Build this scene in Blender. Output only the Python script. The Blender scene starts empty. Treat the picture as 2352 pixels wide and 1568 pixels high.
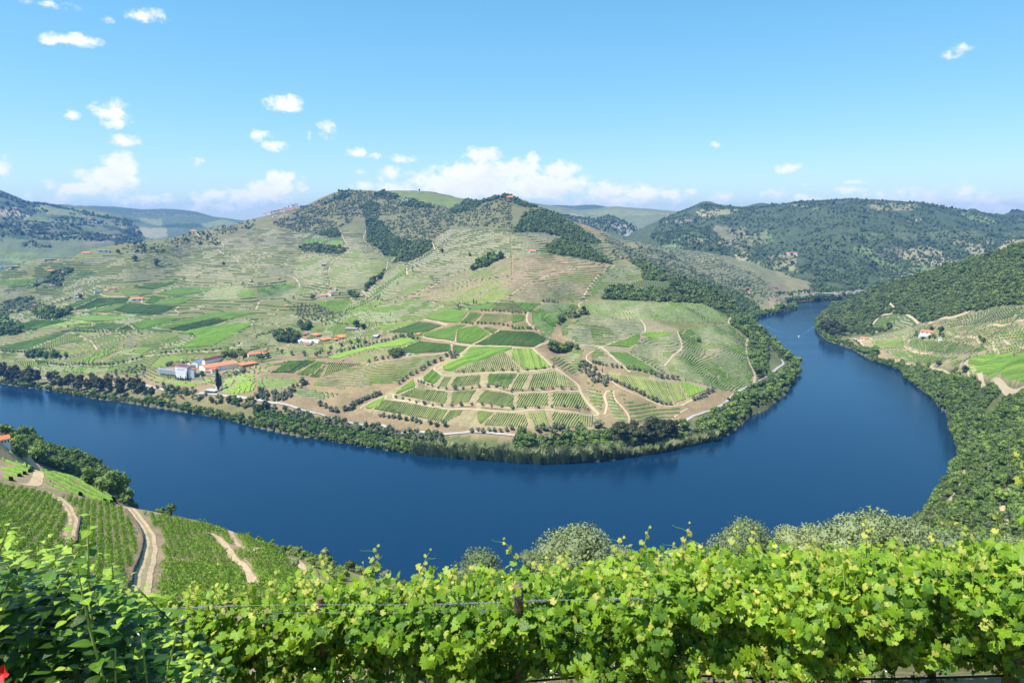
import bpy, bmesh, math, random
import numpy as np
from mathutils import Vector, Matrix
rng = np.random.default_rng(7)
random.seed(7)
R = math.radians
D = bpy.data
SC = bpy.context.scene
ROOT = SC.collection

# ---------------------------------------------------------------- camera
CAMZ = 280.0
FP = 1568.0                      # focal length measured in the 2352-wide view
PITCH = math.atan(284.0 / FP)
cam_d = D.cameras.new('camera')
cam_d.sensor_width = 36.0
cam_d.lens = 36.0 * FP / 2352.0
cam_d.clip_start = 0.2
cam_d.clip_end = 60000
cam = D.objects.new('camera', cam_d)
ROOT.objects.link(cam)
cam.location = (0, 0, CAMZ)
cam.rotation_euler = (math.pi / 2 - PITCH, 0, 0)
SC.camera = cam

# ---------------------------------------------------------------- light
SUN_AZ = R(-118)                  # measured from +Y towards +X: the sun stands to the left
SUN_EL = R(62)
SC.view_settings.view_transform = 'Standard'
SC.view_settings.look = 'None'
SC.view_settings.exposure = 0.66
SC.view_settings.gamma = 1
SC.view_settings.use_curve_mapping = False
sun_d = D.lights.new('sun', 'SUN')
sun_d.energy = 5.0
sun_d.angle = R(0.53)
sun_d.color = (1.0, 0.96, 0.89)
sun = D.objects.new('sun', sun_d)
ROOT.objects.link(sun)
sv = Vector((math.sin(SUN_AZ) * math.cos(SUN_EL), math.cos(SUN_AZ) * math.cos(SUN_EL), math.sin(SUN_EL)))
sun.rotation_euler = sv.to_track_quat('Z', 'Y').to_euler()
sun.location = (0, 0, 900)

world = D.worlds.new('World')
SC.world = world
world.use_nodes = True
wn, wl = world.node_tree.nodes, world.node_tree.links
wn.clear()
def node(t, **kw):
    n = wn.new(t)
    for k, v in kw.items():
        setattr(n, k, v)
    return n
sky = node('ShaderNodeTexSky', sky_type='NISHITA', sun_disc=False)
sky.sun_elevation = SUN_EL
sky.sun_rotation = SUN_AZ
sky.altitude = 300
sky.air_density = 1.0
sky.dust_density = 0.2
sky.ozone_density = 2.2
hsv = node('ShaderNodeHueSaturation')
hsv.inputs['Saturation'].default_value = 1.22
hsv.inputs['Value'].default_value = 1.0
wl.new(sky.outputs[0], hsv.inputs['Color'])
bg = node('ShaderNodeBackground')
bg.inputs['Strength'].default_value = 0.104
tint = node('ShaderNodeMix', data_type='RGBA', blend_type='MULTIPLY')
tint.inputs[0].default_value = 1.0; tint.inputs[7].default_value = (.85, 1.05, 1.12, 1)
wl.new(hsv.outputs[0], tint.inputs[6])
sc_ = node('ShaderNodeSeparateColor'); cb_ = node('ShaderNodeCombineColor'); wl.new(tint.outputs[2], sc_.inputs[0])
for i_, (ex_, am_) in enumerate(((.79, .722), (.60, .735), (.60, .80))):
    p_ = node('ShaderNodeMath', operation='MULTIPLY'); p_.inputs[1].default_value = .143; wl.new(sc_.outputs[i_], p_.inputs[0])
    e_ = node('ShaderNodeMath', operation='POWER'); e_.inputs[1].default_value = ex_; wl.new(p_.outputs[0], e_.inputs[0])
    f_ = node('ShaderNodeMath', operation='MULTIPLY'); f_.inputs[1].default_value = am_ / .12; wl.new(e_.outputs[0], f_.inputs[0])
    wl.new(f_.outputs[0], cb_.inputs[i_])
wl.new(cb_.outputs[0], bg.inputs['Color'])

def ray(u, v):
    """direction of the sight line through a point of the photograph (2352 x 1568)"""
    X = (np.asarray(u, float) - 1176.0) / FP
    Y = (784.0 - np.asarray(v, float)) / FP
    cp, sp = math.cos(PITCH), math.sin(PITCH)
    return X, cp + Y * sp, -sp + Y * cp

# clouds: soft cumulus given as (azimuth, elevation, half width, half height) in the sky
CL = [(165,94,58,13,1),(125,96,22,8,.8),(340,35,40,13,.75),(250,42,14,8,.5),(120,8,40,9,.35),(255,262,40,26,1),(270,283,32,14,.9),
      (285,322,34,16,1),(168,267,16,11,.8),(655,237,40,16,1),(598,313,26,15,.9),(628,334,28,11,.9),(752,297,22,18,.8),(708,306,8,14,.6),
      (448,371,14,10,.8),(283,385,34,36,1.4),(250,412,62,28,1.4),(195,434,52,18,1.2),(130,458,60,14,.8),(120,422,20,10,.5),
      (8,382,18,24,.9),(645,418,34,26,1.4),(620,440,52,26,1.3),(690,425,26,18,.7),(560,455,66,24,.9),(490,452,50,18,.8),(505,475,90,15,.7),(330,458,80,16,.6),
      (815,348,22,12,.8),(860,357,14,7,.5),(920,364,32,10,.7),(895,398,32,16,.9),(820,395,14,6,.4),(1110,355,46,17,1.2),(1225,372,18,20,1),
      (1090,396,90,28,1.5),(1180,388,60,24,1.4),(1285,393,42,24,1.4),(1010,412,80,24,1.1),(1240,425,110,34,1.4),(1080,430,130,34,1.4),(900,430,80,16,.8),
      (1400,440,56,24,1),(1470,445,60,24,1),(1545,446,36,14,.9),(1583,438,18,8,.8),(1420,464,130,18,.75),(1655,450,26,14,.8),(1640,333,18,7,.6),
      (1808,386,28,14,.95),(1942,437,42,8,.9),(1970,415,26,7,.7),(1783,446,28,12,.8),(1850,456,30,10,.8),(1857,420,12,6,.45),(2205,113,24,11,.55),(2170,131,20,10,.5),
      (2150,458,160,26,.55),(2270,480,130,22,.6),(1715,412,22,5,.3)]
geo = node('ShaderNodeTexCoord')
sep = node('ShaderNodeSeparateXYZ')
wl.new(geo.outputs['Generated'], sep.inputs[0])
def wm(op, a, b=None, c=None):
    n = node('ShaderNodeMath', operation=op)
    for i, x in enumerate((a, b, c)):
        if x is None: continue
        if isinstance(x, (int, float)): n.inputs[i].default_value = x
        else: wl.new(x, n.inputs[i])
    return n.outputs[0]
az = wm('ARCTAN2', sep.outputs[0], sep.outputs[1])
el = wm('ARCSINE', sep.outputs[2])
comb = node('ShaderNodeCombineXYZ')
wl.new(az, comb.inputs[0]); wl.new(el, comb.inputs[1])
def wnoise(scale, detail, rough, off):
    mp = node('ShaderNodeMapping')
    mp.inputs['Location'].default_value = off
    mp.inputs['Scale'].default_value = (1, 1.35, 1)
    wl.new(comb.outputs[0], mp.inputs[0])
    n = node('ShaderNodeTexNoise')
    n.inputs['Scale'].default_value = scale
    n.inputs['Detail'].default_value = detail
    n.inputs['Roughness'].default_value = rough
    wl.new(mp.outputs[0], n.inputs['Vector'])
    return n
nA = wnoise(26, 4, .6, (0, 0, 0))
vs = node('ShaderNodeVectorMath', operation='SUBTRACT'); vs.inputs[1].default_value = (.5, .5, .5)
wl.new(nA.outputs['Color'], vs.inputs[0])
vm = node('ShaderNodeVectorMath', operation='MULTIPLY'); vm.inputs[1].default_value = (.026, .015, 0)
wl.new(vs.outputs[0], vm.inputs[0])
va = node('ShaderNodeVectorMath', operation='ADD')
wl.new(comb.outputs[0], va.inputs[0]); wl.new(vm.outputs[0], va.inputs[1])
dens = None
for (cu, cv, cw, ch, cs) in CL:
    X, Y, Z = ray(cu, cv)
    a0 = math.atan2(X, Y); e0 = math.atan2(Z, math.hypot(X, Y))
    k = math.cos(math.atan((cu - 1176) / FP)) / FP
    s = node('ShaderNodeVectorMath', operation='SUBTRACT'); s.inputs[1].default_value = (a0, e0, 0)
    wl.new(va.outputs[0], s.inputs[0])
    m = node('ShaderNodeVectorMath', operation='MULTIPLY'); m.inputs[1].default_value = (1 / (1.2 * cw * k), 1 / (1.2 * ch * k), 0)
    wl.new(s.outputs[0], m.inputs[0])
    ln = node('ShaderNodeVectorMath', operation='LENGTH'); wl.new(m.outputs[0], ln.inputs[0])
    dd = wm('MULTIPLY', wm('SUBTRACT', 1.0, ln.outputs['Value']), cs)
    dens = dd if dens is None else wm('MAXIMUM', dens, dd)
nB = wnoise(55, 8, .62, (3, 1, 0))
nC = wnoise(14, 3, .5, (7, 4, 0))
dn = wm('ADD', dens, wm('MULTIPLY', wm('SUBTRACT', nB.outputs['Fac'], .52), 2.3))
mr = node('ShaderNodeMapRange', interpolation_type='SMOOTHSTEP')
mr.inputs['From Min'].default_value = -0.08; mr.inputs['From Max'].default_value = 0.72
wl.new(dn, mr.inputs['Value'])
gate = node('ShaderNodeMapRange'); gate.inputs['From Min'].default_value = -0.15; gate.inputs['From Max'].default_value = 0.1
wl.new(dens, gate.inputs['Value'])
cf = wm('MULTIPLY', wm('MULTIPLY', mr.outputs[0], gate.outputs[0]), .93)
shade = wm('ADD', .44, wm('ADD', wm('MULTIPLY', nC.outputs['Fac'], .25), wm('MULTIPLY', nB.outputs['Fac'], .18)))
cc = node('ShaderNodeCombineXYZ')
wl.new(shade, cc.inputs[0]); wl.new(wm('MULTIPLY', shade, 1.01), cc.inputs[1]); wl.new(wm('MULTIPLY', shade, 1.04), cc.inputs[2])
bg2 = node('ShaderNodeBackground'); wl.new(cc.outputs[0], bg2.inputs['Color']); bg2.inputs['Strength'].default_value = 1.12
mix = node('ShaderNodeMixShader')
wl.new(cf, mix.inputs[0]); wl.new(bg.outputs[0], mix.inputs[1]); wl.new(bg2.outputs[0], mix.inputs[2])
wo = node('ShaderNodeOutputWorld'); wl.new(mix.outputs[0], wo.inputs['Surface'])
world.cycles.sampling_method = 'MANUAL'
world.cycles.sample_map_resolution = 512

# ---------------------------------------------------------------- materials
class NT:
    def __init__(s, name):
        s.m = D.materials.new(name); s.m.use_nodes = True
        s.t = s.m.node_tree; s.n = s.t.nodes; s.l = s.t.links
        s.b = s.n['Principled BSDF']; s.o = s.n['Material Output']
        s.b.inputs['Specular IOR Level'].default_value = .25
    def add(s, t, **kw):
        n = s.n.new(t)
        for k, v in kw.items():
            if k.startswith('_'): n.inputs[k[1:]].default_value = v
            else: setattr(n, k, v)
        return n
    def math(s, op, a, b=0.0):
        n = s.add('ShaderNodeMath', operation=op)
        for i, x in enumerate((a, b)):
            if isinstance(x, (int, float)): n.inputs[i].default_value = x
            else: s.l.new(x, n.inputs[i])
        return n.outputs[0]
    def noise(s, scale, detail=4, rough=.55, vec=None, stretch=None):
        n = s.add('ShaderNodeTexNoise', _Scale=scale, _Detail=detail, _Roughness=rough)
        if vec is None:
            vec = s.add('ShaderNodeTexCoord').outputs['Object']
        if stretch:
            mp = s.add('ShaderNodeMapping', _Scale=stretch); s.l.new(vec, mp.inputs[0]); vec = mp.outputs[0]
        s.l.new(vec, n.inputs['Vector'])
        return n
    def ramp(s, fac, stops):
        n = s.add('ShaderNodeValToRGB')
        e = n.color_ramp.elements
        while len(e) > 1: e.remove(e[-1])
        for i, (p, c) in enumerate(stops):
            x = e[0] if i == 0 else e.new(p)
            x.position = p; x.color = (*c, 1)
        s.l.new(fac, n.inputs[0])
        return n.outputs[0]
    def mixc(s, fac, a, b, mode='MIX'):
        n = s.add('ShaderNodeMix', data_type='RGBA', blend_type=mode)
        for i, x in ((0, fac), (6, a), (7, b)):
            if isinstance(x, (int, float)): n.inputs[i].default_value = x
            elif isinstance(x, tuple): n.inputs[i].default_value = (*x, 1)
            else: s.l.new(x, n.inputs[i])
        return n.outputs[2]
    def base(s, c, rough=.9):
        if isinstance(c, tuple): s.b.inputs['Base Color'].default_value = (*c, 1)
        else: s.l.new(c, s.b.inputs['Base Color'])
        s.b.inputs['Roughness'].default_value = rough
        return s
    def bump(s, h, strength=.4, dist=.1):
        n = s.add('ShaderNodeBump', _Strength=strength, _Distance=dist)
        s.l.new(h, n.inputs['Height']); s.l.new(n.outputs[0], s.b.inputs['Normal'])
        return s

def plain(name, c, rough=.8, var=.25, scale=1.5):
    t = NT(name)
    n = t.noise(scale, 5)
    lo = tuple(x * (1 - var) for x in c); hi = tuple(min(1, x * (1 + var)) for x in c)
    t.base(t.ramp(n.outputs[0], [(.3, lo), (.7, hi)]), rough)
    return t.m

def foliage(name, c, var=.45, scale=.35, fine=4.0, trans=.0, island=True, rough=.75):
    """leaf colour with clump-sized and leaf-sized variation"""
    c = tuple(x * .86 for x in c)
    t = NT(name)
    n1 = t.noise(scale, 3); n2 = t.noise(fine, 2)
    f = t.math('ADD', t.math('MULTIPLY', n1.outputs[0], .5), t.math('MULTIPLY', n2.outputs[0], .5))
    if island:
        g = t.add('ShaderNodeNewGeometry')
        oi = t.add('ShaderNodeObjectInfo')
        f = t.math('ADD', t.math('MULTIPLY', f, .55), t.math('ADD', t.math('MULTIPLY', g.outputs['Random Per Island'], .13), t.math('MULTIPLY', oi.outputs['Random'], .32)))
    lo = (c[0] * (1 - var) * .9, c[1] * (1 - var), c[2] * (1 - var))
    hi = (c[0] * (1 + var) * 1.1, c[1] * (1 + var), c[2] * (1 + var * .6))
    col = t.ramp(f, [(.3, lo), (.5, c), (.7, hi)])
    t.base(col, rough)
    if trans:
        tr = t.add('ShaderNodeBsdfTranslucent')
        t.l.new(t.mixc(1.0, col, (1.5, 1.25, .5), 'MULTIPLY'), tr.inputs[0])
        mx = t.add('ShaderNodeMixShader'); mx.inputs[0].default_value = trans
        t.l.new(t.b.outputs[0], mx.inputs[1]); t.l.new(tr.outputs[0], mx.inputs[2])
        t.l.new(mx.outputs[0], t.o.inputs[0])
    return t.m

# ---------------------------------------------------------------- object helpers
def tag(o, label=None, cat=None, group=None, kind=None):
    if label: o['label'] = label
    if cat: o['category'] = cat
    if group: o['group'] = group
    if kind: o['kind'] = kind
    return o
def link(o, parent=None):
    ROOT.objects.link(o)
    if parent is not None: o.parent = parent
    return o
def mesh(name, verts, faces, mat=None, smooth=False):
    me = D.meshes.new(name)
    me.from_pydata([tuple(map(float, v)) for v in verts], [], faces)
    if mat is not None:
        for m in (mat if isinstance(mat, (list, tuple)) else [mat]): me.materials.append(m)
    if smooth: me.polygons.foreach_set('use_smooth', [True] * len(me.polygons))
    return me
def npmesh(name, V, Q, mat=None, smooth=False):
    """fast mesh from numpy: V (n,3), Q (m,k) faces of k corners"""
    me = D.meshes.new(name)
    V = np.ascontiguousarray(V, dtype=np.float32); Q = np.ascontiguousarray(Q, dtype=np.int32)
    me.vertices.add(len(V)); me.vertices.foreach_set('co', V.ravel())
    k = Q.shape[1]
    me.loops.add(Q.size); me.loops.foreach_set('vertex_index', Q.ravel())
    me.polygons.add(len(Q)); me.polygons.foreach_set('loop_start', np.arange(0, Q.size, k, dtype=np.int32))
    if smooth: me.polygons.foreach_set('use_smooth', np.ones(len(Q), bool))
    me.update(calc_edges=True)
    if mat is not None:
        for m in (mat if isinstance(mat, (list, tuple)) else [mat]): me.materials.append(m)
    return me
def obj(name, me, parent=None, loc=None, rotz=None):
    o = D.objects.new(name, me); link(o, parent)
    if loc is not None: o.location = loc
    if rotz is not None: o.rotation_euler = (0, 0, rotz)
    return o
def empty(name, loc=(0, 0, 0), rotz=0):
    o = D.objects.new(name, None); link(o)
    o.location = loc; o.rotation_euler = (0, 0, rotz); o.empty_display_size = .5
    return o
def copy_tree(o, parent=None, loc=None, rotz=None, scale=None):
    c = o.copy(); ROOT.objects.link(c)
    if parent is not None: c.parent = parent
    if loc is not None: c.location = loc
    if rotz is not None: c.rotation_euler = (0, 0, rotz)
    if scale is not None: c.scale = scale if hasattr(scale, '__len__') else (scale,) * 3
    for ch in kids.get(o.name, ()):
        copy_tree(ch, c)
    return c
kids = {}
def reg(o):
    """remember an object's children for copy_tree"""
    for q in D.objects:
        if q.parent is not None:
            kids.setdefault(q.parent.name, [])
            if q not in kids[q.parent.name]: kids[q.parent.name].append(q)

# ---------------------------------------------------------------- noise
def _h(ix, iy, s):
    n = (ix.astype(np.int64) * 374761393 + iy.astype(np.int64) * 668265263 + s * 1442695041) & 0x7fffffff
    n = ((n ^ (n >> 13)) * 1274126177) & 0x7fffffff
    return ((n ^ (n >> 16)) & 0xffff) / 65535.0
def vnoise(x, y, s=0):
    ix = np.floor(x); iy = np.floor(y); fx = x - ix; fy = y - iy
    fx = fx * fx * fx * (fx * (fx * 6 - 15) + 10); fy = fy * fy * fy * (fy * (fy * 6 - 15) + 10)
    a = _h(ix, iy, s); b = _h(ix + 1, iy, s); c = _h(ix, iy + 1, s); d = _h(ix + 1, iy + 1, s)
    return (a + (b - a) * fx) * (1 - fy) + (c + (d - c) * fx) * fy - .5
def fbm(x, y, o=4, s=0, g=.5):
    r = 0; a = 1
    for i in range(o):
        r = r + a * vnoise(x * 2 ** i + 13.7 * i, y * 2 ** i - 7.1 * i, s + i); a *= g
    return r
# ---------------------------------------------------------------- terrain
# crops of the photograph used while surveying: origin and scale against the 2352-wide view
CR = {1: (0, 373.2, 4), 2: (588, 373.2, 4), 3: (1176, 373.2, 4), 4: (1764, 373.2, 4), 5: (0, 717.8, 4), 6: (588, 717.8, 4),
      7: (1176, 717.8, 4), 8: (1764, 717.8, 4), 'F': (0, 0, 1), 'A': (0, 947.5, 2.527), 'B': (229.7, 1119.7, 4.3115)}
def cp(k, pts):
    ox, oy, s = CR[k]
    return [(ox + x / s, oy + y / s) for x, y in pts]
def at_z(u, v, z):
    X, Y, Z = ray(u, v); k = (z - CAMZ) / Z
    return X * k, Y * k, z
def at_r(u, v, r):
    X, Y, Z = ray(u, v); k = r / math.hypot(X, Y)
    return X * k, Y * k, CAMZ + Z * k

BANK_PEN = cp(5, [(0,650),(400,710),(800,780),(1280,840),(1700,910),(2100,985),(2352,1050)]) + \
    cp(6, [(400,1130),(800,1200),(1200,1270),(1700,1320),(2352,1370)]) + \
    cp(7, [(400,1385),(900,1350),(1350,1280),(1600,1225),(1850,1175),(2050,1080),(2200,940),(2352,880)]) + \
    cp(8, [(40,840),(150,760),(230,640),(290,560),(290,480),(160,370),(60,290)]) + \
    [(1752,772),(1740,758),(1735,742),(1738,732),(1764,723),(1790,719),(1829,709),(1821,694),(1864,690),(1935,686)]
BANK_RIGHT = [(1960,688),(1926,697),(1904,704),(1904,712),(1891,722)] + \
    cp(8, [(420,95),(460,190),(550,260),(690,300),(880,390),(1000,460),(1220,540),(1250,600),(1400,710),(1560,830),(1650,930),
           (1680,1100),(1720,1190),(1760,1280),(1710,1380),(1680,1450),(1640,1560)]) + [(2130,1165),(2085,1200)]
river = [at_z(u, v, 0)[:2] for u, v in BANK_PEN]
river = [(river[0][0] - 900, river[0][1] + 120)] + river
river += [(1500, 2700)] + [at_z(u, v, 0)[:2] for u, v in BANK_RIGHT]
river += [(260, 470), (120, 430), (0, 420), (-90, 405), (-190, 408), (-271, 490), (-376, 579), (-482, 663), (-640, 800), (-900, 900), (-1500, 880)]
river = np.array(river)

def pin(poly, x, y):
    """points in polygon"""
    ins = np.zeros(x.shape, bool); n = len(poly); j = n - 1
    for i in range(n):
        xi, yi = poly[i]; xj, yj = poly[j]
        c = ((yi > y) != (yj > y)) & (x < (xj - xi) * (y - yi) / ((yj - yi) or 1e-12) + xi)
        ins ^= c; j = i
    return ins
def pdist(poly, x, y, closed=True):
    d = np.full(x.shape, 1e9); n = len(poly)
    for i in range(n if closed else n - 1):
        ax, ay = poly[i]; bx, by = poly[(i + 1) % n]
        dx, dy = bx - ax, by - ay; L = dx * dx + dy * dy or 1e-9
        t = np.clip(((x - ax) * dx + (y - ay) * dy) / L, 0, 1)
        d = np.minimum(d, (x - ax - t * dx) ** 2 + (y - ay - t * dy) ** 2)
    return np.sqrt(d)

CZ = []     # control points with known height
def Z(*pts): CZ.extend(at_z(u, v, z) for u, v, z in pts)
def RR(*pts): CZ.extend(at_r(u, v, r) for u, v, r in pts)
for b in (BANK_PEN, BANK_RIGHT):
    Z(*[(u, v, 0) for u, v in b])
RAIL = cp(5, [(-60,520),(170,545),(380,595),(900,650),(1500,740),(1850,785),(2240,830)]) + cp(6, [(0,845),(340,900),(650,960),(980,1015),(1300,1070),(1650,1115),(2000,1145),(2352,1170)]) + \
    cp(7, [(300,1172),(500,1165),(1000,1135),(1470,1055),(1850,920),(2000,830),(2150,730),(2270,670),(2352,600)]) + cp(8, [(60,540),(140,470),(118,415)])
Z(*[(u, v, 9) for u, v in RAIL])
# peninsula, column by column
Z((1176,975,20),(1176,940,29),(1176,900,42),(1176,850,58),(1176,800,76),(1176,750,98),(1176,700,122),(1176,650,150),(1176,600,182),(1176,560,213),(1176,520,253))
RR((1176,490,2420),(1160,449,2700),(1090,470,2700),(1230,472,2650),(1040,462,3000))
Z((1040,980,14),(1040,940,27),(1040,900,38),(1040,850,53),(1040,800,67),(1040,750,87),(1040,700,108),(1040,650,136),(1040,600,170),(1040,560,205))
RR((1040,520,2500),(1000,480,2850),(980,442,3150))
Z((900,960,19),(900,930,24),(900,890,34),(900,850,45),(900,810,57),(900,770,70),(900,730,88),(900,690,110),(900,650,135),(900,600,164))
Z((760,930,15),(760,900,25),(760,860,37),(760,820,48),(760,780,57),(760,740,70),(760,700,88),(760,660,110),(760,620,138),(760,580,172),(760,545,210))
RR((900,550,2350),(930,560,2300),(900,510,2750),(870,470,3000),(880,440,3250),(780,440,3400),(760,500,3000),(700,470,3350),(650,487,3350),(600,500,3350),(560,512,3250))
Z((600,905,22),(600,870,34),(600,840,41),(600,800,52),(600,760,62),(600,720,77),(600,680,98),(600,640,122),(600,600,150),(600,560,187))
Z((450,890,14),(450,860,30),(450,830,38),(450,790,50),(450,750,60),(450,710,75),(450,670,94),(450,630,120),(450,590,154))
RR((600,525,3000),(480,526,3050),(400,545,2900),(300,563,2700))
Z((300,890,12),(300,850,24),(300,820,35),(300,780,49),(300,740,64),(300,700,82),(300,660,104),(300,620,134),(300,585,165))
Z((150,880,9),(150,850,17),(150,820,27),(150,780,41),(150,740,56),(150,700,73),(150,660,93),(150,620,120))
RR((230,572,2650),(170,588,2550),(60,605,2500),(0,620,2400))
Z((0,860,8),(0,820,20),(0,780,33),(0,740,47),(0,700,62),(0,660,82))
# behind the left ridge: the side valley
for x, y, z in ((-2100,2300,120),(-1700,2900,90),(-1500,3600,100),(-900,3600,170),(-400,3900,260),(-2600,2600,80),(-2400,1700,110),(-2900,3300,120),(200,3500,200),(300,3100,190),(-2000,4200,120)):
    CZ.append((x, y, z))
# right half of the peninsula
Z((1330,985,15),(1330,940,28),(1330,900,40),(1330,850,53),(1330,800,70),(1330,750,92),(1330,700,116),(1330,660,140),(1330,620,165),(1330,585,190))
RR((1262,487,2480),(1300,503,2350),(1340,522,2220),(1330,545,2150),(1300,510,2350),(1380,551,2130),(1430,580,1980),(1480,600,1850),(1530,632,1720),(1590,652,1650),(1640,678,1620),(1690,698,1700))
Z((1500,960,18),(1500,930,28),(1500,890,41),(1500,850,52),(1500,810,64),(1500,770,78),(1500,730,96),(1500,690,116))
Z((1620,930,14),(1620,890,28),(1620,850,42),(1620,810,55),(1620,770,69),(1620,730,85),(1620,705,98))
Z((1720,890,12),(1700,870,22),(1705,830,38),(1700,790,52),(1695,750,66)); RR((1690,722,1530),(1735,862,1190))
Z((1770,850,10),(1765,800,16),(1745,765,12))
# slope behind the wooded ridge, above the upper river
RR((1360,530,2500),(1450,548,2750),(1550,575,2800),(1600,600,2700),(1660,640,2500),(1720,672,2350),(1790,700,2250),(1700,650,2450),(1500,600,2400),(1600,640,2250),(1680,690,2080))
for x, y, z in ((650,3100,150),(900,3000,120),(1300,3200,30),(300,2850,215)):
    CZ.append((x, y, z))
# right bank hill
Z((2100,850,14),(2100,810,27),(2100,770,42),(2100,740,58),(2010,800,8),(2010,770,24),(2010,745,38),(1950,770,18),(1930,740,22))
RR((2100,700,1760),(2000,690,1900),(1950,700,1980),(1980,675,2150),(2039,648,2050),(2127,627,2000),(2209,607,1930),(2289,582,1850),(2352,562,1780),(2352,700,1350),(2352,620,1560),(2250,650,1660),(2200,700,1560),
   (2352,750,1200),(2352,800,1090),(2352,850,970),(2250,760,1330),(2250,800,1230),(2250,850,1110),(2180,850,1200),(2180,810,1330),(2350,900,880),(2250,900,1010),(2180,900,1130),
   (2352,950,800),(2352,1000,720),(2250,1000,900),(2352,1100,600),(2250,1080,730),(2352,1200,490),(2200,1150,650),(2290,1180,520),(2200,1230,540),(2100,1240,560),(2240,940,980))
for x, y, z in ((1900,1500,260),(1700,900,230),(1300,500,240),(1000,300,260),(1500,1900,160),(1700,2300,90),(2300,2200,250)):
    CZ.append((x, y, z))
# near left spur under vines
RR((560,1228,255),(483,1200,275),(411,1188,290),(356,1180,290),(277,1163,290),(170,1136,300),(99,1127,300),(0,1106,310),(534,1219,262),(673,1266,200),(791,1312,150),(850,1337,120),(950,1360,90),
   (345,1250,205),(150,1180,240),(30,1200,200),(330,1360,140),(500,1300,185),(600,1340,140),(450,1360,125),(700,1360,108),(150,1300,140),(0,1300,120),(0,1400,70),(150,1400,80),(240,1250,190),(450,1240,220),
   (0,1094,390),(0,1060,460),(100,1088,420),(200,1118,390),(80,1045,520),(0,1030,560),(0,1000,680),(60,1010,690),(165,1088,560),(120,1060,600),(280,1150,370))
for x, y, z in ((0,52,249),(30,50,250),(-25,52,248),(0,120,205),(60,120,206),(0,200,150),(100,200,160),(0,300,85),(200,300,110),(0,400,12),(150,400,40),(330,420,60),(-100,300,95),(-100,380,20),
                (-40,100,212),(-170,375,25),(-300,440,50),(-470,560,60),(-650,740,20),(400,300,170),(250,150,215),(120,60,258),(500,200,250),(-150,60,262),(-300,80,262),(-300,0,285),(300,0,290),
                (-60,20,272),(60,20,273),(0,20,266),(-600,300,190),(-800,500,120),(0,6,275.1),(6,6.5,275.6),(-6,6.5,274.9),(0,9,273.6),(9,9,274.0),(-9,9,273.2),(0,3,276.8),(4,3,276.9),(-4,3,276.6),(0,13,270.6),(0,-60,300),(-100,-60,300),(100,-60,300)):
    CZ.append((x, y, z))
# river bed
for u, v in ((200,1000),(500,1080),(800,1150),(1100,1180),(1400,1180),(1700,1120),(1900,1000),(1950,900),(1900,820),(1830,760),(1840,720),(300,1040),(1000,1120),(2050,1080),(60,930),(1200,1280),(1600,1250)):
    CZ.append(at_z(u, v, -9))
CZ = np.array(CZ)
S = 1000.0
def tps_fit(P, reg=2e-4):
    xy = P[:, :2] / S; n = len(P)
    d2 = ((xy[:, None] - xy[None]) ** 2).sum(-1)
    K = .5 * d2 * np.log(d2 + 1e-12) + reg * np.eye(n)
    A = np.zeros((n + 3, n + 3)); A[:n, :n] = K; A[:n, n] = 1; A[:n, n + 1:] = xy
    A[n, :n] = 1; A[n + 1:, :n] = xy.T
    return xy, np.linalg.solve(A, np.r_[P[:, 2], 0, 0, 0])
TXY, TW = tps_fit(CZ)
def tps(x, y):
    x = x / S; y = y / S; out = np.zeros(x.shape); n = len(TXY)
    for i in range(n):
        d2 = (x - TXY[i, 0]) ** 2 + (y - TXY[i, 1]) ** 2
        out += TW[i] * .5 * d2 * np.log(d2 + 1e-12)
    return out + TW[n] + TW[n + 1] * x + TW[n + 2] * y

# polar grid round the viewpoint: fine near it, coarse far away
NA, NR = 840, 760
AZ0, AZ1 = R(-52), R(52)
LR0, LR1 = math.log(3.0), math.log(9000.0)
azs = np.linspace(AZ0, AZ1, NA); lrs = np.linspace(LR0, LR1, NR)
def coarse(k):
    ca = np.linspace(AZ0, AZ1, NA // k + 1); cl = np.linspace(LR0, LR1, NR // k + 1)
    A, L = np.meshgrid(ca, cl, indexing='ij'); r = np.exp(L)
    z = tps(np.sin(A) * r, np.cos(A) * r)
    return ca, cl, z
ca, cl, zc = coarse(3)
def cubic_up(z, src, dst, axis):
    z = np.moveaxis(z, axis, 0)
    t = (dst - src[0]) / (src[1] - src[0]); i = np.clip(t.astype(int), 0, len(src) - 2); f = (t - i).reshape(-1, *([1] * (z.ndim - 1)))
    g = lambda k: z[np.clip(i + k, 0, len(src) - 1)]
    p0, p1, p2, p3 = g(-1), g(0), g(1), g(2)
    o = p1 + .5 * f * (p2 - p0 + f * (2 * p0 - 5 * p1 + 4 * p2 - p3 + f * (3 * (p1 - p2) + p3 - p0)))
    return np.moveaxis(o, 0, axis)
H = cubic_up(cubic_up(zc, ca, azs, 0), cl, lrs, 1)
GA, GL = np.meshgrid(azs, lrs, indexing='ij')
GR = np.exp(GL); GX = np.sin(GA) * GR; GY = np.cos(GA) * GR
far = np.clip((GR - 3700) / 900, 0, 1)
H = H * (1 - far) + 90 * far
rel = np.clip(GR / 900, .0, 1) ** 1.2
H += fbm(GX / 170, GY / 170, 4, 3) * 13 * rel
H += fbm(GX / 48, GY / 48, 3, 9) * 3.0 * rel
H += fbm(GX / 9, GY / 9, 3, 21) * .55 * np.clip(GR / 60, .1, 1)
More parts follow.
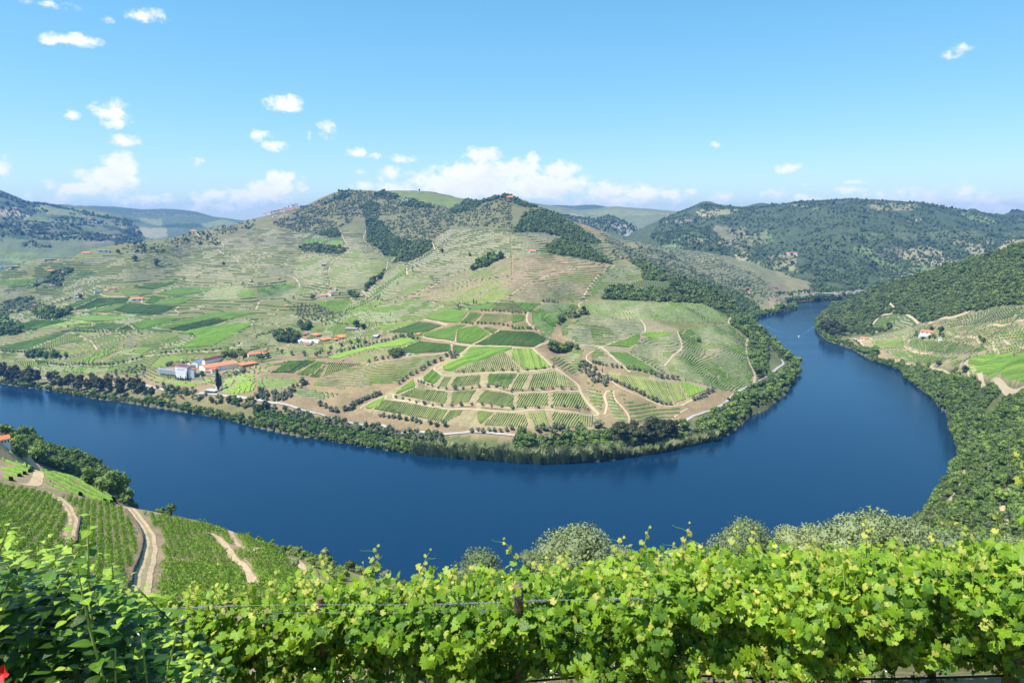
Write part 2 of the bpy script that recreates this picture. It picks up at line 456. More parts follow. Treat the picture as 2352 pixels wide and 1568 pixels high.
# gully lines: erosion between the spurs
ins = pin(river, GX, GY); dr = pdist(river, GX, GY)
H = np.where(ins, np.minimum(np.minimum(H, -1.2), -dr * .25 - .3), np.maximum(H, .5 + np.minimum(dr * .16, 2.5)))
def level_pad(k, pts, z, blend=14.0):
    """built-up platform: the ground inside the outline is levelled to z"""
    global H
    P = np.array([at_z(*q, z)[:2] for q in cp(k, pts)])
    lo = P.min(0) - 60; hi = P.max(0) + 60
    m = (GX > lo[0]) & (GX < hi[0]) & (GY > lo[1]) & (GY < hi[1])
    x, y = GX[m], GY[m]; i = pin(P, x, y); d = pdist(P, x, y)
    w = np.where(i, 1.0, np.clip(1 - d / blend, 0, 1)) * np.clip((dr[m] - 75) / 15, 0, 1); H[m] = H[m] * (1 - w) + z * w
def zat(x, y):
    """height of the ground at world x, y"""
    x = np.asarray(x, float); y = np.asarray(y, float)
    a = (np.arctan2(x, y) - AZ0) / (AZ1 - AZ0) * (NA - 1); l = (np.log(np.hypot(x, y) + 1e-9) - LR0) / (LR1 - LR0) * (NR - 1)
    a = np.clip(a, 0, NA - 1.001); l = np.clip(l, 0, NR - 1.001)
    i = a.astype(int); j = l.astype(int); fa = a - i; fl = l - j
    return (H[i, j] * (1 - fl) + H[i, j + 1] * fl) * (1 - fa) + (H[i + 1, j] * (1 - fl) + H[i + 1, j + 1] * fl) * fa
def hit(u, v, rmin=25.0, water=False):
    """where the sight line through (u, v) meets the ground"""
    u = np.atleast_1d(np.asarray(u, float)); v = np.atleast_1d(np.asarray(v, float))
    X, Y, Zd = ray(u, v); hz = np.hypot(X, Y); a = np.arctan2(X, Y); t = Zd / hz
    ai = np.clip((a - AZ0) / (AZ1 - AZ0) * (NA - 1), 0, NA - 1.001); i = ai.astype(int); fa = ai - i
    out = np.full((len(u), 3), np.nan)
    rs = np.exp(lrs)
    for k in range(len(u)):
        prof = H[i[k]] * (1 - fa[k]) + H[i[k] + 1] * fa[k]
        dz = (CAMZ + t[k] * rs) - prof
        ok = np.where((dz <= 0) & (rs > rmin))[0]
        if len(ok) == 0: continue
        j = ok[0]
        f = dz[j - 1] / (dz[j - 1] - dz[j]) if j > 0 and dz[j - 1] > 0 else 0
        r = rs[j - 1] + (rs[j] - rs[j - 1]) * f if j > 0 else rs[0]
        out[k] = (math.sin(a[k]) * r, math.cos(a[k]) * r, CAMZ + t[k] * r)
    return out
def hp(k, pts, **kw):
    q = cp(k, pts); h = hit([p[0] for p in q], [p[1] for p in q], **kw)
    return h[~np.isnan(h[:, 0])]

def carve(k, pts, depth, width):
    """stream bed or gully along a line seen in the photograph"""
    global H
    P = hp(k, pts)[:, :2]; d = pdist(P, GX, GY, False); H = np.where(dr > 30, H - depth * np.exp(-(d / width) ** 2), H)
GUL = [(2,[(1560,730),(1400,850),(1300,920),(1200,990),(1100,1075),(1010,1160),(940,1240),(860,1260)],22,55),(2,[(1080,520),(1180,700),(1330,880)],20,60),(2,[(1980,340),(1830,470),(1640,690)],20,60),
  (7,[(560,20),(420,90),(380,230),(450,330),(600,480),(700,700),(770,900)],9,26),(6,[(880,890),(1050,770),(1290,670),(1420,560),(1620,470)],7,26),(2,[(400,600),(420,900),(380,1100),(200,1200)],16,60),(1,[(1850,640),(1700,900),(1300,1130),(1000,1200)],16,70),
  (1,[(900,900),(600,1000),(500,1150),(300,1300)],12,60),(3,[(1060,690),(1000,900),(1100,1000),(1000,1180)],8,50),(3,[(1000,720),(1300,900),(1600,1050)],10,80),(7,[(1700,130),(1750,330),(1700,480),(1900,600)],5,22),(7,[(1300,220),(1250,400),(1400,520)],4,22),(2,[(2352,620),(1900,820),(1500,1030)],-8,80)]
for g_ in GUL: carve(*g_)
ZPAD = 31.0
CR['C'] = (344.5, 792.4, 8.192)
level_pad('C', [(120,560),(480,585),(720,600),(1050,545),(1300,560),(1720,450),(1700,395),(1600,370),(1150,350),(900,360),(700,370),(300,440)], ZPAD)
# ---------------------------------------------------------------- ground colours (albedo of what covers each area)
DRY = (.33, .235, .135); TAN = (.42, .32, .19); BROWN = (.25, .165, .095); GRASS = (.17, .21, .065); SCRUB = (.13, .15, .06)
INTER = (.20, .20, .07); PALE = (.50, .46, .33); GREEN = (.12, .22, .035); PINK = (.36, .25, .155); GREYG = (.27, .27, .15)
PAINT = []
def paint(k, pts, c, soft=3.0, amt=1.0):
    PAINT.append((np.array(cp(k, pts)), c, soft, amt))
def proj(x, y, z):
    cpn, sp = math.cos(PITCH), math.sin(PITCH)
    dy = y * cpn - (z - CAMZ) * sp; up = y * sp + (z - CAMZ) * cpn
    dy = np.where(dy < .5, .5, dy)
    return 1176 + x / dy * FP, 784 - up / dy * FP
def apply_paint(x, y, z, base, start=0):
    u, v = proj(x, y, z)
    u = u + fbm(x / 30, y / 30, 3, 5) * 5; v = v + fbm(x / 30, y / 30, 3, 6) * 2.5
    C = np.empty(x.shape + (3,)); C[...] = base
    r = np.hypot(x, y)
    for poly, c, soft, amt in PAINT[start:]:
        lo = poly.min(0) - 6; hi = poly.max(0) + 6
        m = (u > lo[0]) & (u < hi[0]) & (v > lo[1]) & (v < hi[1])
        if not m.any(): continue
        uu, vv = u[m], v[m]
        i = pin(poly, uu, vv)
        C[m] = np.where(i[:, None], C[m] * (1 - amt) + np.array(c) * amt, C[m])
    return C
# big zones first, detail later
F = 'F'
paint(F, [(-200,560),(700,430),(1200,430),(1400,545),(1740,700),(1850,850),(1700,1000),(1176,1070),(500,970),(-200,900)], DRY)
paint(F, [(-200,620),(300,560),(620,490),(900,560),(1200,520),(1480,610),(1700,700),(1740,850),(1500,930),(1400,800),(1176,700),(800,760),(300,860),(-200,880)], INTER)
paint(F, [(1370,560),(1700,540),(1850,700),(1700,700),(1560,645)], (.22, .21, .105))
paint(F, [(420,600),(700,560),(1200,520),(1480,610),(1690,700),(1400,760),(1176,690),(860,690),(640,690),(430,680)], (.25,.235,.105))
paint(F, [(560,500),(760,430),(1230,430),(1380,550),(1180,535),(1000,530),(900,560),(700,560),(560,560)], (.185, .175, .08))
paint(F, [(880,440),(960,440),(1070,460),(1060,478),(960,470),(900,455)], GRASS)
paint(F, [(380,550),(600,490),(780,520),(760,560),(600,560),(400,590)], (.21, .19, .09))
paint(3, [(-1000,1240),(-500,1020),(-150,880),(40,850),(360,850),(900,930),(700,1150),(640,1250),(0,1260)], PINK)
paint(3, [(0,640),(150,450),(300,430),(500,520),(820,740),(900,930),(600,880),(300,820),(330,760),(480,690),(280,640)], SCRUB)
paint(3, [(1100,890),(1250,930),(1450,1060),(1700,1090),(2000,1170),(2300,1360),(2270,1560),(2010,1480),(1980,1400),(1700,1290),(830,1260),(840,1190),(1200,1080),(1190,1000)], SCRUB)
paint(2, [(1010,500),(1180,560),(1330,720),(1640,720),(1640,790),(1400,920),(1260,920),(1180,860),(1010,700)], SCRUB)
paint(2, [(390,780),(500,740),(860,790),(760,850),(480,830)], (.17, .14, .07))
paint(2, [(1780,420),(1930,350),(2000,310),(2200,280),(2352,300),(2352,340),(2100,380),(1950,470),(1700,520)], SCRUB)
paint(3, [(0,280),(150,400),(60,420),(0,390)], SCRUB)
paint(6, [(0,880),(340,920),(1000,1030),(1760,1130),(2352,1180),(2352,1370),(1700,1320),(400,1130),(0,1050)], (.135, .155, .06))
paint(7, [(0,1180),(900,1140),(1500,1070),(2352,620),(2352,870),(1600,1225),(900,1350),(0,1370)], (.15, .17, .065))
paint(8, [(0,250),(200,380),(290,560),(150,760),(0,850)], (.15, .17, .065))
paint(5, [(0,520),(400,600),(900,640),(1400,720),(1500,760),(2352,850),(2352,1050),(1700,910),(800,780),(0,650)], (.22, .2, .09))
paint(6, [(960,880),(1180,760),(1450,600),(1640,480),(1960,300),(2352,300),(2352,1060),(2000,1060),(1690,1015),(1060,910)], (.40, .325, .18))
paint(7, [(0,320),(190,320),(640,700),(800,930),(750,1060),(0,1060)], (.40, .325, .18))
paint(7, [(840,545),(1600,625),(1830,710),(1620,820),(1400,860)], (.40, .325, .18))
paint(7, [(420,140),(1200,60),(1520,160),(2000,110),(2180,240),(2240,600),(2000,740),(1600,640),(1000,500),(600,300)], (.31, .26, .16))
paint(6, [(280,440),(980,460),(1700,390),(1500,540),(1280,650),(800,770),(400,700)], (.33, .24, .13))
paint(6, [(1260,780),(1700,850),(1950,845),(2352,878),(2352,905),(1760,875),(1500,830)], (.24, .16, .095)); paint(7, [(0,878),(340,868),(700,890),(740,905),(560,905),(300,888),(0,905)], (.24, .16, .095))
paint(6, [(1480,640),(1700,697),(2060,680),(2352,712),(2352,735),(2060,700),(1780,720),(1500,690)], (.24, .16, .095)); paint(7, [(0,712),(300,703),(620,700),(620,715),(300,725),(0,738)], (.24, .16, .095))
# right bank
paint(4, [(400,1400),(600,1260),(900,1160),(1450,1000),(2352,740),(2500,700),(2500,1310),(2352,1310),(2150,1320),(1850,1380),(1480,1470),(1000,1600),(450,1600)], (.115, .14, .05))
paint(8, [(820,250),(1100,190),(1480,90),(1850,0),(2500,-20),(2500,700),(1900,600),(1500,490),(1220,500),(1000,400),(880,330)], (.36, .29, .16))
paint(8, [(1220,500),(1500,490),(1850,590),(2500,720),(2600,1700),(1500,1700),(1760,1280),(1640,900),(1400,700)], (.14, .155, .06))
paint(4, [(640,1310),(700,1270),(820,1235),(740,1280),(660,1315)], (.30, .26, .13))
# near slope
paint(F, [(-200,1040),(0,1030),(170,1080),(300,1150),(480,1195),(700,1260),(900,1330),(1176,1400),(1176,1568),(-400,1700)], (.38, .28, .165))
paint('A', [(900,580),(1350,690),(1700,790),(2000,910),(2400,1100),(1900,1000),(1700,860),(1500,760)], (.27, .25, .1))
paint(8, [(1760,1560),(2000,1400),(2352,1200),(2500,1700),(1700,1800)], (.22, .19, .09))

N_MAIN = len(PAINT)
# ---------------------------------------------------------------- terrain meshes
def ground_mat(name='earth'):
    t = NT(name)
    a = t.add('ShaderNodeAttribute', attribute_name='cover')
    co = t.add('ShaderNodeTexCoord').outputs['Object']
    n1 = t.noise(.028, 5, .6, co); n2 = t.noise(.35, 5, .65, co); n3 = t.noise(4.0, 3, .6, co)
    f = t.math('ADD', t.math('MULTIPLY', n1.outputs[0], .40), t.math('ADD', t.math('MULTIPLY', n2.outputs[0], .42), t.math('MULTIPLY', n3.outputs[0], .18)))
    k = t.ramp(f, [(.32, (.40, .42, .43)), (.5, (.80, .79, .77)), (.68, (1.2, 1.13, 1.04))])
    c = t.mixc(1.0, a.outputs['Color'], k, 'MULTIPLY')
    g = t.ramp(t.noise(.11, 4, .6, co).outputs[0], [(.50, (0, 0, 0)), (.64, (1, 1, 1))])
    c = t.mixc(t.math('MULTIPLY', g, .45), c, (.13, .165, .05))
    t.base(c, .95)
    t.bump(t.math('ADD', n2.outputs[0], t.math('MULTIPLY', n3.outputs[0], .3)), .5, 1.2)
    return t.m
M_EARTH = ground_mat()
def grid_quads(na, nr):
    i, j = np.meshgrid(np.arange(na - 1), np.arange(nr - 1), indexing='ij')
    a = (i * nr + j).ravel()
    return np.stack([a, a + nr, a + nr + 1, a + 1], 1)
def set_cover(me, C):
    at = me.color_attributes.new('cover', 'FLOAT_COLOR', 'POINT')
    at.data.foreach_set('color', np.c_[C.reshape(-1, 3), np.ones(C.size // 3)].astype(np.float32).ravel())
def build_main():
    V = np.stack([GX, GY, H], -1).reshape(-1, 3)
    q = grid_quads(NA, NR)
    C = apply_paint(GX.ravel(), GY.ravel(), H.ravel(), (.26, .23, .115))
    w = np.clip(1.3 - dr.ravel() / 9, 0, 1)[:, None] * (GR.ravel() > 300)[:, None]; C = C * (1 - w) + np.array((.10, .11, .05)) * w
    me = npmesh('ground', V, q, M_EARTH, True)
    set_cover(me, C)
    o = obj('terrain', me); tag(o, kind='structure')
    return o

def interp_row(row, us):
    row = sorted(row); a = np.array(row, float)
    return np.interp(us, a[:, 0], a[:, 1]), np.interp(us, a[:, 0], a[:, 2])
def loft(name, rows, nu, nv, amp, wl, base, drop=160, smooth_rows=True):
    """a hillside through surveyed rows of (u, v, distance), near row first, with a far side falling away behind the crest"""
    u0 = min(p[0] for p in rows[-1]); u1 = max(p[0] for p in rows[-1])
    us = np.linspace(u0, u1, nu)
    P = []
    for r in rows:
        vv, rr = interp_row(r, us)
        ker = np.hanning(9); ker /= ker.sum()
        if r is not rows[-1]: vv = np.convolve(np.pad(vv, 4, 'edge'), ker, 'valid'); 
        rr = np.convolve(np.pad(rr, 4, 'edge'), ker, 'valid')
        X, Y, Zd = ray(us, vv); k = rr / np.hypot(X, Y)
        P.append(np.stack([X * k, Y * k, CAMZ + Zd * k], -1))
    c = P[-1]; rad = np.hypot(c[:, 0], c[:, 1])[:, None]
    for f, dz in ((1.04, drop * .25), (1.14, drop)):
        b = c * f; b[:, 2] = c[:, 2] - dz; P.append(b)
    P = np.stack(P, 1)                       # nu, rows, 3
    src = np.arange(P.shape[1], dtype=float); dst = np.linspace(0, P.shape[1] - 1, nv)
    G = cubic_up(P, src, dst, 1)
    x, y, z = G[..., 0], G[..., 1], G[..., 2]
    edge = np.clip(np.abs(dst - (len(rows) - 1)) * 1.5, .12, 1)[None, :]
    z = z + (fbm(x / wl, y / wl, 5, len(name)) * amp) * edge - np.abs(fbm(x / wl * .7, y / wl * .7, 3, 77)) * amp * .9 * edge + amp * .2 * edge
    V = np.stack([x, y, z], -1).reshape(-1, 3)
    me = npmesh(name, V, grid_quads(nu, nv), M_EARTH, True)
    set_cover(me, apply_paint(x.ravel(), y.ravel(), z.ravel(), base, N_MAIN))
    o = obj(name, me); tag(o, kind='structure')
    SURF[name] = (x, y, z, len(rows) - 1, dst)
    return o
SURF = {}
FARB = (.155, .175, .075)
# fields and woods on the far hills
paint(1, [(0,420),(180,440),(210,515),(120,505),(0,475)], (.55, .44, .28)); paint(1, [(210,480),(280,485),(230,515)], (.5, .42, .27))
paint(1, [(0,480),(400,540),(440,640),(200,600),(0,520)], (.19, .2, .09))
for q in ([(200,440),(330,440),(340,480),(220,475)], [(430,490),(640,490),(680,515),(440,520)], [(0,610),(180,640),(290,710),(150,700),(0,660)], [(930,560),(1240,640),(1200,680),(950,600)], [(1120,500),(1300,540),(1290,555),(1130,530)],
          [(790,600),(860,640),(830,660)], [(1470,570),(1850,560),(1870,600),(1500,600)], [(540,415),(640,430),(600,440)], [(0,350),(100,370),(90,390),(0,385)], [(700,425),(770,430),(760,440)]):
    paint(1, q, (.05, .085, .035))
for q, c in (([(200,360),(600,410),(1000,470),(900,500),(450,480),(260,400)], (.21, .24, .10)), ([(240,500),(420,500),(450,560),(300,540)], GRASS), ([(450,520),(700,530),(680,570),(460,570)], (.18, .2, .09)),
             ([(930,540),(1350,590),(1350,620),(1100,600)], (.24, .22, .13)), ([(1280,600),(1530,600),(1540,680),(1400,700),(1200,650)], (.34, .31, .18)), ([(1260,510),(1500,520),(1480,580),(1340,560)], (.24, .27, .12)),
             ([(1860,560),(2060,520),(2200,560),(1900,600)], (.24, .27, .12)), ([(200,600),(450,600),(500,740),(300,660)], (.22, .19, .12)), ([(700,660),(1100,620),(1150,700),(800,760)], (.22, .19, .12)),
             ([(0,800),(420,840),(600,850),(380,880),(0,860)], GRASS), ([(0,870),(300,900),(300,940),(0,910)], (.2, .26, .09))):
    paint(1, q, c)
for q, c in (([(1690,450),(1860,495),(1790,500),(1680,480)], (.44, .37, .22)), ([(1720,430),(1900,412),(2080,430),(1980,480),(1880,490),(1740,450)], (.3, .28, .15)), ([(1850,580),(2150,600),(2180,680),(2080,720),(1830,690)], (.24, .22, .12)),
             ([(1460,720),(1650,640),(1690,650),(1680,690),(1480,730)], (.2, .26, .09)), ([(1580,700),(1700,660),(1830,720),(1650,740)], (.26, .25, .12)), ([(2040,850),(2100,810),(2190,840),(2190,880),(2080,910)], (.36, .32, .18)),
             ([(2080,900),(2352,900),(2352,960),(2230,940)], (.22, .24, .11)), ([(2020,760),(2250,740),(2200,800),(2100,790)], (.24, .21, .13)), ([(2120,700),(2352,620),(2352,740),(2200,740)], (.2, .22, .1)),
             ([(1880,735),(2060,715),(2030,760),(1920,770)], (.42, .36, .24)), ([(1360,545),(1640,515),(1650,545),(1400,560)], (.3, .25, .17)), ([(1370,770),(1560,730),(1580,850),(1440,820)], (.2, .23, .11)),
             ([(880,490),(920,490),(1000,540),(1180,610),(1100,640),(1060,680),(960,650),(900,560)], (.34, .31, .28)), ([(540,460),(700,500),(800,530),(640,540),(520,490)], (.36, .3, .18)), ([(730,520),(800,520),(780,545),(740,540)], (.2, .3, .08)),
             ([(640,460),(980,425),(1300,450),(1450,470),(1150,490),(1000,500),(800,500)], (.25, .26, .13)), ([(1700,840),(1780,850),(1910,905),(1890,940),(1620,890),(1600,860)], (.3, .27, .15)),
             ([(200,395),(430,430),(560,440),(440,440),(280,420)], (.2, .26, .09))):
    paint(3, q, c)
for q, c in (([(820,345),(1100,365),(1380,380),(1390,400),(1330,440),(1000,445),(900,380)], (.28, .25, .13)), ([(1280,380),(1380,383),(1380,395),(1290,390)], (.5, .4, .25)), ([(180,380),(330,400),(470,415),(400,425),(240,400)], (.28, .28, .11)),
             ([(1700,430),(1950,470),(2100,540),(2250,550),(2050,560),(1850,520)], (.23, .27, .1)), ([(0,860),(160,840),(270,850),(240,960),(280,995),(0,970)], (.3, .26, .14)), ([(0,930),(250,960),(270,990),(0,965)], (.27, .3, .13)),
             ([(730,775),(870,770),(990,820),(960,860),(900,850)], (.17, .22, .08)), ([(900,860),(1150,900),(1500,950),(1530,990),(1200,1020),(1150,990)], (.19, .24, .085)), ([(1000,780),(1240,790),(1230,900),(1150,890),(1000,830)], (.21, .17, .13)),
             ([(1240,800),(1440,770),(1560,800),(1780,930),(1540,980),(1500,940),(1250,920)], (.36, .31, .19)), ([(1800,780),(2060,785),(2000,880),(1900,900),(1850,820)], (.32, .29, .17)), ([(2070,860),(2130,770),(2240,700),(2352,710),(2352,750)], (.34, .3, .18)),
             ([(0,670),(60,680),(50,710),(0,710)], (.16, .27, .07)), ([(1690,690),(2080,730),(2050,770),(1700,750)], (.27, .23, .14)), ([(200,1230),(330,1190),(600,1190),(880,1170),(880,1195),(500,1225)], (.42, .37, .3)),
             ([(0,1200),(100,1230),(120,1310),(0,1320)], (.32, .25, .15)), ([(0,1100),(160,1110),(180,1200),(60,1200),(0,1180)], (.24, .19, .12)), ([(700,660),(1900,620),(1990,700),(700,700)], (.12, .145, .06)),
             ([(1150,545),(1170,540),(1165,555)], PALE), ([(1250,535),(1450,520),(1250,545)], (.4, .34, .24))):
    paint(4, q, c)
def build_far():
    loft('far_mountain', [[(60,530,6300),(600,530,7200)], [(60,500,8000),(600,512,8000)],
         [(60,484,8600),(120,480,8600),(160,476,8600),(212,474,8600),(262,477,8600),(325,482,8600),(375,481,8600),(412,483,8600),(450,488,8600),(482,497,8600),(520,508,8600),(600,520,8600)]], 200, 40, 60, 1500, (.10,.13,.06))
    loft('blue_mountain', [[(1200,530,6300),(1700,530,7200)], [(1200,505,8000),(1700,508,8000)],
         [(1200,480,8800),(1273,473,8800),(1316,474,8800),(1345,471,8800),(1366,471,8800),(1383,473,8800),(1411,479,8800),(1440,486,8800),(1480,486,8800),(1501,483,8800),(1530,484,8800),(1560,489,8800),(1700,500,8800)]], 200, 40, 60, 1500, (.10,.13,.06))
    loft('far_hills', [[(-300,600,5400),(700,580,5400)], [(-300,545,6000),(700,550,6000)], [(-300,515,6500),(700,520,6500)],
         [(-300,485,7000),(200,495,7000),(300,496,7000),(357,497,7000),(420,495,7000),(475,497,7000),(532,503,7000),(600,515,7000),(700,520,7000)]], 300, 70, 70, 900, (.12,.16,.085))
    loft('valley_hillside', [[(-400,660,2700),(0,650,2750),(180,612,2900),(260,590,3100),(340,575,3500),(420,600,3700)], [(-400,590,3500),(0,590,3500),(180,575,3700),(300,572,3900),(420,590,3900)],
         [(-400,520,4400),(0,530,4400),(180,530,4500),(300,550,4500),(420,590,4400)],
         [(-400,400,5600),(-250,415,5600),(0,436,5600),(25,446,5600),(60,461,5600),(100,468,5600),(137,476,5600),(192,482,5600),(250,491,5500),(282,497,5400),(310,515,5200),(325,533,5000),(345,556,4900),(420,600,4600)]], 460, 160, 90, 420, (.14,.165,.085))
    loft('plateau_hills', [[(1100,560,4600),(1750,560,4600)], [(1100,530,5400),(1750,530,5400)], [(1100,500,5900),(1750,505,5900)],
         [(1100,466,6300),(1213,468,6300),(1290,476,6300),(1330,484,6300),(1370,482,6300),(1421,478,6300),(1450,480,6300),(1481,483,6300),(1551,488,6300),(1650,500,6300),(1750,505,6300)]], 320, 70, 60, 800, (.20,.22,.11))
    loft('rocky_hillside', [[(1180,620,3500),(1560,650,3500)], [(1180,560,3900),(1560,585,3900)], [(1180,520,4300),(1300,525,4300),(1400,520,4300),(1560,560,4300)],
         [(1180,478,4700),(1260,485,4700),(1293,490,4700),(1330,500,4700),(1370,503,4700),(1395,494,4700),(1412,497,4700),(1430,508,4700),(1450,515,4700),(1475,526,4700),(1560,545,4700)]], 300, 90, 50, 260, (.13,.15,.075))
    loft('ridge_hillside', [[(1430,640,2950),(1600,665,2900),(1700,700,2750),(1800,715,2640),(1935,700,2660),(2050,690,2800),(2200,660,3000),(2500,600,3400)],
         [(1430,585,3300),(1600,610,3200),(1700,640,3000),(1800,665,2880),(1930,662,2900),(2050,640,3100),(2200,610,3400),(2500,560,3900)],
         [(1430,550,3700),(1600,545,3700),(1700,575,3500),(1800,590,3400),(1930,590,3400),(2050,570,3600),(2200,545,3900),(2500,530,4500)],
         [(1430,538,4100),(1471,524,4200),(1513,504,4300),(1563,487,4400),(1586,479,4400),(1608,472,4400),(1633,473,4400),(1651,476,4400),(1721,477,4500),(1751,471,4500),(1801,467,4500),(1839,462,4500),(1894,460,4500),(1951,458,4500),
          (1971,461,4500),(2039,463,4600),(2114,466,4600),(2164,474,4700),(2214,484,4800),(2289,496,5200),(2352,496,5600),(2500,500,6000)]], 640, 220, 110, 420, (.08,.105,.045))

# ---------------------------------------------------------------- water and air
def water_mat():
    t = NT('river_water')
    t.base((.0035, .024, .058), .06)
    t.b.inputs['IOR'].default_value = 1.333
    t.b.inputs['Specular IOR Level'].default_value = .5
    co = t.add('ShaderNodeTexCoord').outputs['Object']
    st = t.noise(.006, 4, .6, co, (.5, 2.2, 1)); rr_ = t.ramp(st.outputs[0], [(.42, (.03, .03, .03)), (.62, (.17, .17, .17))]); t.l.new(rr_, t.b.inputs['Roughness'])
    n = t.noise(.9, 3, .55, co, (.6, 1.6, 1)); n2 = t.noise(.02, 3, .5, co)
    t.bump(t.math('MULTIPLY', n.outputs[0], t.math('ADD', .35, n2.outputs[0])), .10, 1.0)
    return t.m
M_WATER = water_mat()
def build_water():
    xs = np.linspace(-5000, 5000, 41); ys = np.linspace(-200, 4200, 41)
    X, Y = np.meshgrid(xs, ys, indexing='ij')
    me = npmesh('river_water', np.stack([X, Y, X * 0], -1).reshape(-1, 3), grid_quads(41, 41), M_WATER)
    tag(obj('river', me), kind='structure')
def build_haze():
    m = D.materials.new('haze_air'); m.use_nodes = True
    t = m.node_tree; t.nodes.clear()
    pv = t.nodes.new('ShaderNodeVolumePrincipled'); out = t.nodes.new('ShaderNodeOutputMaterial')
    pv.inputs['Color'].default_value = (.15, .42, 1.0, 1)
    pv.inputs['Density'].default_value = HAZE
    pv.inputs['Anisotropy'].default_value = .2
    t.links.new(pv.outputs[0], out.inputs['Volume'])
    bm = bmesh.new(); bmesh.ops.create_cube(bm, size=1)
    for v in bm.verts:
        v.co.x *= 22000; v.co.y = v.co.y * 11200 + 5100; v.co.z = -260 if v.co.z < 0 else 480
    me = D.meshes.new('haze'); bm.to_mesh(me); bm.free(); me.materials.append(m)
    tag(obj('haze', me), kind='stuff')
HAZE = 6.8e-5
build_main(); build_far(); build_water(); build_haze()
# ---------------------------------------------------------------- roads, railway
CR.update({'C': (344.5, 792.4, 8.192), 'Q': (620.2, 746.5, 10.24), 'M': (689, 620.1, 14.63), 'V': (602.9, 424.9, 9.1), 'H': (0, 947.5, 10.92), 'K': (2153.3, 1022, 6.503)})
M_DIRT = plain('pale_dirt', (.44, .35, .22), .95, .14, .4)
M_DIRT2 = plain('brown_dirt', (.40, .30, .19), .95, .18, .4)
M_BALLAST = plain('rail_ballast', (.50, .48, .44), .95, .12, .6)
M_WALLST = plain('dry_stone', (.42, .36, .27), .95, .3, .9)
M_WALLDK = plain('dark_schist', (.13, .10, .075), .95, .35, .9)
M_RAIL = plain('rail_steel', (.25, .2, .17), .5, .2, 2)
M_WHITE = plain('white_wash', (.80, .80, .78), .8, .04, .5)
def smooth_path(P, step):
    P = np.asarray(P, float)[:, :2]; out = []
    n = len(P)
    for i in range(n - 1):
        p0, p1, p2, p3 = P[max(i - 1, 0)], P[i], P[i + 1], P[min(i + 2, n - 1)]
        L = np.hypot(*(p2 - p1)); m = max(1, int(L / step))
        for j in range(m):
            f = j / m
            out.append(p1 + .5 * f * (p2 - p0 + f * (2 * p0 - 5 * p1 + 4 * p2 - p3 + f * (3 * (p1 - p2) + p3 - p0))))
    out.append(P[-1])
    return np.array(out)
def normals(C):
    t = np.gradient(C, axis=0); t /= np.hypot(t[:, 0], t[:, 1])[:, None] + 1e-9
    return np.stack([-t[:, 1], t[:, 0]], 1)
def ribbon_geo(C, w, lift, cols=3, jitter=.12, off=0.0):
    n = normals(C); V = []; k = np.linspace(-.5, .5, cols)
    wj = w * (1 + jitter * fbm(C[:, 0] / 9, C[:, 1] / 9, 2, 4) * 2)
    for c in k:
        p = C + n * (off + wj[:, None] * c)
        V.append(np.c_[p, zat(p[:, 0], p[:, 1]) + lift])
    V = np.stack(V, 1).reshape(-1, 3)
    return V, grid_quads(len(C), cols)
ROADPTS = []
def road(k, pts, w, mat=None, lift=.35, name='dirt_road', rmin=25, step=4):
    P = hp(k, pts, rmin=rmin)
    if len(P) < 2: return None
    C = smooth_path(P, step)
    V, q = ribbon_geo(C, w * (.8 if w > 2.2 and mat is None else 1), lift)
    ROADPTS.append(C)
    o = obj(name, npmesh(name, V, q, mat or M_DIRT, True)); tag(o, kind='structure')
    return C
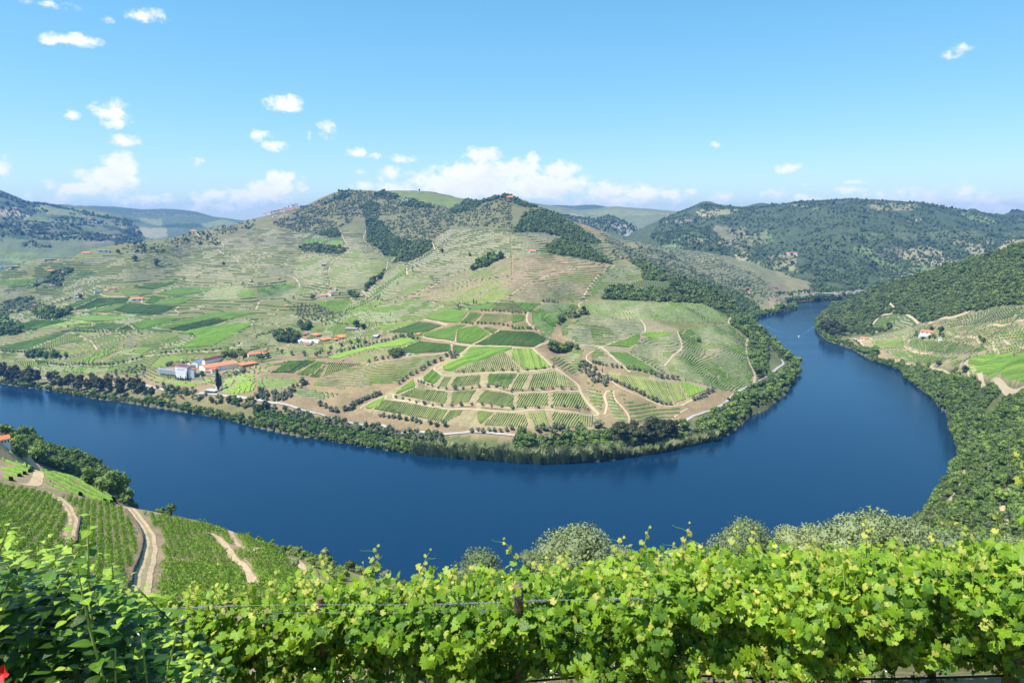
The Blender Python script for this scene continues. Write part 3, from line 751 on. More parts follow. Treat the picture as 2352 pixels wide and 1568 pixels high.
_R = [
 (7,[(190,325),(330,460),(500,580),(600,660),(640,750),(740,880),(800,935)],5.2),
 (6,[(960,880),(1000,850),(1190,765),(1205,800),(1500,840),(1760,885),(1950,885),(2352,918)],3.6),(7,[(0,918),(300,893),(560,915),(800,935)],3.6),
 (6,[(1255,745),(1262,770),(1300,800),(1700,862),(1950,852),(2352,882)],2.4),
 (6,[(1450,610),(1450,650),(1500,700),(1780,722),(2060,702),(2352,742)],3.4),(7,[(0,747),(300,730),(620,722)],3.4),
 (6,[(1530,580),(1500,620),(1560,665),(1700,702),(2050,682),(2352,712)],2.4),
 (6,[(1690,470),(1650,490),(1640,530),(1720,575),(1900,572),(2352,548)],3.4),(7,[(0,552),(250,532),(390,505)],3.4),
 (7,[(210,150),(350,240),(200,325),(0,322)],3.8),(3,[(290,1290),(190,1320),(140,1400),(150,1480),(260,1562)],3.8),
 (6,[(1460,225),(1530,225),(1700,255),(1980,305),(2352,312)],3.8),(6,[(1980,305),(1880,390),(1900,405)],2.8),(6,[(1790,290),(1780,360),(1430,400)],3.4),(6,[(1980,302),(2240,160)],2.4),(6,[(1830,270),(1850,150),(1950,115)],3),
 (6,[(1430,400),(1270,430),(1040,470),(1030,500)],3.2),(6,[(1500,260),(1400,290),(1330,340),(1000,350),(760,440)],2.2),
 (7,[(600,305),(820,320),(1050,520),(1090,545)],4),(7,[(820,320),(1050,240),(1130,200)],2.4),(7,[(1180,70),(1215,110),(1220,180),(1150,200)],3.2),(7,[(1520,170),(1560,320),(1400,490)],3.4),(7,[(1060,370),(1250,480),(1420,590)],2.6),
 (7,[(820,320),(720,370),(685,400),(690,440),(740,470)],2.6),(7,[(1050,265),(1090,250),(1150,285),(1080,325)],2.4),
 (7,[(1990,0),(2010,30),(1990,100)],5),(7,[(2165,240),(2150,330),(2190,480),(2230,560),(2220,650),(2170,690)],5),
 (7,[(850,935),(870,850),(850,770),(870,725),(920,720)],3.8),(7,[(930,720),(950,800),(1060,930),(1080,1020)],2.8),(7,[(1450,1000),(1620,880)],2.6),(7,[(1560,855),(1640,810),(1730,780),(1850,715)],4.5),(7,[(780,545),(860,570),(1000,690),(1380,850),(1560,855)],2.8),
 (3,[(700,1160),(660,1230),(690,1270)],3.4),(3,[(620,1330),(615,1300),(650,1285)],3),(3,[(700,1160),(780,1050),(935,960),(900,938)],2.6),(3,[(0,1210),(130,1120),(300,1050),(640,960)],3),
 (2,[(650,1560),(670,1510),(900,1400),(1400,1240),(1560,1165),(1700,1080),(1820,1030)],4),(2,[(930,1250),(1000,1210),(980,1170),(1070,1150),(1110,1070),(1190,1000)],4.4),(2,[(980,1140),(1070,1070)],3),(2,[(1200,980),(1250,900),(1300,870)],3.4),
 (2,[(1390,1030),(1390,950),(1480,880)],4),(2,[(1560,700),(1620,740),(1640,790),(1680,830)],3.4),(2,[(1640,1110),(1645,1075),(1600,1045),(1380,1112)],2.6),
 (2,[(770,620),(800,690),(838,740),(810,775)],4.2),(2,[(870,800),(750,880),(680,940),(675,980),(640,1005),(560,1010)],4.4),(2,[(400,1145),(390,1100),(345,1055),(280,1040)],5),(2,[(265,920),(290,950),(375,970),(360,1000)],3),
 (2,[(0,1280),(250,1240),(500,1220),(650,1190)],4),(2,[(0,1350),(30,1285)],4),(2,[(870,1240),(905,1290),(870,1320)],3),(2,[(810,1380),(820,1340)],3),(2,[(1010,620),(990,680),(1020,740),(1170,860)],3),
 (2,[(1350,1255),(1600,1280),(1840,1320),(2352,1290)],2.4),(2,[(1540,1445),(1640,1460),(1760,1490)],6),
 (1,[(2000,800),(2050,840),(2150,870),(2200,930)],4),(1,[(1800,640),(1850,690),(2000,720),(2050,760),(1990,800)],3.4),(1,[(1480,980),(1500,1010),(1560,1030)],3.4),(1,[(240,1145),(380,1090),(360,1070),(260,1062)],3),(1,[(520,1310),(640,1280),(760,1240),(880,1200)],2.4),
 (1,[(550,1330),(640,1368),(900,1340),(1180,1275),(1200,1240)],4),(1,[(920,1190),(940,1220),(1200,1237),(1330,1220),(1450,1190),(1640,1100),(1780,1088),(2000,1105),(2352,1130)],3.6),(1,[(1310,1300),(1300,1255),(1350,1225)],3),(1,[(640,1368),(900,1237)],2.4),
 (1,[(700,1392),(1040,1390),(1400,1420),(1620,1390),(1900,1310),(2352,1270)],3),(1,[(1650,1380),(1610,1355),(1650,1320)],3.4),(1,[(1220,1170),(1400,1172),(1450,1195)],2.6),(1,[(580,1140),(600,1090),(730,1005)],2.4),(1,[(370,935),(520,905),(545,885)],3),
 (5,[(270,170),(640,110),(860,95)],4),(5,[(650,180),(780,240),(830,235)],3),(5,[(650,180),(450,270),(270,345)],2.4),(5,[(0,358),(120,372),(250,375),(460,385)],3.4),(5,[(460,480),(800,487),(1000,490),(1200,450),(1310,420)],4.2),(5,[(790,270),(950,222),(1300,180),(1700,90)],2.8),
 (5,[(1330,400),(1450,390),(1900,360),(2180,310),(2210,270)],4.6),(5,[(1950,310),(2000,260),(2150,200),(2320,100)],3.4),(5,[(1060,160),(1180,103),(1240,160)],3),(5,[(920,460),(1160,325)],2.2),(5,[(760,245),(840,265),(890,340)],3.4),(5,[(590,45),(600,60),(780,85)],4),
 (5,[(880,500),(1250,440),(1400,410)],2.4),(5,[(2110,68),(1900,130),(1550,150)],2.2),(5,[(2280,60),(2352,90)],5),
 (8,[(1770,500),(1785,450),(1830,410),(1900,393)],4.5),(8,[(1815,520),(1820,440),(1860,405)],5),(8,[(1840,520),(1900,560),(2060,620),(2352,690)],5),(8,[(1490,490),(1530,520),(1640,550),(1850,590),(2120,650),(2352,690)],3),(8,[(1530,483),(1490,490),(1500,510)],4),
 (8,[(1240,210),(1300,260),(1260,310),(1330,345),(1500,370)],5),(8,[(1640,180),(1980,270),(2352,380)],5),(8,[(1480,90),(1650,50),(1850,-5)],6),(8,[(1860,160),(2050,108),(2352,75)],4),(8,[(780,235),(850,270),(880,320),(940,350)],6),(8,[(920,230),(970,260),(880,275)],4),(8,[(1210,465),(1300,475),(1370,485)],3),
 (8,[(2000,240),(2352,330)],2.6),(4,[(950,1500),(1010,1430),(1060,1400),(1140,1385),(1155,1340),(1110,1290)],5),(4,[(1270,1400),(1340,1440),(1385,1480)],5),(4,[(950,1500),(1000,1560)],4),
 ('K',[(500,170),(470,260),(380,340),(380,440),(370,540),(300,630),(230,740),(170,850),(160,920)],4.5),('K',[(1140,620),(1010,720),(950,820),(950,940),(985,1060),(985,1180),(930,1280)],5),
 ('C',[(1000,545),(1180,530),(1500,480),(1780,430),(1980,400)],5),('C',[(930,895),(1180,900),(1260,780),(1200,740)],4),
]
for k, p, w in _R: road(k, p, w)
# the grass-strip track through the near vines and the lesser tracks beside it
near_roads = [('B',[(205,178),(340,250),(450,400),(500,520),(500,620),(465,780),(430,900),(400,1085)],3.0),('B',[(1060,440),(1180,500),(1260,600),(1320,700),(1420,780),(1500,900),(1530,980)],2.1),
  ('B',[(1075,345),(1180,372),(1300,450),(1600,600)],1.6),('B',[(1860,690),(1990,760),(2080,880),(2200,960),(2300,1005)],2.3),('A',[(265,458),(350,505),(405,570),(425,620),(405,700),(395,760)],2.4),('A',[(185,305),(240,340),(220,380),(135,418)],4)]
NEAR_C = [road(k, p, w, plain('sandy_track', (.50, .36, .21), .95, .3, .9), .12, 'vineyard_track', 40, 1.5) for k, p, w in near_roads]
M_VERGE = plain('track_grass_strip', (.30, .25, .13), .95, .3, 1.2)
for i, wv in ((0, .75), (4, .6)):
    if NEAR_C[i] is not None:
        V, q = ribbon_geo(NEAR_C[i], wv, .16, 3, .5); tag(obj('track_grass_strip', npmesh('track_grass_strip', V, q, M_VERGE)), kind='structure')
# railway: pale ballast, two rails, low parapet blocks
Cr = smooth_path([at_z(u, v, 9)[:2] for u, v in RAIL], 5)
def rib(name, C, w, lift, mat, off=0.0, parent=None, thick=0):
    V, q = ribbon_geo(C, w, lift, 3, 0, off)
    o = obj(name, npmesh(name, V, q, mat), parent); return o
rl = rib('railway_bed', Cr, 3.6, 1.1, M_BALLAST); tag(rl, kind='structure')
for off in (-.72, .72):
    rib('rail', Cr, .3, 1.3, M_RAIL, off, rl)

# retaining wall at the dark side of the main track, and terrace walls on the near spur
def wall_along(C, side, off, h, mat, name='stone_wall', label=None, parent=None, thick=.5, drop=.6):
    n = normals(C); a = C + n * (side * off); b = C + n * (side * (off + thick))
    za = zat(a[:, 0], a[:, 1]); hh = h * (1 + .25 * fbm(C[:, 0] / 3, C[:, 1] / 3, 2, 8))
    V = np.stack([np.c_[a, za - drop], np.c_[a, za + hh], np.c_[b, za + hh], np.c_[b, za - drop]], 1).reshape(-1, 3)
    o = obj(name, npmesh(name, V, grid_quads(len(C), 4), mat), parent)
    if label: tag(o, label, 'wall')
    return o
if NEAR_C[0] is not None:
    C0 = NEAR_C[0]; i0 = int(len(C0) * .30)
    wall_along(C0[i0:], -1, 1.7, 1.15, M_WALLDK, label='dark dry stone retaining wall along the left edge of the widest near track')
if NEAR_C[4] is not None:
    C0 = NEAR_C[4]; wall_along(C0[len(C0) // 2:], 1, 1.4, 1.1, M_WALLDK, label='short dark stone wall beside the leftmost near track')

# ---------------------------------------------------------------- vineyard plots
M_V = {'m': foliage('vine_rows_green', (.145, .245, .04), .42, .03, .5, rough=.8), 'b': foliage('vine_rows_bright', (.185, .315, .04), .38, .03, .5, rough=.8),
       'd': foliage('vine_rows_dark', (.11, .19, .038), .42, .04, .6, rough=.8), 'f': foliage('vine_rows_far', (.055, .105, .026), .3, .03, .4, rough=.8)}
M_BANK = plain('terrace_bank', (.30, .265, .175), .95, .3, .12)
M_BANKD = plain('terrace_bank_brown', (.28, .21, .14), .95, .3, .12)
def row_geo(C, w, h):
    """one hedge of trained vines along the path C"""
    n = normals(C); k = len(C)
    j = lambda s, a: 1 + a * 2 * fbm(C[:, 0] / 2.3 + s, C[:, 1] / 2.3, 2, 31)
    prof = [(-.5, 0), (-.46, .7), (0, 1), (.46, .7), (.5, 0)]
    V = []
    for m, (a, b) in enumerate(prof):
        p = C + n * (a * w * j(m * 3.1, .35))[:, None]
        V.append(np.c_[p, zat(p[:, 0], p[:, 1]) + b * h * j(9, .3) - (.25 if b == 0 else 0)])
    return np.stack(V, 1).reshape(-1, 3), grid_quads(k, 5)
def merge(parts):
    V = []; Q = []; n = 0
    for v, q in parts:
        V.append(v); Q.append(q + n); n += len(v)
    return np.concatenate(V), np.concatenate(Q)
def dense_poly(k, pts, **kw):
    q = []
    m = len(pts)
    for i in range(m):
        a, b = pts[i], pts[(i + 1) % m]; s = max(1, int(math.hypot(b[0] - a[0], b[1] - a[1]) / 60))
        q += [(a[0] + (b[0] - a[0]) * j / s, a[1] + (b[1] - a[1]) * j / s) for j in range(s)]
    h = hp(k, q, **kw)
    return h[:, :2]
def straight_rows(poly, d, sp, step=4.0, inset=1.0):
    d = np.array(d, float); d /= np.hypot(*d) + 1e-9; nn = np.array([-d[1], d[0]])
    t = poly @ d; n = poly @ nn; rows = []
    for k in np.arange(n.min() + sp * .5, n.max(), sp):
        xs = []
        for i in range(len(poly)):
            a, b = n[i], n[(i + 1) % len(poly)]
            if (a > k) != (b > k):
                f = (k - a) / (b - a); xs.append(t[i] + f * (t[(i + 1) % len(poly)] - t[i]))
        xs.sort()
        for a, b in zip(xs[::2], xs[1::2]):
            a += inset; b -= inset
            if b - a < 4: continue
            m = max(2, int((b - a) / step) + 1)
            tt = np.linspace(a, b, m)
            rows.append(tt[:, None] * d + k * nn)
    return rows
def contour_segs(poly, dz, cell, phase=0.0, gap=.62):
    lo = poly.min(0); hi = poly.max(0)
    xs = np.arange(lo[0], hi[0] + cell, cell); ys = np.arange(lo[1], hi[1] + cell, cell)
    X, Y = np.meshgrid(xs, ys, indexing='ij'); Zg = zat(X, Y)
    for _ in range(2):
        P = np.pad(Zg, 1, 'edge'); Zg = (P[:-2, 1:-1] + P[2:, 1:-1] + P[1:-1, :-2] + P[1:-1, 2:] + 2 * Zg) / 6
    f = Zg / dz + phase
    ins = pin(poly, X, Y)
    out = []
    for tri in (((0, 0), (1, 0), (1, 1)), ((0, 0), (1, 1), (0, 1))):
        g = lambda A, o: A[o[0]:A.shape[0] - 1 + o[0], o[1]:A.shape[1] - 1 + o[1]].ravel()
        fs = np.stack([g(f, o) for o in tri]); px = np.stack([g(X, o) for o in tri]); py = np.stack([g(Y, o) for o in tri])
        ok = g(ins, tri[0]) & g(ins, tri[1]) & g(ins, tri[2])
        L = np.ceil(fs.min(0)); ok &= (L < fs.max(0))
        fs, px, py, L = fs[:, ok], px[:, ok], py[:, ok], L[ok]
        if L.size == 0: continue
        pts = []; val = []
        for a, b in ((0, 1), (1, 2), (2, 0)):
            den = fs[b] - fs[a]; t = (L - fs[a]) / np.where(np.abs(den) < 1e-9, 1e-9, den)
            v = (t >= 0) & (t < 1) & (np.abs(den) > 1e-9)
            pts.append(np.stack([px[a] + (px[b] - px[a]) * t, py[a] + (py[b] - py[a]) * t], 1)); val.append(v)
        val = np.stack(val); two = val.sum(0) == 2
        A = np.where(val[0][:, None], pts[0], pts[1]); B = np.where(val[2][:, None], pts[2], pts[1])
        out.append(np.stack([A[two], B[two]], 1))
    if not out: return np.zeros((0, 2, 2))
    s = np.concatenate(out)
    c = s.mean(1)
    keep = fbm(c[:, 0] / 24, c[:, 1] / 24, 3, 51) < gap
    return s[keep]
def seg_geo(s, w, h, wob=.3):
    d = s[:, 1] - s[:, 0]; L = np.hypot(d[:, 0], d[:, 1]) + 1e-6; n = np.stack([-d[:, 1], d[:, 0]], 1) / L[:, None]
    d = d / L[:, None] * .3
    V = []
    for e, sg in ((0, -1), (1, 1)):
        p = s[:, e] + d * sg
        hh = h * (1 + wob * 2 * fbm(p[:, 0] / 3.5, p[:, 1] / 3.5, 2, 61))
        for a, b in ((-.5, -.3), (-.4, 1), (.4, 1), (.5, -.3)):
            q = p + n * a * w
            V.append(np.c_[q, zat(q[:, 0], q[:, 1]) + (hh if b > 0 else -.3)])
    V = np.stack(V, 1).reshape(-1, 3); m = np.arange(len(s))[:, None] * 8
    Q = np.concatenate([m + np.array([[i, i + 1, i + 5, i + 4]]) for i in range(3)])
    return V, Q
def bank_geo(s, off, h):
    """low terrace bank on the downhill side of a row"""
    c = s.mean(1); e = 2.0
    gx = (zat(c[:, 0] + e, c[:, 1]) - zat(c[:, 0] - e, c[:, 1])); gy = (zat(c[:, 0], c[:, 1] + e) - zat(c[:, 0], c[:, 1] - e))
    d = s[:, 1] - s[:, 0]; L = np.hypot(d[:, 0], d[:, 1]) + 1e-6; n = np.stack([-d[:, 1], d[:, 0]], 1) / L[:, None]
    sg = np.sign(-(gx * n[:, 0] + gy * n[:, 1]))[:, None]; n = n * sg
    V = []
    for e2 in (0, 1):
        p = s[:, e2]; hh = h * (1 + .5 * fbm(p[:, 0] / 6, p[:, 1] / 6, 2, 71))
        a = p + n * off; b = p + n * (off + h * 1.1)
        za = zat(a[:, 0], a[:, 1])
        V += [np.c_[a, za + hh], np.c_[b, zat(b[:, 0], b[:, 1]) + .05]]
    V = np.stack(V, 1).reshape(-1, 3); m = np.arange(len(s))[:, None] * 4
    return V, m + np.array([[0, 1, 3, 2]])
PLOTS = []
def plot(kind, k, pts, label, mat='m', d=None, sp=2.3, w=.9, h=1.5, dz=2.3, cell=5.0, soil=None, own=False, bank=True, gap=.62, group=None):
    """kind S: straight hedges, each a part when own; C: hedges along the contour with terrace banks"""
    poly = dense_poly(k, pts)
    if len(poly) < 3: return
    PLOTS.append(poly)
    z0 = float(zat(*poly.mean(0)))
    if kind == 'S':
        if w < 1.3: sp = max(sp, 3.0); w = 1.25 if w > .85 else 1.0
        a = hp(k, [d[0]]); b = hp(k, [d[1]])
        if len(a) == 0 or len(b) == 0: return
        rows = straight_rows(poly, b[0, :2] - a[0, :2], sp)
        if not rows: return
        geos = [row_geo(C, w, h) for C in rows]
        root = empty('vineyard_plot', (*poly.mean(0), z0))
        off = np.array([*poly.mean(0), z0])
        if own:
            for V, q in geos: obj('vine_row', npmesh('vine_row', V - off, q, M_V[mat], False), root)
        else:
            V, q = merge(geos); tag(obj('vine_rows', npmesh('vine_rows', V - off, q, M_V[mat], False), root), kind='stuff')
    else:
        w *= 1.35
        if cell >= 6 or mat == 'f': dz *= 1.3; w *= 1.55
        s = contour_segs(poly, dz, cell, gap=gap)
        if len(s) == 0: return
        root = empty('vineyard_plot', (*poly.mean(0), z0)); off = np.array([*poly.mean(0), z0])
        V, q = seg_geo(s, w, h)
        tag(obj('vine_rows', npmesh('vine_rows', V - off, q, M_V[mat]), root), kind='stuff')
        if bank:
            s2 = s[fbm(s[:, 0, 0] / 40, s[:, 0, 1] / 40, 2, 81) < .10]
            if len(s2):
                V, q = bank_geo(s2, w * .5 + .3, 1.3 * cell / 5)
                tag(obj('terrace_bank', npmesh('terrace_bank', V - off, q, M_BANKD if bank == 'd' else M_BANK), root), kind='stuff')
    tag(root, label, 'vineyard', group)
    return root

def filler(k, pts, label, mat='f', dz=2.8, cell=7.0, w=1.7, h=1.5, gap=.3):
    if cell >= 7: dz *= 1.4; w *= 1.9
    poly = dense_poly(k, pts); s = contour_segs(poly, dz, cell, gap=gap)
    if len(s) == 0: return
    c = s.mean(1); bad = np.zeros(len(c), bool)
    for p in PLOTS:
        lo = p.min(0); hi = p.max(0); m = (c[:, 0] > lo[0]) & (c[:, 0] < hi[0]) & (c[:, 1] > lo[1]) & (c[:, 1] < hi[1])
        if m.any(): bad[m] |= pin(p, c[m, 0], c[m, 1])
    s = s[~bad]; V, q = seg_geo(s, w, h)
    o = obj('vine_rows', npmesh('vine_rows', V, q, M_V[mat])); tag(o, label, 'vineyard', None, 'stuff')
    V, q = bank_geo(s[fbm(s[:, 0, 0] / 40, s[:, 0, 1] / 40, 2, 81) < -.12], w * .5 + .3, 1.3 * cell / 5)
    if len(q): tag(obj('terrace_bank', npmesh('terrace_bank', V, q, M_BANK)), 'pale terrace banks between the outlying vine rows', 'terraces', None, 'stuff')
_n = 'in the tiered fan of plots at the tip of the river bend'
S_ = lambda k, p, l, d, **kw: plot('S', k, p, l, d=d, **kw)
C_ = lambda k, p, l, **kw: plot('C', k, p, l, **kw)
# --- tiers of straight-row plots (bottom tier first); these show each hedge, so each is a part
S_(6,[(1190,797),(1760,895),(1690,1005),(1070,890)],'long lowest-tier plot of slanting green vine rows above the olive row by the railway',[(1690,1005),(1755,900)],own=True)
S_(6,[(1003,868),(1178,768),(1186,795),(1060,890),(1012,885)],'narrow bright green strip of vines at the left end of the lowest tier',[(1005,870),(1180,768)],mat='b',w=1.5,own=True)
S_(6,[(1705,1003),(1785,897),(1900,895),(1905,925),(1760,998)],'small wedge of vine rows between the long lowest plot and the gully olives',[(1705,1003),(1785,897)],own=True)
S_(6,[(2030,897),(2185,920),(2062,1030),(2032,990)],'triangular green vine plot just right of the gully olives in the lowest tier',[(2062,1030),(2185,920)],mat='b',own=True)
S_(6,[(2200,922),(2352,926),(2470,932),(2510,1058),(2352,1050),(2080,1042)],'pale striped vine plot beside the triangular one in the lowest tier',[(2200,1045),(2270,925)],own=True,w=.7)
S_(7,[(145,925),(300,905),(350,1058),(212,1062)],'dark green trapezoid of vines between two dirt strips in the lowest tier',[(280,1060),(230,915)],mat='m',w=1.2,own=True)
S_(7,[(358,912),(620,935),(612,1062),(385,1058)],'vine rows leaning right near the right end of the lowest tier',[(450,1060),(530,925)],own=True)
S_(7,[(628,937),(742,942),(742,1048),(618,1058)],'sparse upright vine rows at the right end of the lowest tier',[(680,1055),(690,940)],own=True,w=.6)
S_(6,[(1282,748),(1305,715),(1448,612),(1468,680),(1295,748)],'bright green leaf-shaped vine plot at the left end of the second tier',[(1290,745),(1455,640)],mat='b',w=1.5,own=True)
S_(6,[(1315,763),(1472,686),(1763,732),(1748,843)],'long second-tier vine plot right of the bright leaf-shaped one',[(1640,820),(1700,722)],own=True)
S_(6,[(1798,725),(2022,712),(1948,828),(1788,845)],'square second-tier vine plot left of the diagonal olive strip',[(1860,838),(1940,716)],own=True)
S_(6,[(2100,712),(2352,752),(2372,760),(2352,873),(2012,828)],'dark green second-tier vine plot right of the diagonal olive strip',[(2130,840),(2230,730)],mat='m',w=1.2,own=True)
S_(7,[(62,752),(328,742),(332,858),(34,880)],'second-tier vine plot between the dark green one and a white strip',[(160,870),(230,746)],own=True)
S_(7,[(372,737),(620,742),(702,883),(372,858)],'second-tier vine plot ending at the pale road',[(500,870),(570,741)],mat='m',w=1.1,own=True)
S_(6,[(1538,598),(1620,522),(1698,590),(1632,658),(1545,628)],'rounded bright vine plot inside the bend at the left end of the third tier',[(1560,640),(1650,550)],mat='b',w=1.4,own=True)
S_(6,[(1722,592),(1798,592),(1750,688),(1678,680)],'narrow third-tier block of five dark vine rows',[(1715,685),(1765,592)],sp=2.6,own=True)
S_(6,[(1828,592),(2060,572),(2060,664),(1790,688)],'third-tier vine plot left of the two planted paths',[(1920,675),(1990,578)],own=True)
S_(6,[(2130,562),(2352,558),(2400,562),(2310,698),(2130,665)],'dark third-tier vine plot right of the two planted paths',[(2200,680),(2260,560)],mat='m',w=1.3,own=True)
S_(7,[(62,567),(158,567),(78,713),(-30,718)],'striped third-tier vine plot between the dark one and a pale strip',[(30,715),(110,567)],own=True)
S_(7,[(192,570),(400,532),(428,690),(132,708)],'third-tier vine plot below the pale road junction',[(290,698),(340,545)],own=True)
S_(7,[(407,542),(558,640),(597,690),(437,690)],'triangular third-tier vine plot against the pale road',[(500,690),(480,590)],own=True,w=.7)
S_(6,[(1785,550),(2280,367),(2352,442),(2440,530),(1900,556)],'fan of pale upright vine rows in the fourth tier',[(2060,550),(2110,430)],own=True,w=.8)
S_(6,[(1712,490),(1900,402),(2352,330),(2290,360),(1780,540),(1722,530)],'curved bright green band of vines above the fan of rows',[(1800,500),(2200,360)],mat='b',w=1.6,own=True)
S_(7,[(0,327),(180,332),(330,470),(368,508),(115,533),(0,425)],'large bright green fourth-tier vine plot beside the pale road',[(160,520),(110,335)],mat='b',w=1.5,own=True)
S_(6,[(1325,340),(1500,262),(1788,292),(1788,358),(1350,384)],'deep green vine plot right of the white huts and pines',[(1350,380),(1560,270)],mat='m',w=1.5)
S_(6,[(1802,297),(1943,312),(1880,374),(1802,355)],'small square vine plot beside the short pale track',[(1810,355),(1900,305)],mat='m',w=1.4)
S_(6,[(1905,398),(1965,317),(2352,317),(2352,328)],'long bright wedge of vines above the curved band',[(1920,390),(2300,322)],mat='b',w=1.5)
S_(6,[(2000,300),(2250,162),(2352,168),(2545,175),(2680,240),(2552,320),(2352,310)],'wide green vine plot with fine rows ending at the road bend',[(2200,305),(2330,180)],mat='m',w=1.3)
S_(6,[(1852,152),(2030,117),(2160,203),(1972,293),(1842,270)],'rounded green vine plot enclosed by pale tracks',[(1900,280),(2060,140)],mat='b',w=1.4)
S_(6,[(2040,122),(2240,155),(2172,198)],'little triangle of yellowish vine rows above the rounded plot',[(2120,180),(2160,140)])
S_(6,[(1543,190),(1860,112),(1948,117),(1850,152),(1828,268),(1540,222)],'green vine plot with a bright upper edge beside the orange-roofed hut',[(1600,230),(1800,130)],mat='m',w=1.3)
S_(6,[(1215,185),(1510,82),(1708,120),(1560,180),(1420,188)],'dark green oval of dense vines left of the orange-roofed hut',[(1300,185),(1560,95)],mat='d',w=1.6)
S_(2,[(1560,1430),(1820,1350),(1955,1372),(1850,1478),(1620,1450)],'dense green vine plot below the three cypresses',[(1640,1450),(1880,1360)],mat='m',w=1.5)
S_(2,[(1872,1478),(1972,1372),(2080,1386),(1990,1478)],'small striped vine plot between two dirt lines in the sixth tier',[(1920,1478),(2020,1376)],sp=2.8)
S_(2,[(2030,1475),(2100,1387),(2352,1397),(2352,1450),(2210,1496)],'pale striped vine plot under the upper olive row',[(2140,1485),(2200,1390)],w=.8)
S_(2,[(1885,1338),(2220,1282),(2140,1356)],'green vine wedge directly right of the three cypresses',[(1950,1345),(2200,1285)],mat='m',w=1.4)
S_(2,[(2152,1358),(2232,1287),(2352,1290),(2450,1290),(2580,1378),(2352,1372)],'yellow striped vine plot at the top of the fan',[(2250,1366),(2300,1290)],w=.8)
S_(3,[(20,1288),(270,1292),(140,1378),(120,1378)],'dark green triangle of vines at the top bend of the pale road',[(100,1360),(180,1290)],mat='m',w=1.4)
S_(3,[(0,1392),(118,1402),(122,1450),(0,1480)],'small green vine plot left of the S bend of the pale road',[(20,1470),(70,1400)],mat='b',w=1.3)
S_(3,[(0,1500),(128,1462),(190,1538),(0,1538)],'little striped vine plot over the lower olive row at the S bend',[(60,1535),(70,1480)])
S_(7,[(845,560),(1400,637),(1478,840),(1380,830)],'long slanting vine plot above the diagonal row of round olives',[(1220,770),(1130,605)],own=True)
S_(7,[(1412,642),(1523,652),(1603,800),(1492,840)],'narrow striped vine block between two pale strips left of the bright triangle',[(1540,820),(1465,648)],own=True)
S_(7,[(1534,647),(1600,642),(1808,712),(1620,783)],'bright green triangle of vines at the right corner of the slanting plots',[(1640,780),(1600,650)],mat='b',w=1.8,own=True)
S_(7,[(885,362),(1060,372),(1400,578),(1080,508)],'dense green vine triangle between the pale road and a track',[(1300,560),(960,372)],mat='m',w=1.7)
S_(7,[(860,305),(1060,242),(1130,202),(1180,183),(1160,285),(1080,322)],'mixed green vine strip around the hairpin with the little hut',[(900,300),(1120,220)],mat='m',w=1.5)
S_(7,[(1180,205),(1215,184),(1510,177),(1420,215),(1280,232)],'bright patch of dense vines under the curved track',[(1230,220),(1480,185)],mat='b',w=1.7)
# --- contour terraces of the right half
C_(7,[(640,600),(700,640),(830,740),(850,780),(820,925),(800,930),(700,800)],'steep banked vine terraces curving between the pale road and the white track',dz=2.6,w=2.0,cell=4)
C_(7,[(875,722),(925,722),(950,800),(1050,930),(1075,1030),(990,1015),(880,930)],'curving double vine rows below the olive grove, right of the white track',dz=2.4,w=1.8,cell=4)
C_(7,[(950,722),(1340,870),(1615,878),(1440,1000),(1300,1045),(1110,1010),(1070,920)],'fan of long curved vine terraces above the dark eucalyptus trees',dz=3.0,w=2.0,cell=4,bank='d')
C_(7,[(330,420),(480,400),(560,330),(660,340),(640,470),(610,600),(560,570),(400,490)],'small walled vine terraces by the oak clump in the hollow',dz=2.0,w=1.3,cell=4)
C_(7,[(700,390),(770,335),(820,335),(1010,490),(900,495),(740,462)],'vine terraces in the wedge left of the straight pale road',dz=1.6,w=1.3)
C_(7,[(1065,365),(1100,325),(1170,290),(1190,225),(1420,220),(1515,175),(1555,320),(1400,485),(1420,580)],'vine terraces around the dense patch, left of the snaking track',dz=1.6,w=1.2)
C_(7,[(1525,165),(1700,125),(2000,112),(2165,242),(2150,330),(2185,480),(2225,570),(2210,650),(2160,695),(2000,740),(1640,640),(1430,560),(1410,495),(1565,330)],'broad wavy vine terraces filling the right shoulder above the railway',dz=1.6,w=1.15)
C_(7,[(425,140),(700,35),(1170,72),(1210,110),(1215,180),(1060,235),(830,312),(600,300),(460,225)],'bowl of evenly curved vine terraces in the middle of the right block',dz=1.6,w=1.2)
C_(7,[(165,90),(170,10),(600,-10),(400,110),(370,240),(560,300),(300,250),(210,150)],'vine terraces fanning down the hollow right of the S bend',dz=1.6,w=1.2)
C_(3,[(190,1480),(165,1400),(300,1302),(615,1302),(620,1340),(430,1440),(380,1562),(260,1562)],'vine terraces between the S bend road and the line of dark olives',dz=1.5,w=1.2)
C_(3,[(640,1300),(1000,1275),(1240,1285),(1740,1292),(1990,1400),(1980,1485),(1240,1455),(760,1420),(680,1370)],'long flat-topped block of vine terraces just under the wooded ridge',dz=.9,w=1.1)
C_(3,[(-10,1225),(300,1055),(640,965),(920,945),(790,1050),(700,1150),(660,1230),(580,1280),(-10,1266)],'reddish lower half of the big terraced slope under the arcaded white house',dz=2.3,w=1.1,cell=6,bank='d')
C_(3,[(-10,848),(350,845),(900,935),(640,955),(300,1045),(-10,1215)],'reddish upper half of the big terraced slope under the arcaded white house',dz=2.3,w=1.0,cell=6,bank='d')
C_(3,[(945,968),(1080,932),(1200,960),(1240,990),(1180,1078),(900,1168),(820,1230),(720,1240),(710,1165),(790,1055)],'vine terraces tucked between the two wooded ridges',dz=2.3,w=1.1,cell=6)
S_(3,[(1095,1102),(1190,1083),(1430,1102),(1478,1148),(1430,1160),(1150,1140)],'lone pale striped vine plot enclosed by the dark wood',[(1280,1150),(1270,1095)],sp=5,w=1.5,h=1.8,mat='f')
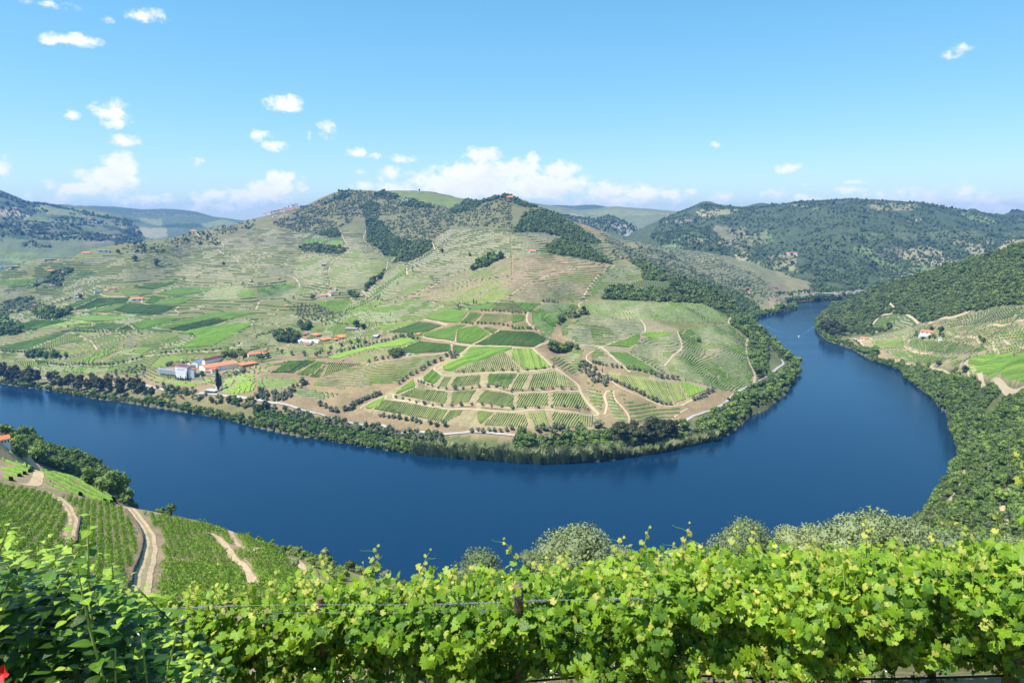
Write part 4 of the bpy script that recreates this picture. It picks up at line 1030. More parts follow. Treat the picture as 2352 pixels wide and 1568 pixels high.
C_(3,[(0,652),(280,642),(470,690),(330,772),(160,830),(0,838)],'sandy vine terraces left of the upper wood and above the white house',dz=3.4,w=1.4,cell=8,mat='f')
C_(3,[(705,632),(1040,690),(1040,790),(1000,895),(820,850),(690,735)],'sandy vine terraces behind the crest of the dark wood',dz=4.5,w=1.8,cell=9,mat='f')
C_(3,[(1060,690),(1150,700),(1440,822),(1495,945),(1350,925),(1060,890),(1010,800)],'far vine terraces around the dark tree group behind the wood',dz=4.5,w=1.8,cell=10,mat='f')
C_(3,[(1350,960),(1500,970),(1620,1050),(1500,1055),(1400,1000)],'small far vine terraces just over the wooded ridge',dz=4.5,w=1.8,cell=10,mat='f')
C_(3,[(1650,1055),(1700,985),(1950,975),(2100,1065),(2190,1130),(2170,1190),(2000,1165),(1700,1095)],'far terraced spur beside the upper river bank',dz=4.5,w=1.8,cell=10,mat='f')
# --- central slopes
C_(2,[(1625,692),(1800,602),(2000,600),(2352,640),(2352,780),(1700,830),(1650,780)],'wide upper vine terraces under the summit right of the gully wood',dz=3.2,w=1.3,cell=7,mat='f')
C_(2,[(1690,835),(2352,790),(2352,860),(2110,900),(1960,980),(1700,1040),(1395,1035),(1400,935),(1640,795)],'wide middle vine terraces with lone bushes right of the gully wood',dz=3.0,w=1.3,cell=7,mat='f')
C_(2,[(1000,1250),(985,1185),(1100,1140),(1190,1005),(1250,930),(1380,930),(1395,1040),(1600,1050),(1640,1110),(1380,1238)],'bright curved vine terraces below the gully wood',dz=2.6,w=1.5,cell=6,mat='m')
C_(2,[(800,1400),(1400,1245),(1840,1330),(1835,1350),(1535,1440),(1200,1470),(760,1478)],'green vine terraces below the diagonal road, left of the cypresses',dz=2.0,w=1.5,cell=5,mat='m')
C_(2,[(1440,1230),(1570,1165),(1830,1030),(2110,930),(2352,870),(2352,1040),(1900,1100)],'upper vine terraces above the diagonal road',dz=2.4,w=1.2,cell=6,bank='d')
C_(2,[(1440,1235),(1900,1105),(2352,1045),(2352,1210),(2230,1282),(1800,1310)],'lower vine terraces above the diagonal road',dz=2.4,w=1.3,cell=6,bank='d')
C_(2,[(785,625),(1008,625),(990,690),(1020,745),(1165,862),(880,800),(815,780),(838,740),(800,690)],'tall narrow vine terraces left of the gully wood',dz=3.2,w=1.3,cell=7,mat='f')
C_(2,[(875,805),(1165,865),(1285,872),(1200,980),(1040,1140),(900,1160),(680,1120),(650,1010),(690,945),(750,885)],'widely spaced vine terraces sweeping above the white quinta',dz=3.4,w=1.3,cell=7,mat='m')
C_(2,[(280,920),(660,850),(740,870),(660,940),(635,1005),(650,1120),(410,1140),(345,1050)],'fine vine terraces left of the hairpin road above the white quinta',dz=2.8,w=1.2,cell=7)
C_(2,[(0,895),(350,825),(640,845),(270,915),(340,1045),(0,1130)],'dense grey-green vine terraces at the middle of the left slope',dz=2.8,w=1.2,cell=7,mat='f')
C_(2,[(0,605),(340,622),(445,655),(385,700),(405,770),(200,820),(0,868)],'patchy vine terraces below the village',dz=3.4,w=1.3,cell=8,mat='f')
C_(2,[(440,720),(560,690),(695,710),(600,740),(460,745)],'small bright green field between two dark woods',dz=1.5,w=3,cell=6,mat='b',bank=False,gap=9)
C_(2,[(640,740),(700,715),(820,720),(810,770),(740,780)],'second small green field between two dark woods, nearer the steep track',dz=1.8,w=2.6,cell=6,mat='m',bank=False,gap=9)
C_(2,[(460,1290),(640,1265),(860,1245),(900,1290),(870,1320),(800,1395),(640,1350)],'vine terraces directly under the white quinta',dz=2.0,w=1.5,mat='m')
C_(2,[(90,1430),(250,1400),(420,1405),(400,1500),(150,1490)],'vine terraces left of the brown olive knoll',dz=1.6,w=1.2,mat='m')
C_(2,[(120,1140),(200,1120),(350,1125),(385,1150),(250,1165)],'bright green cap of vines under the hairpin corner',dz=1.2,w=2.6,mat='b',bank=False,gap=9)
C_(2,[(0,1150),(380,1160),(640,1180),(640,1210),(300,1225),(0,1265)],'vine strips between the two roads left of the white quinta',dz=1.5,w=1.6,mat='m')
C_(2,[(1200,1475),(1500,1445),(1530,1450),(1210,1560),(1180,1560),(1000,1520),(760,1500)],'low vine terraces with walls above the big red roof',dz=1.6,w=1.7,mat='b')
C_(2,[(830,1340),(930,1260),(1200,1270),(1000,1370),(850,1400)],'small green vine terraces by the stream under the diagonal road',dz=1.7,w=1.7,mat='m')
# --- left slopes and valley floor
C_(1,[(2015,735),(2150,680),(2352,630),(2352,850),(2150,860),(2060,800)],'pale vine terraces under the olive scrub on the left ridge',dz=4,w=1.5,cell=9,mat='f')
C_(1,[(1500,930),(1660,880),(2040,800),(2150,880),(2352,930),(2352,960),(1800,950)],'vine terraces around the dark bushes on the left ridge',dz=3.6,w=1.5,cell=8,mat='f')
C_(1,[(1100,1035),(1480,970),(2100,945),(2352,965),(2352,1105),(1760,1080),(1400,1100),(1000,1130)],'long grey-green vine terraces crossing the left slope',dz=3.2,w=1.4,cell=8,mat='f')
C_(1,[(590,1135),(760,1060),(1000,1140),(1180,1130),(900,1190),(780,1235),(560,1185)],'pale striped terraces above the row of small white sheds',dz=2.6,w=1.3,cell=7,mat='f')
C_(1,[(310,1135),(540,1160),(700,1240),(500,1300),(440,1300),(300,1210)],'brownish terraces left of the small white sheds',dz=2.6,w=1.2,cell=7,mat='f')
C_(1,[(-70,1140),(230,1150),(300,1210),(100,1240),(-70,1250)],'brownish terraces at the left edge above the olive slope',dz=2.6,w=1.2,cell=7,mat='f')
C_(1,[(-70,1085),(200,1072),(340,1075),(360,1100),(240,1138),(-70,1130)],'dense green vine field at the left edge of the valley floor',dz=1.2,w=2.8,cell=6,mat='m',bank=False,gap=9)
C_(1,[(600,1090),(730,1005),(920,1000),(640,1100)],'pale green vine field beside the olive wood on the left slope',dz=1.6,w=1.8,cell=6,mat='f',bank=False)
C_(1,[(1800,1180),(2000,1130),(2200,1130),(2352,1170),(2352,1240),(2050,1270),(1850,1260),(1900,1190)],'green vine terraces under the curving road on the left',dz=1.8,w=1.6,cell=6,mat='m')
S_(1,[(655,1358),(905,1242),(1200,1243),(1150,1290),(900,1332)],'striped vine field left of the red-roofed house in the valley',[(760,1340),(960,1245)],sp=4,w=1.5,mat='m')
S_(1,[(1220,1150),(1490,1102),(1660,1092),(1400,1168)],'green vine field above the split track, left part of the valley',[(1280,1155),(1540,1100)],mat='m',w=1.4)
S_(1,[(1052,1160),(1200,1150),(1400,1175),(1440,1182),(1300,1218),(1160,1220)],'lens-shaped striped vine field above the red-roofed house',[(1250,1215),(1180,1155)],sp=3.2,mat='m')
S_(1,[(1335,1290),(1400,1222),(1540,1243),(1385,1300)],'small striped vine field right of the red-roofed house in the valley',[(1360,1290),(1440,1230)],sp=3.2)
S_(1,[(1445,1210),(1640,1150),(1970,1155),(1900,1188),(1640,1230)],'dark green dense vine field above the diagonal olive line in the valley',[(1500,1215),(1800,1155)],mat='m',w=1.7)
S_(1,[(1385,1308),(1560,1250),(1800,1240),(1640,1308)],'green vine field on the near side of the diagonal olive line in the valley',[(1450,1305),(1680,1245)],mat='m',w=1.7)
S_(1,[(1045,1358),(1180,1290),(1380,1310),(1620,1320),(1480,1398),(1180,1388)],'wide dark green vine field below the red-roofed house in the valley',[(1200,1385),(1380,1310)],mat='d',w=1.7)
S_(1,[(742,1388),(900,1342),(1170,1292),(1040,1372)],'long green vine field below the striped one, left of the wide dark field',[(800,1385),(1080,1310)],mat='m',w=1.7)
S_(1,[(562,1338),(890,1212),(900,1236),(655,1350)],'narrow green vine field along the straight track with the white shed',[(600,1340),(860,1225)],mat='m',w=1.6)
S_(5,[(112,130),(320,68),(600,76),(560,95),(330,150),(200,155)],'striped vine field under the dark round wood at the left',[(200,150),(360,72)],sp=3.6)
S_(5,[(335,150),(560,100),(760,86),(850,95),(640,112)],'thin green vine field along the pale diagonal road at the left',[(380,145),(700,95)],mat='b',w=1.6)
S_(5,[(620,45),(900,27),(1250,40),(1150,63),(780,80)],'long green vine field right of the dark round wood',[(700,70),(1100,40)],mat='m',w=1.7)
S_(5,[(795,150),(930,92),(1160,106),(1060,158)],'olive-green vine field left of the little striped hill plot',[(850,150),(1000,100)],mat='d',w=1.6)
S_(5,[(1065,160),(1180,108),(1238,160)],'little striped hill-shaped vine plot ringed by a track',[(1120,160),(1185,115)],sp=2.8)
S_(5,[(1195,100),(1550,42),(1650,55),(1500,110),(1285,160)],'bright green vine field right of the little striped hill plot',[(1300,150),(1520,60)],mat='b',w=1.7)
S_(5,[(1542,150),(1780,92),(1960,57),(2115,70),(1900,130),(1680,174)],'dark striped vine field inside the bright green slopes at the left',[(1700,160),(1840,75)],sp=2.6,mat='d')
S_(5,[(1405,138),(1990,2),(2340,2),(2110,63),(1970,50),(1780,88),(1600,128)],'long bright green vine slope above the dark striped field',[(1600,120),(2200,15)],mat='b',w=1.7)
S_(5,[(1395,348),(1690,300),(1800,230),(1760,192),(1630,190),(1950,122),(2310,92),(2300,120),(1950,308)],'largest bright green vine slope above the winery road',[(1500,330),(2100,130)],mat='b',w=1.7)
S_(5,[(285,338),(640,192),(755,240),(425,338)],'pale upright-striped vine field on the nose of the left hill',[(560,330),(560,215)],sp=2.8,w=.8)
S_(5,[(-70,330),(300,250),(600,192),(260,338)],'dark green vine wedge left of the upright-striped field',[(100,325),(500,215)],mat='m',w=1.7)
C_(5,[(-70,250),(270,175),(650,130),(700,145),(500,190),(-70,320)],'walled vine terraces under the pale diagonal road at the left edge',dz=1.8,w=1.3,mat='d',bank='d')
C_(5,[(855,262),(1000,212),(1600,180),(1740,205),(1350,290),(885,330)],'dark banked terraces around the lattice pylon',dz=1.8,w=1.3,mat='d',bank='d')
C_(5,[(700,190),(880,180),(1150,185),(960,215),(850,230)],'thin terraces under the row of small olives at the left',dz=1.5,w=1.2,bank='d')
C_(5,[(510,458),(900,345),(1160,322),(930,455),(840,472)],'scattered green vine field above the white wall with olives',dz=.8,w=1.7,cell=4,mat='m',bank=False,gap=.12)
C_(5,[(940,455),(1170,325),(1390,325),(1300,400),(1080,385)],'walled vine steps beside the scattered field',dz=1.3,w=1.7,cell=4,mat='m')
C_(5,[(1430,300),(1650,200),(1780,205),(1750,240),(1560,295)],'terraces with tan banks inside the bright green slope',dz=1.4,w=1.3,cell=4,mat='m')
C_(5,[(480,330),(830,265),(880,340),(640,400),(470,370)],'brown terraces with thin vines under the lattice pylon slope',dz=2.2,w=1.0,cell=4,bank='d')
C_(5,[(335,490),(480,488),(800,500),(1150,510),(940,558),(700,558),(380,520)],'curved vine terraces under the white wall with olives',dz=1.4,w=1.6,cell=4,mat='m')
S_(5,[(152,450),(320,442),(342,490),(232,510)],'small striped vine field by the river wood at the left edge',[(230,505),(240,450)],sp=2.6)
S_(5,[(328,442),(440,440),(420,460),(350,480)],'tiny striped vine wedge next to the small striped field by the river wood',[(360,475),(400,442)],sp=2.8)
C_(5,[(1370,500),(1480,402),(1950,388),(1990,392),(1880,425),(1640,450),(1540,490),(1400,520)],'long vine terraces behind the white winery',dz=1.7,w=1.5,cell=4,mat='m',bank='d')
C_(5,[(1960,310),(2010,262),(2160,205),(2352,120),(2352,190),(2210,230),(2170,290)],'brown-banked terraces under the long olive road right of the bright slope',dz=2.2,w=1.2,cell=4,bank='d')
C_(5,[(1330,595),(1480,600),(1800,640),(1970,600),(1960,640),(1700,690),(1500,660)],'grassy walled steps in front of the white winery',dz=1.8,w=1.5,cell=4,mat='b',bank='d')
C_(5,[(2020,735),(2050,650),(2070,610),(2352,540),(2352,720),(2200,762),(2050,745)],'bright stone-walled vine terraces right of the tall cypresses',dz=2.0,w=1.9,cell=4,mat='b')
C_(6,[(0,560),(110,560),(200,450),(250,440),(0,500)],'stone-walled terraces rising to the orange-roofed house',dz=2.0,w=1.9,cell=4,mat='b')
C_(6,[(0,700),(0,595),(280,592),(430,632),(230,715),(60,712)],'stone-walled vine terraces left of the striped wedges',dz=1.7,w=1.5,cell=4,mat='m')
C_(6,[(315,738),(410,690),(600,720),(820,765),(600,808),(380,770)],'oval of curved vine terraces below the pale hairpin',dz=1.7,w=1.3,cell=4,mat='m')
C_(6,[(505,680),(580,610),(750,540),(900,490),(1250,440),(1700,385),(1600,490),(1500,545),(1290,645),(820,708)],'large brown amphitheatre of curved vine terraces left of the tiers',dz=1.8,w=1.15,cell=4,mat='m',bank='d')
S_(6,[(125,558),(230,490),(290,442),(420,442),(270,556)],'striped vine wedge, leftmost of the four under the garden terraces',[(200,555),(370,445)],sp=2.6,own=True)
S_(6,[(275,556),(425,442),(550,442),(335,560)],'dark striped vine wedge, second of the four under the garden terraces',[(300,558),(490,445)],sp=2.3,mat='d',own=True)
S_(6,[(358,570),(560,452),(640,457),(480,583)],'bright vine wedge, third of the four under the garden terraces',[(410,575),(600,455)],sp=2.3,mat='b',own=True)
S_(6,[(482,590),(655,468),(575,598)],'thin dark vine wedge, last of the four under the garden terraces',[(530,595),(650,475)],sp=2.8,own=True)
S_(6,[(612,590),(672,462),(980,466),(720,550)],'pale upright-striped vine triangle right of the four wedges',[(690,570),(740,464)],sp=2.6,w=.8,own=True)
S_(6,[(645,418),(900,342),(1390,232),(1475,258),(1330,300),(1000,345),(750,428)],'long bright green band of vines running up to the white huts',[(720,420),(1350,250)],mat='b',w=1.7)
C_(6,[(770,450),(1000,365),(1200,330),(1330,320),(1230,400),(1030,462)],'vine terraces between the bright band and the pines by the white huts',dz=1.6,w=1.2,cell=4,mat='m',bank='d')
C_(6,[(180,290),(480,310),(700,290),(950,300),(700,350),(400,410),(120,400)],'garden vine terraces with round olives under the estate buildings',dz=1.5,w=1.8,cell=4,mat='b')
C_(6,[(720,290),(900,240),(1060,215),(950,290)],'bright vines inside the walled garden by the chapel',dz=.8,w=1.8,cell=4,mat='b',bank=False,gap=9)
C_(6,[(0,240),(110,180),(130,240),(60,320),(0,330)],'rounded vine terraces left of the estate garden wood',dz=1.8,w=1.4,cell=4,mat='b')
C_(6,[(0,120),(100,110),(260,130),(200,165),(0,180)],'tan terraces above the estate garden wood',dz=1.6,w=1.1,cell=5,bank='d')
# --- right bank
S_(8,[(1835,480),(1850,425),(2000,378),(2200,372),(2440,375),(2440,652),(2150,608),(1920,558)],'large rounded green vine field at the right edge',[(1900,540),(2200,400)],mat='b',w=1.3,own=True)
C_(8,[(1610,455),(1900,385),(1830,405),(1770,450),(1765,500)],'little fan of vine terraces left of the large rounded field',dz=2.4,w=1.3,cell=4,mat='m')
C_(8,[(940,285),(1240,215),(1260,260),(1250,310),(1290,345),(1130,335),(1020,310)],'curved vine terraces left of the pale S-shaped drive on the right bank',dz=1.6,w=1.2,cell=4,mat='m')
C_(8,[(1130,345),(1340,350),(1600,390),(1900,385),(1600,455),(1380,475),(1200,430),(1050,340)],'lower vine terraces on the right bank above the river path',dz=2.0,w=1.1,cell=4)
C_(8,[(1310,255),(1400,245),(1700,245),(2100,330),(1980,372),(1600,385),(1340,340),(1275,310)],'vine terraces below the long red-roofed house on the right bank',dz=2.0,w=1.2,cell=4,mat='m')
C_(4,[(965,1500),(1060,1408),(1150,1392),(1280,1405),(1375,1480),(1200,1530),(1080,1540)],'isolated hump of striped vine terraces beside the wooded hill',dz=2.4,w=1.1,cell=5)
C_(4,[(1500,1468),(1850,1382),(2150,1322),(2440,1320),(2440,1440),(2050,1470),(1700,1520)],'upper tan vine terraces under the wooded hill at the right edge',dz=2.2,w=1.0,cell=5)
C_(8,[(930,240),(1120,185),(1450,95),(1640,140),(1560,170),(1400,165),(1300,185),(1100,240)],'vine terraces climbing the left shoulder of the right bank',dz=1.6,w=1.2,cell=5,mat='m')
C_(8,[(1650,175),(1860,165),(2050,112),(2440,82),(2440,305),(2000,240)],'vine terraces right of the long red-roofed house',dz=1.6,w=1.0,cell=5)

filler(1,[(-40,860),(600,880),(1000,850),(1600,760),(2040,760),(2392,620),(2392,1600),(-40,1600)],'outlying vine rows between the named plots on the left half of the slope')
filler(2,[(-40,600),(350,620),(780,620),(1010,700),(1180,860),(1400,920),(1640,800),(1800,600),(2392,620),(2392,1290),(1500,1440),(0,1560)],'outlying vine rows between the named plots under the summits')
filler(3,[(-40,640),(1000,680),(1500,950),(1000,900),(900,960),(1250,990),(700,1270),(-40,1270)],'outlying vine rows between the named plots right of the middle',cell=7)
filler(5,[(-40,20),(2392,0),(2392,640),(1500,690),(1300,600),(1000,560),(400,560),(0,430)],'outlying vine rows between the named plots near the winery',mat='m',dz=1.7,cell=5,w=1.5)
filler(6,[(-40,100),(1500,0),(1560,180),(1500,390),(600,420),(-40,560)],'outlying vine rows around the red-roofed estate',mat='m',dz=1.6,cell=5,w=1.5)
filler(8,[(900,260),(1500,90),(1860,0),(2440,-20),(2440,380),(1500,480),(1200,440)],'outlying vine rows between the named plots on the right bank',mat='m',dz=2.2,cell=5,w=1.1)
filler('F',[(1460,560),(1600,575),(1740,630),(1790,680),(1700,690),(1600,620)],'outlying far vine rows above the upper reach',dz=4.0,cell=10,w=2)
filler(3,[(1350,950),(1640,1060),(2200,1200),(2150,1100),(1950,980),(1500,950),(1100,700),(700,630)],'outlying far vine rows behind the wooded ridge',dz=4.5,cell=10,w=2)
C_('A',[(0,195),(90,215),(95,260),(0,250)],'vine hedge ringing the pale turning place at the near left',dz=2.2,w=1.6,cell=3,mat='b',bank=False,gap=9)
C_('A',[(0,270),(100,270),(190,310),(215,350),(140,400),(0,400)],'brown near terraces with single vine rows at the left edge',dz=4.8,w=1.3,cell=3,mat='b',bank='d',gap=9)
C_('A',[(230,310),(330,350),(460,385),(600,450),(720,540),(640,530),(450,480),(300,440),(250,400)],'curved walled terraces with vine rows over the near spur',dz=4.6,w=1.3,cell=3,mat='b',bank='d',gap=9)
# ---------------------------------------------------------------- trees
M_BARK = plain('bark', (.16, .12, .09), .95, .3, 3)
M_LEAF = {'olive': foliage('olive_leaves', (.175, .205, .115), .35, .8, 6), 'broad': foliage('broadleaf_leaves', (.15, .23, .05), .55, .25, 3),
          'euc': foliage('eucalyptus_leaves', (.072, .088, .034), .5, .2, 3), 'oak': foliage('oak_leaves', (.115, .165, .045), .55, .25, 3),
          'citrus': foliage('citrus_leaves', (.075, .17, .02), .35, .5, 4), 'reed': foliage('reed_leaves', (.28, .32, .14), .4, .3, 2),
          'cyp': foliage('cypress_leaves', (.025, .045, .02), .4, .6, 5), 'scrub': foliage('scrub_leaves', (.13, .175, .055), .5, .05, .5),
          'willow': foliage('pale_willow_leaves', (.17, .24, .06), .4, .3, 3), 'pink': foliage('pink_blossom', (.42, .12, .17), .3, .8, 5)}
def ico(sub):
    bm = bmesh.new(); bmesh.ops.create_icosphere(bm, subdivisions=sub, radius=1)
    V = np.array([v.co[:] for v in bm.verts]); F = np.array([[v.index for v in f.verts] for f in bm.faces]); bm.free()
    return V, F
ICO1, ICO2 = ico(1), ico(2)
def leaf_cards(P, Nrm, size, r, jit=.8, fold=True):
    """one small bent quad per point, as triangles pairs"""
    n = len(P)
    d = Nrm + r.normal(0, jit, (n, 3)); d /= np.linalg.norm(d, axis=1)[:, None]
    a = np.cross(d, r.normal(0, 1, (n, 3))); a /= np.linalg.norm(a, axis=1)[:, None] + 1e-9
    b = np.cross(d, a); s = (size * r.uniform(.6, 1.3, n))[:, None]
    V = np.stack([P - a * s * .5, P - b * s * .38, P + a * s * .55, P + b * s * .38], 1).reshape(-1, 3)
    m = np.arange(n)[:, None] * 4
    return V, np.concatenate([m + np.array([[0, 1, 2]]), m + np.array([[0, 2, 3]])])
def crown(seed, rx, rz, cz, blobs, cards, size, core=.8, flat=0.0, spread=.62, lean=0):
    """crown of clumps: every clump a knobbly core under loose leaf sprays"""
    r = np.random.default_rng(seed); parts = []
    ctr = []
    for i in range(blobs):
        a = r.uniform(0, 2 * math.pi); t = r.uniform(-.9, 1); q = math.sqrt(max(0, 1 - t * t)) * r.uniform(.5, 1)
        ctr.append((rx * spread * q * math.cos(a), rx * spread * q * math.sin(a), cz + rz * spread * t * (1 - flat)))
    ctr = np.array(ctr); br = rx * r.uniform(.34, .56, blobs) * (1.0 if blobs > 5 else 1.25)
    for c, b in zip(ctr, br):
        V, F = (ICO1 if blobs > 9 else ICO2)
        V = V * (1 + r.normal(0, .14, (len(V), 1))) * b * core * np.array([1, 1, .85]) + c
        parts.append((V, F))
    k = r.integers(0, blobs, cards); d = r.normal(0, 1, (cards, 3)); d[:, 2] = np.abs(d[:, 2]) * 1.0 - .35 * np.abs(d[:, 0]); d /= np.linalg.norm(d, axis=1)[:, None]
    P = ctr[k] + d * (br[k] * r.uniform(.72, 1.12, cards))[:, None] * np.array([1, 1, .85])
    parts.append(leaf_cards(P, d, size, r))
    V = []; Q = []; n = 0
    for v, q in parts: V.append(v); Q.append(q + n); n += len(v)
    return np.concatenate(V), np.concatenate(Q)
def trunk_geo(h, r0, limbs=3, rx=2.0, seed=0, bend=.1):
    r = np.random.default_rng(seed); V = []; Q = []
    def tube(p0, p1, a, b, sides=6):
        n0 = len(V); d = np.array(p1) - p0; d = d / (np.linalg.norm(d) + 1e-9)
        u = np.cross(d, [.3, .9, .1]); u /= np.linalg.norm(u); w = np.cross(d, u)
        mid = (np.array(p0) + p1) / 2 + r.normal(0, bend * a * 3, 3)
        for c, rad in ((np.array(p0), a), (mid, (a + b) / 2), (np.array(p1), b)):
            for s in range(sides):
                t = s * 2 * math.pi / sides; V.append(c + (u * math.cos(t) + w * math.sin(t)) * rad)
        for l in range(2):
            for s in range(sides):
                i = n0 + l * sides + s; j = n0 + l * sides + (s + 1) % sides
                Q.append([i, j, j + sides]); Q.append([i, j + sides, i + sides])
    tube((0, 0, -.6), (0, 0, h * .55), r0, r0 * .6)
    for i in range(limbs):
        a = i * 2 * math.pi / limbs + r.uniform(-.4, .4)
        tube((0, 0, h * .5), (math.cos(a) * rx * .55, math.sin(a) * rx * .55, h * r.uniform(.8, 1.05)), r0 * .5, r0 * .18, 5)
    return np.array(V), np.array(Q)
def one_mesh(name, crownVQ, trunkVQ, leaf):
    V, Q = merge([trunkVQ, crownVQ]) if trunkVQ is not None else crownVQ
    me = npmesh(name, V, Q, [leaf, M_BARK])
    if trunkVQ is not None:
        mi = np.zeros(len(Q), np.int32); mi[:len(trunkVQ[1])] = 1
        me.polygons.foreach_set('material_index', mi)
    return me
def kind_meshes(kind):
    out = []
    for s in range(4):
        if kind == 'olive': m = one_mesh('olive_tree', crown(s + 10, 2.2, 1.8, 2.5, 7, 230, .55), trunk_geo(1.9, .28, 3, 2, s), M_LEAF['olive'])
        elif kind == 'broad': m = one_mesh('broadleaf_tree', crown(s + 20, 3.4, 3.4, 4.2, 13, 420, .8), trunk_geo(3.6, .3, 3, 3, s), M_LEAF['broad'])
        elif kind == 'oak': m = one_mesh('oak', crown(s + 30, 3.0, 2.5, 2.9, 10, 320, .75), trunk_geo(2.6, .28, 3, 2.4, s), M_LEAF['oak'])
        elif kind == 'euc': m = one_mesh('eucalyptus', crown(s + 40, 4.6, 6.6, 10.2, 20, 760, 1.05, core=.72, spread=.75), trunk_geo(11, .42, 4, 3.6, s), M_LEAF['euc'])
        elif kind == 'citrus': m = one_mesh('citrus_tree', crown(s + 50, 2.0, 1.8, 2.0, 6, 190, .5), trunk_geo(1.4, .16, 3, 1.5, s), M_LEAF['citrus'])
        elif kind == 'willow': m = one_mesh('willow', crown(s + 60, 2.8, 2.5, 2.9, 9, 320, .7), trunk_geo(2.4, .22, 3, 2.2, s), M_LEAF['willow'])
        elif kind == 'cyp':
            r = np.random.default_rng(s); V, F = ICO2; V = V.copy(); t = (V[:, 2] + 1) / 2
            V = V * (1 + r.normal(0, .1, (len(V), 1))); V = np.c_[V[:, :2] * (.95 * (1 - t * .45))[:, None], (t * 9.0 + .3)]
            P = V[r.integers(0, len(V), 150)] * np.array([1.05, 1.05, 1]); nn = P * np.array([1, 1, 0]) + 1e-3
            L = leaf_cards(P, nn / np.linalg.norm(nn, axis=1)[:, None], .5, r)
            m = one_mesh('cypress', merge([(V, F), L]), trunk_geo(1.2, .14, 0, 1, s), M_LEAF['cyp'])
        elif kind == 'pink': m = one_mesh('flowering_tree', crown(s + 70, 2.6, 1.6, 3.2, 7, 240, .6, flat=.4), trunk_geo(2.6, .16, 3, 2, s), M_LEAF['pink'])
        elif kind == 'scrub': m = one_mesh('scrub', crown(s + 80, 2.4, 1.7, 1.2, 5, 110, .9, core=.85), None, M_LEAF['scrub'])
        elif kind == 'oakbig': m = one_mesh('wood_tree', crown(s + 85, 3.2, 2.6, 2.4, 7, 150, 1.1, core=.85), None, M_LEAF['oak'])
        elif kind == 'olivebig': m = one_mesh('olive_far', crown(s + 90, 2.1, 1.7, 2.0, 4, 80, .9, core=.9), None, M_LEAF['olive'])
        elif kind == 'reed':
            r = np.random.default_rng(s); n = 90; a = r.uniform(0, 6.28, n); rad = np.sqrt(r.uniform(0, 1, n)) * 1.8
            b = np.c_[np.cos(a) * rad, np.sin(a) * rad, np.zeros(n)]; ln = r.uniform(2.2, 3.8, n); o = np.c_[np.cos(a), np.sin(a)] * r.uniform(.2, 1.1, (n, 1))
            w = np.c_[-np.sin(a + 1), np.cos(a + 1)] * .16
            V = np.stack([np.c_[b[:, :2] - w, b[:, 2]], np.c_[b[:, :2] + w, b[:, 2]], np.c_[b[:, :2] + o * .4 + w * 1.2, ln * .7], np.c_[b[:, :2] + o * 1.2, ln], np.c_[b[:, :2] + o * .4 - w * 1.2, ln * .7]], 1).reshape(-1, 3)
            m5 = np.arange(n)[:, None] * 5
            Q = np.concatenate([m5 + np.array([[0, 1, 2]]), m5 + np.array([[0, 2, 4]]), m5 + np.array([[4, 2, 3]])])
            m = npmesh('reed', V, Q, M_LEAF['reed'])
        out.append(m)
    return out
_KM = {}
def km(kind):
    if kind not in _KM: _KM[kind] = kind_meshes(kind)
    return _KM[kind]
OBN = {'olive': ('olive_tree', 'tree'), 'broad': ('broadleaf_tree', 'tree'), 'oak': ('oak_tree', 'tree'), 'euc': ('eucalyptus_tree', 'tree'), 'citrus': ('citrus_tree', 'tree'), 'willow': ('willow_tree', 'tree'), 'cyp': ('cypress_tree', 'tree'), 'pink': ('flowering_tree', 'tree')}
OLIVES = []
def tree(kind, x, y, sc=1.0, label=None, group=None, dz=-.1, now=False):
    if not (np.isfinite(x) and np.isfinite(y)): return
    if kind == 'olive' and not now:
        OLIVES.append((sc / math.hypot(x, y), x, y, sc, label, group)); return
    me = km(kind)[int(rng.integers(0, 4))]
    o = D.objects.new(OBN[kind][0], me); ROOT.objects.link(o)
    z = float(zat(x, y)); s = sc * rng.uniform(.85, 1.18) * (1.5 if kind == 'euc' else 1.22 if kind == 'olive' else 1.12)
    o.location = (x, y, max(z, .2) + dz); o.rotation_euler = (0, 0, rng.uniform(0, 6.28)); o.scale = (s, s, s * rng.uniform(.88, 1.12))
    tag(o, label, 'tree', group)
    return o
def tree_row(kind, k, pts, n, label, sc=1.0, jit=.6, group=None):
    P = hp(k, pts)
    if len(P) < 2: return
    C = smooth_path(P, 1.0); L = np.r_[0, np.cumsum(np.hypot(*np.diff(C, axis=0).T))]
    for t in np.linspace(0, L[-1], n):
        x = np.interp(t, L, C[:, 0]) + rng.normal(0, jit); y = np.interp(t, L, C[:, 1]) + rng.normal(0, jit)
        tree(kind, x, y, sc, label, group or label)
from mathutils.kdtree import KDTree
_kd = []
def off_road(P, d=3.6):
    if not _kd:
        A = np.concatenate(ROADPTS); t = KDTree(len(A))
        for i, p in enumerate(A): t.insert((p[0], p[1], 0), i)
        t.balance(); _kd.append(t)
    return np.array([_kd[0].find((p[0], p[1], 0))[2] > d for p in P], bool)
